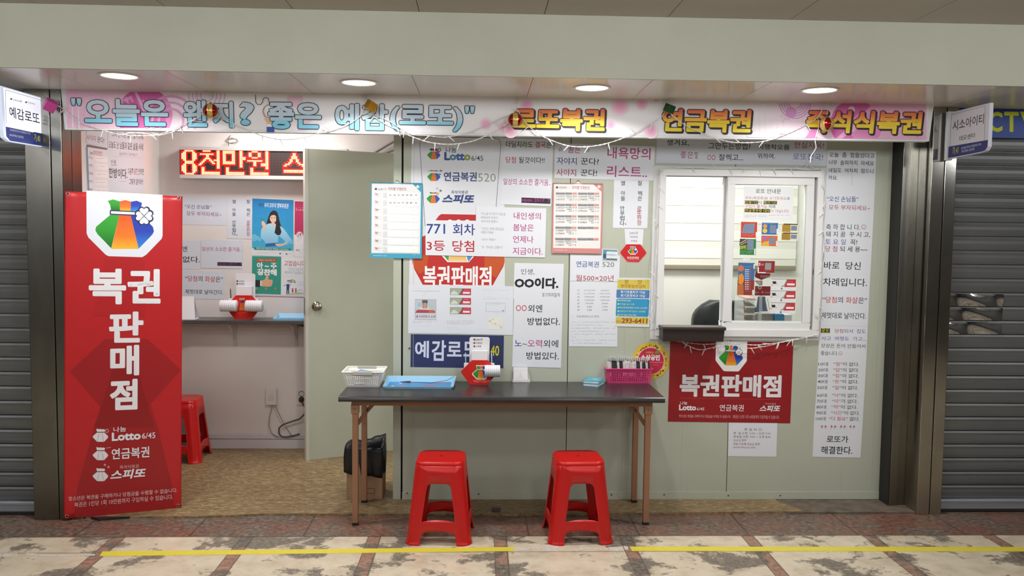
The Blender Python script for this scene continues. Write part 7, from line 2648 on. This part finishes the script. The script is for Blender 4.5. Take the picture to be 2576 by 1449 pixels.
string_lights('fairy_lights', 'white wire string of unlit bulbs looped along the long shop sign', [
    [(128, 262), (150, 268), (172, 285), (200, 305), (240, 320), (290, 336), (340, 341), (390, 340), (430, 328), (470, 308), (500, 294), (527, 268), (545, 290), (580, 308), (616, 324), (660, 342), (705, 351), (755, 348), (800, 336), (850, 322), (885, 308), (912, 285), (917, 262), (925, 282), (960, 306), (1000, 326), (1040, 345), (1085, 359), (1135, 363), (1185, 356), (1230, 338), (1268, 315), (1290, 298), (1300, 272), (1312, 296), (1345, 330), (1380, 350), (1430, 367), (1480, 369), (1530, 360), (1580, 342), (1630, 315), (1668, 290), (1676, 262), (1690, 290), (1730, 318), (1780, 340), (1830, 356), (1880, 359), (1930, 354), (1980, 336), (2020, 318), (2055, 297), (2070, 272), (2082, 255)],
    [(925, 284), (970, 300), (1000, 318), (1035, 338), (1070, 341), (1120, 345), (1170, 336), (1215, 318), (1255, 300), (1290, 285)],
    [(300, 338), (350, 334), (400, 340), (440, 330)],
    [(2057, 297), (2060, 318), (2054, 336), (2050, 355), (2053, 372), (2040, 392)]], SY - 0.014, 0.13)
string_lights('fairy_lights', 'white wire string of unlit bulbs taped around the booth window', [
    [(2046, 395), (2034, 412), (2050, 424), (2066, 424), (2040, 427), (1980, 424), (1920, 426), (1860, 424), (1800, 424), (1740, 422), (1690, 424), (1662, 430), (1658, 470), (1652, 540), (1654, 600), (1648, 660), (1647, 720), (1642, 780), (1640, 840)],
    [(2066, 424), (2072, 450), (2076, 500), (2070, 560), (2074, 600), (2068, 650), (2066, 700), (2064, 750), (2058, 800), (2056, 830)],
    [(2056, 842), (2020, 850), (1985, 856), (1940, 868), (1910, 874), (1880, 876), (1850, 868), (1826, 868), (1795, 874), (1762, 880), (1736, 872), (1716, 860), (1700, 858)],
    [(2010, 853), (1960, 862), (1900, 868), (1860, 864), (1820, 864), (1770, 866), (1730, 862), (1700, 858)]], -0.032, 0.085, 0.0016, 0.0023)

ornred = mat('#a3121a', 0.15, 0.85, coat=0.5)
gold = NT('gold_glitter', 0.35, 0.6)
gv = gold.coord()
gold.base(gold.ramp(gold.noise(gv, 220, 2), [(0.35, '#a8842c'), (0.6, '#f0d88a')]))
gold.bump(gold.noise(gv, 260, 2), 0.6, 0.001)
gold = gold.m
for nm, px, py, hx, hy, lab in (('a', 530, 279, 528, 230, 'red and gold glitter ball on the sign beside the question mark'), ('b', 1296, 302, 1299, 248, 'red and gold glitter ball on the first orange word'), ('c', 2079, 312, 2083, 256, 'red and gold glitter ball on the last orange word')):
    c = ony(px, py, SY - 0.060)
    R_ = 0.0385
    t = thing('christmas_ball', c, lab, 'ornament', 'glitter balls on the shop sign')
    mb = MB().lathe(c, [(max(0.0003, R_ * math.sin(PI * i / 16)), -R_ * math.cos(PI * i / 16)) for i in range(17)], ornred, 32)
    obj('ball', mb, t)
    gb_ = MB()
    ang0 = {'a': 0.15, 'b': 0.0, 'c': 0.6}[nm]
    for s_ in (0, 1):
        a_ = ang0 + s_ * PI / 2
        n_ = 40
        vs = []
        ax = Vector((math.cos(a_) * 0.95, math.sin(a_), 0)).normalized()
        for k in range(n_):
            th = 2 * PI * k / n_
            rad = Vector((0, 0, 1)) * math.cos(th) + ax.cross(Vector((0, 0, 1))) * math.sin(th)
            for w_ in (-0.014, -0.007, 0.0, 0.007, 0.014):
                v_ = (rad * R_ + ax * w_)
                vs.append(c + v_.normalized() * (R_ + 0.0012))
        gb_.add(vs, [(5 * k + j, 5 * k + j + 1, 5 * ((k + 1) % n_) + j + 1, 5 * ((k + 1) % n_) + j) for k in range(n_) for j in range(4)], gold, True)
    obj('glitter_band', gb_, t, fix=False)
    cp = MB().lathe((c.x, c.y, c.z + R_), [(0.0003, 0.007), (0.006, 0.006), (0.007, -0.002)], mat('#c9a94a', 0.3, 1.0), 14)
    hk = ony(hx, hy + 6, SY - 0.014)
    cp.tube([(c.x, c.y, c.z + R_ + 0.005), ((c.x + hk.x) / 2, (c.y + hk.y) / 2 - 0.002, (c.z + R_ + hk.z) / 2), hk], 0.0010, mat('#e8e6e0', 0.4), 5)
    obj('cap_and_thread', cp, t, fix=False)


def foil_cube(px, py, y, s_, col, rot, hx, hy, lab, dull=False):
    c = ony(px, py, y)
    t = thing('foil_cube', c, lab, 'ornament', 'foil cubes hung on the sign')
    m = painted('foil', col, col, 60, 0.22 if not dull else 0.45, 0.5, 0.7 if not dull else 0.1, 0.5)
    M3 = Matrix.Translation(c) @ Matrix.Rotation(rot[2], 4, 'Z') @ Matrix.Rotation(rot[0], 4, 'X') @ Matrix.Rotation(rot[1], 4, 'Y')
    h = s_ / 2
    mb = MB().hexa([tuple(M3 @ Vector(p)) for p in ((-h, -h, -h), (h, -h, -h), (h, h, -h), (-h, h, -h), (-h, -h, h), (h, -h, h), (h, h, h), (-h, h, h))], m)
    obj('cube', mb, t, 0.002)
    rb = MB().tube([c + Vector((0, 0, h)), ony(hx, hy, y + 0.02)], 0.001, mat('#d9d7d0', 0.5), 5)
    obj('hanging_thread', rb, t, fix=False)


foil_cube(933, 266, SY - 0.062, 0.047, '#b8861e', (0.45, 0.35, 0.6), 918, 246, 'gold foil cube hanging on the blue-lettered half of the sign')
foil_cube(1684, 273, SY - 0.058, 0.043, '#2c5a34', (0.35, 0.2, 0.45), 1675, 254, 'green foil cube hanging before the second orange word')
foil_cube(126, 265, -0.385, 0.054, '#c8489a', (0.5, 0.45, 0.5), 112, 235, 'magenta foil cube beside the left projecting sign', True)
HK = ('nearest the question mark', 'over the gold cube', 'over the ball on the first orange word', 'over the green cube', 'over the ball on the last orange word')
for i, (px, py) in enumerate(((529, 229), (917, 241), (1300, 247), (1674, 251), (2083, 255))):
    p = ony(px, py, SY - 0.006)
    hm = MB().box(p.x - 0.010, p.x + 0.010, SY - 0.006, SY - 0.0005, p.z - 0.026, p.z + 0.010, mat('#e2e0da', 0.4))
    hm.tube([(p.x, SY - 0.006, p.z - 0.012), (p.x, SY - 0.016, p.z - 0.014), (p.x, SY - 0.017, p.z - 0.004)], 0.003, mat('#e2e0da', 0.4), 8)
    tag(obj('adhesive_hook', hm, fix=False), 'small white hook at the sign top, ' + HK[i], 'hook', 'white hooks along the sign')

# ================================================================== TAPE ON THE FLOOR
yel = painted('yellow_tape', '#d8c93a', '#e0d24a', 30, 0.45, 0.4)
res = painted('tape_residue', '#b9b1a4', '#d8d2c8', 60, 0.7, 0.2)


def tape(px0, py0, px1, py1, px2, py2, px3, py3, m, label, name='floor_tape'):
    pts = [onz(px0, py0, 0.001), onz(px1, py1, 0.001), onz(px2, py2, 0.001), onz(px3, py3, 0.001)]
    tag(obj(name, MB().prism(pts, (0, 0, -0.0008), m), fix=False), label, 'tape')


tape(258, 1387, 1292, 1376, 1294, 1386, 250, 1399, yel, 'long yellow tape strip on the floor ending at the right stool gap')
tape(1584, 1375, 2700, 1376, 2700, 1387, 1590, 1386, yel, 'yellow tape strip on the floor running off to the right')
obj_res = MB()
rr3 = random.Random(5)
for a, b, yy in ((1300, 1580, 1380), (-60, 244, 1396)):
    x = a
    while x < b:
        L = rr3.uniform(10, 40)
        if rr3.random() < 0.85:
            t0, t1 = yy + rr3.uniform(-7, -1), yy + rr3.uniform(1, 6)
            obj_res.prism([onz(x, t0 + rr3.uniform(-2, 2), 0.0008), onz(min(b, x + L), t0 + rr3.uniform(-2, 2), 0.0008), onz(min(b, x + L * 0.95), t1 + rr3.uniform(-2, 2), 0.0008), onz(x + 2, t1, 0.0008)], (0, 0, -0.0006), res)
        x += L * rr3.uniform(0.8, 1.2)
o_ = obj('tape_residue', obj_res, fix=False)
tag(o_, 'whitish torn tape remains on the floor between and left of the yellow strips', 'tape residue', None, 'stuff')

# tidy the lettering workshop
bpy.data.scenes.remove(TS)
for _c in (_to,):
    if _c.name in bpy.data.objects:
        bpy.data.objects.remove(_c)
bpy.data.curves.remove(_tc)
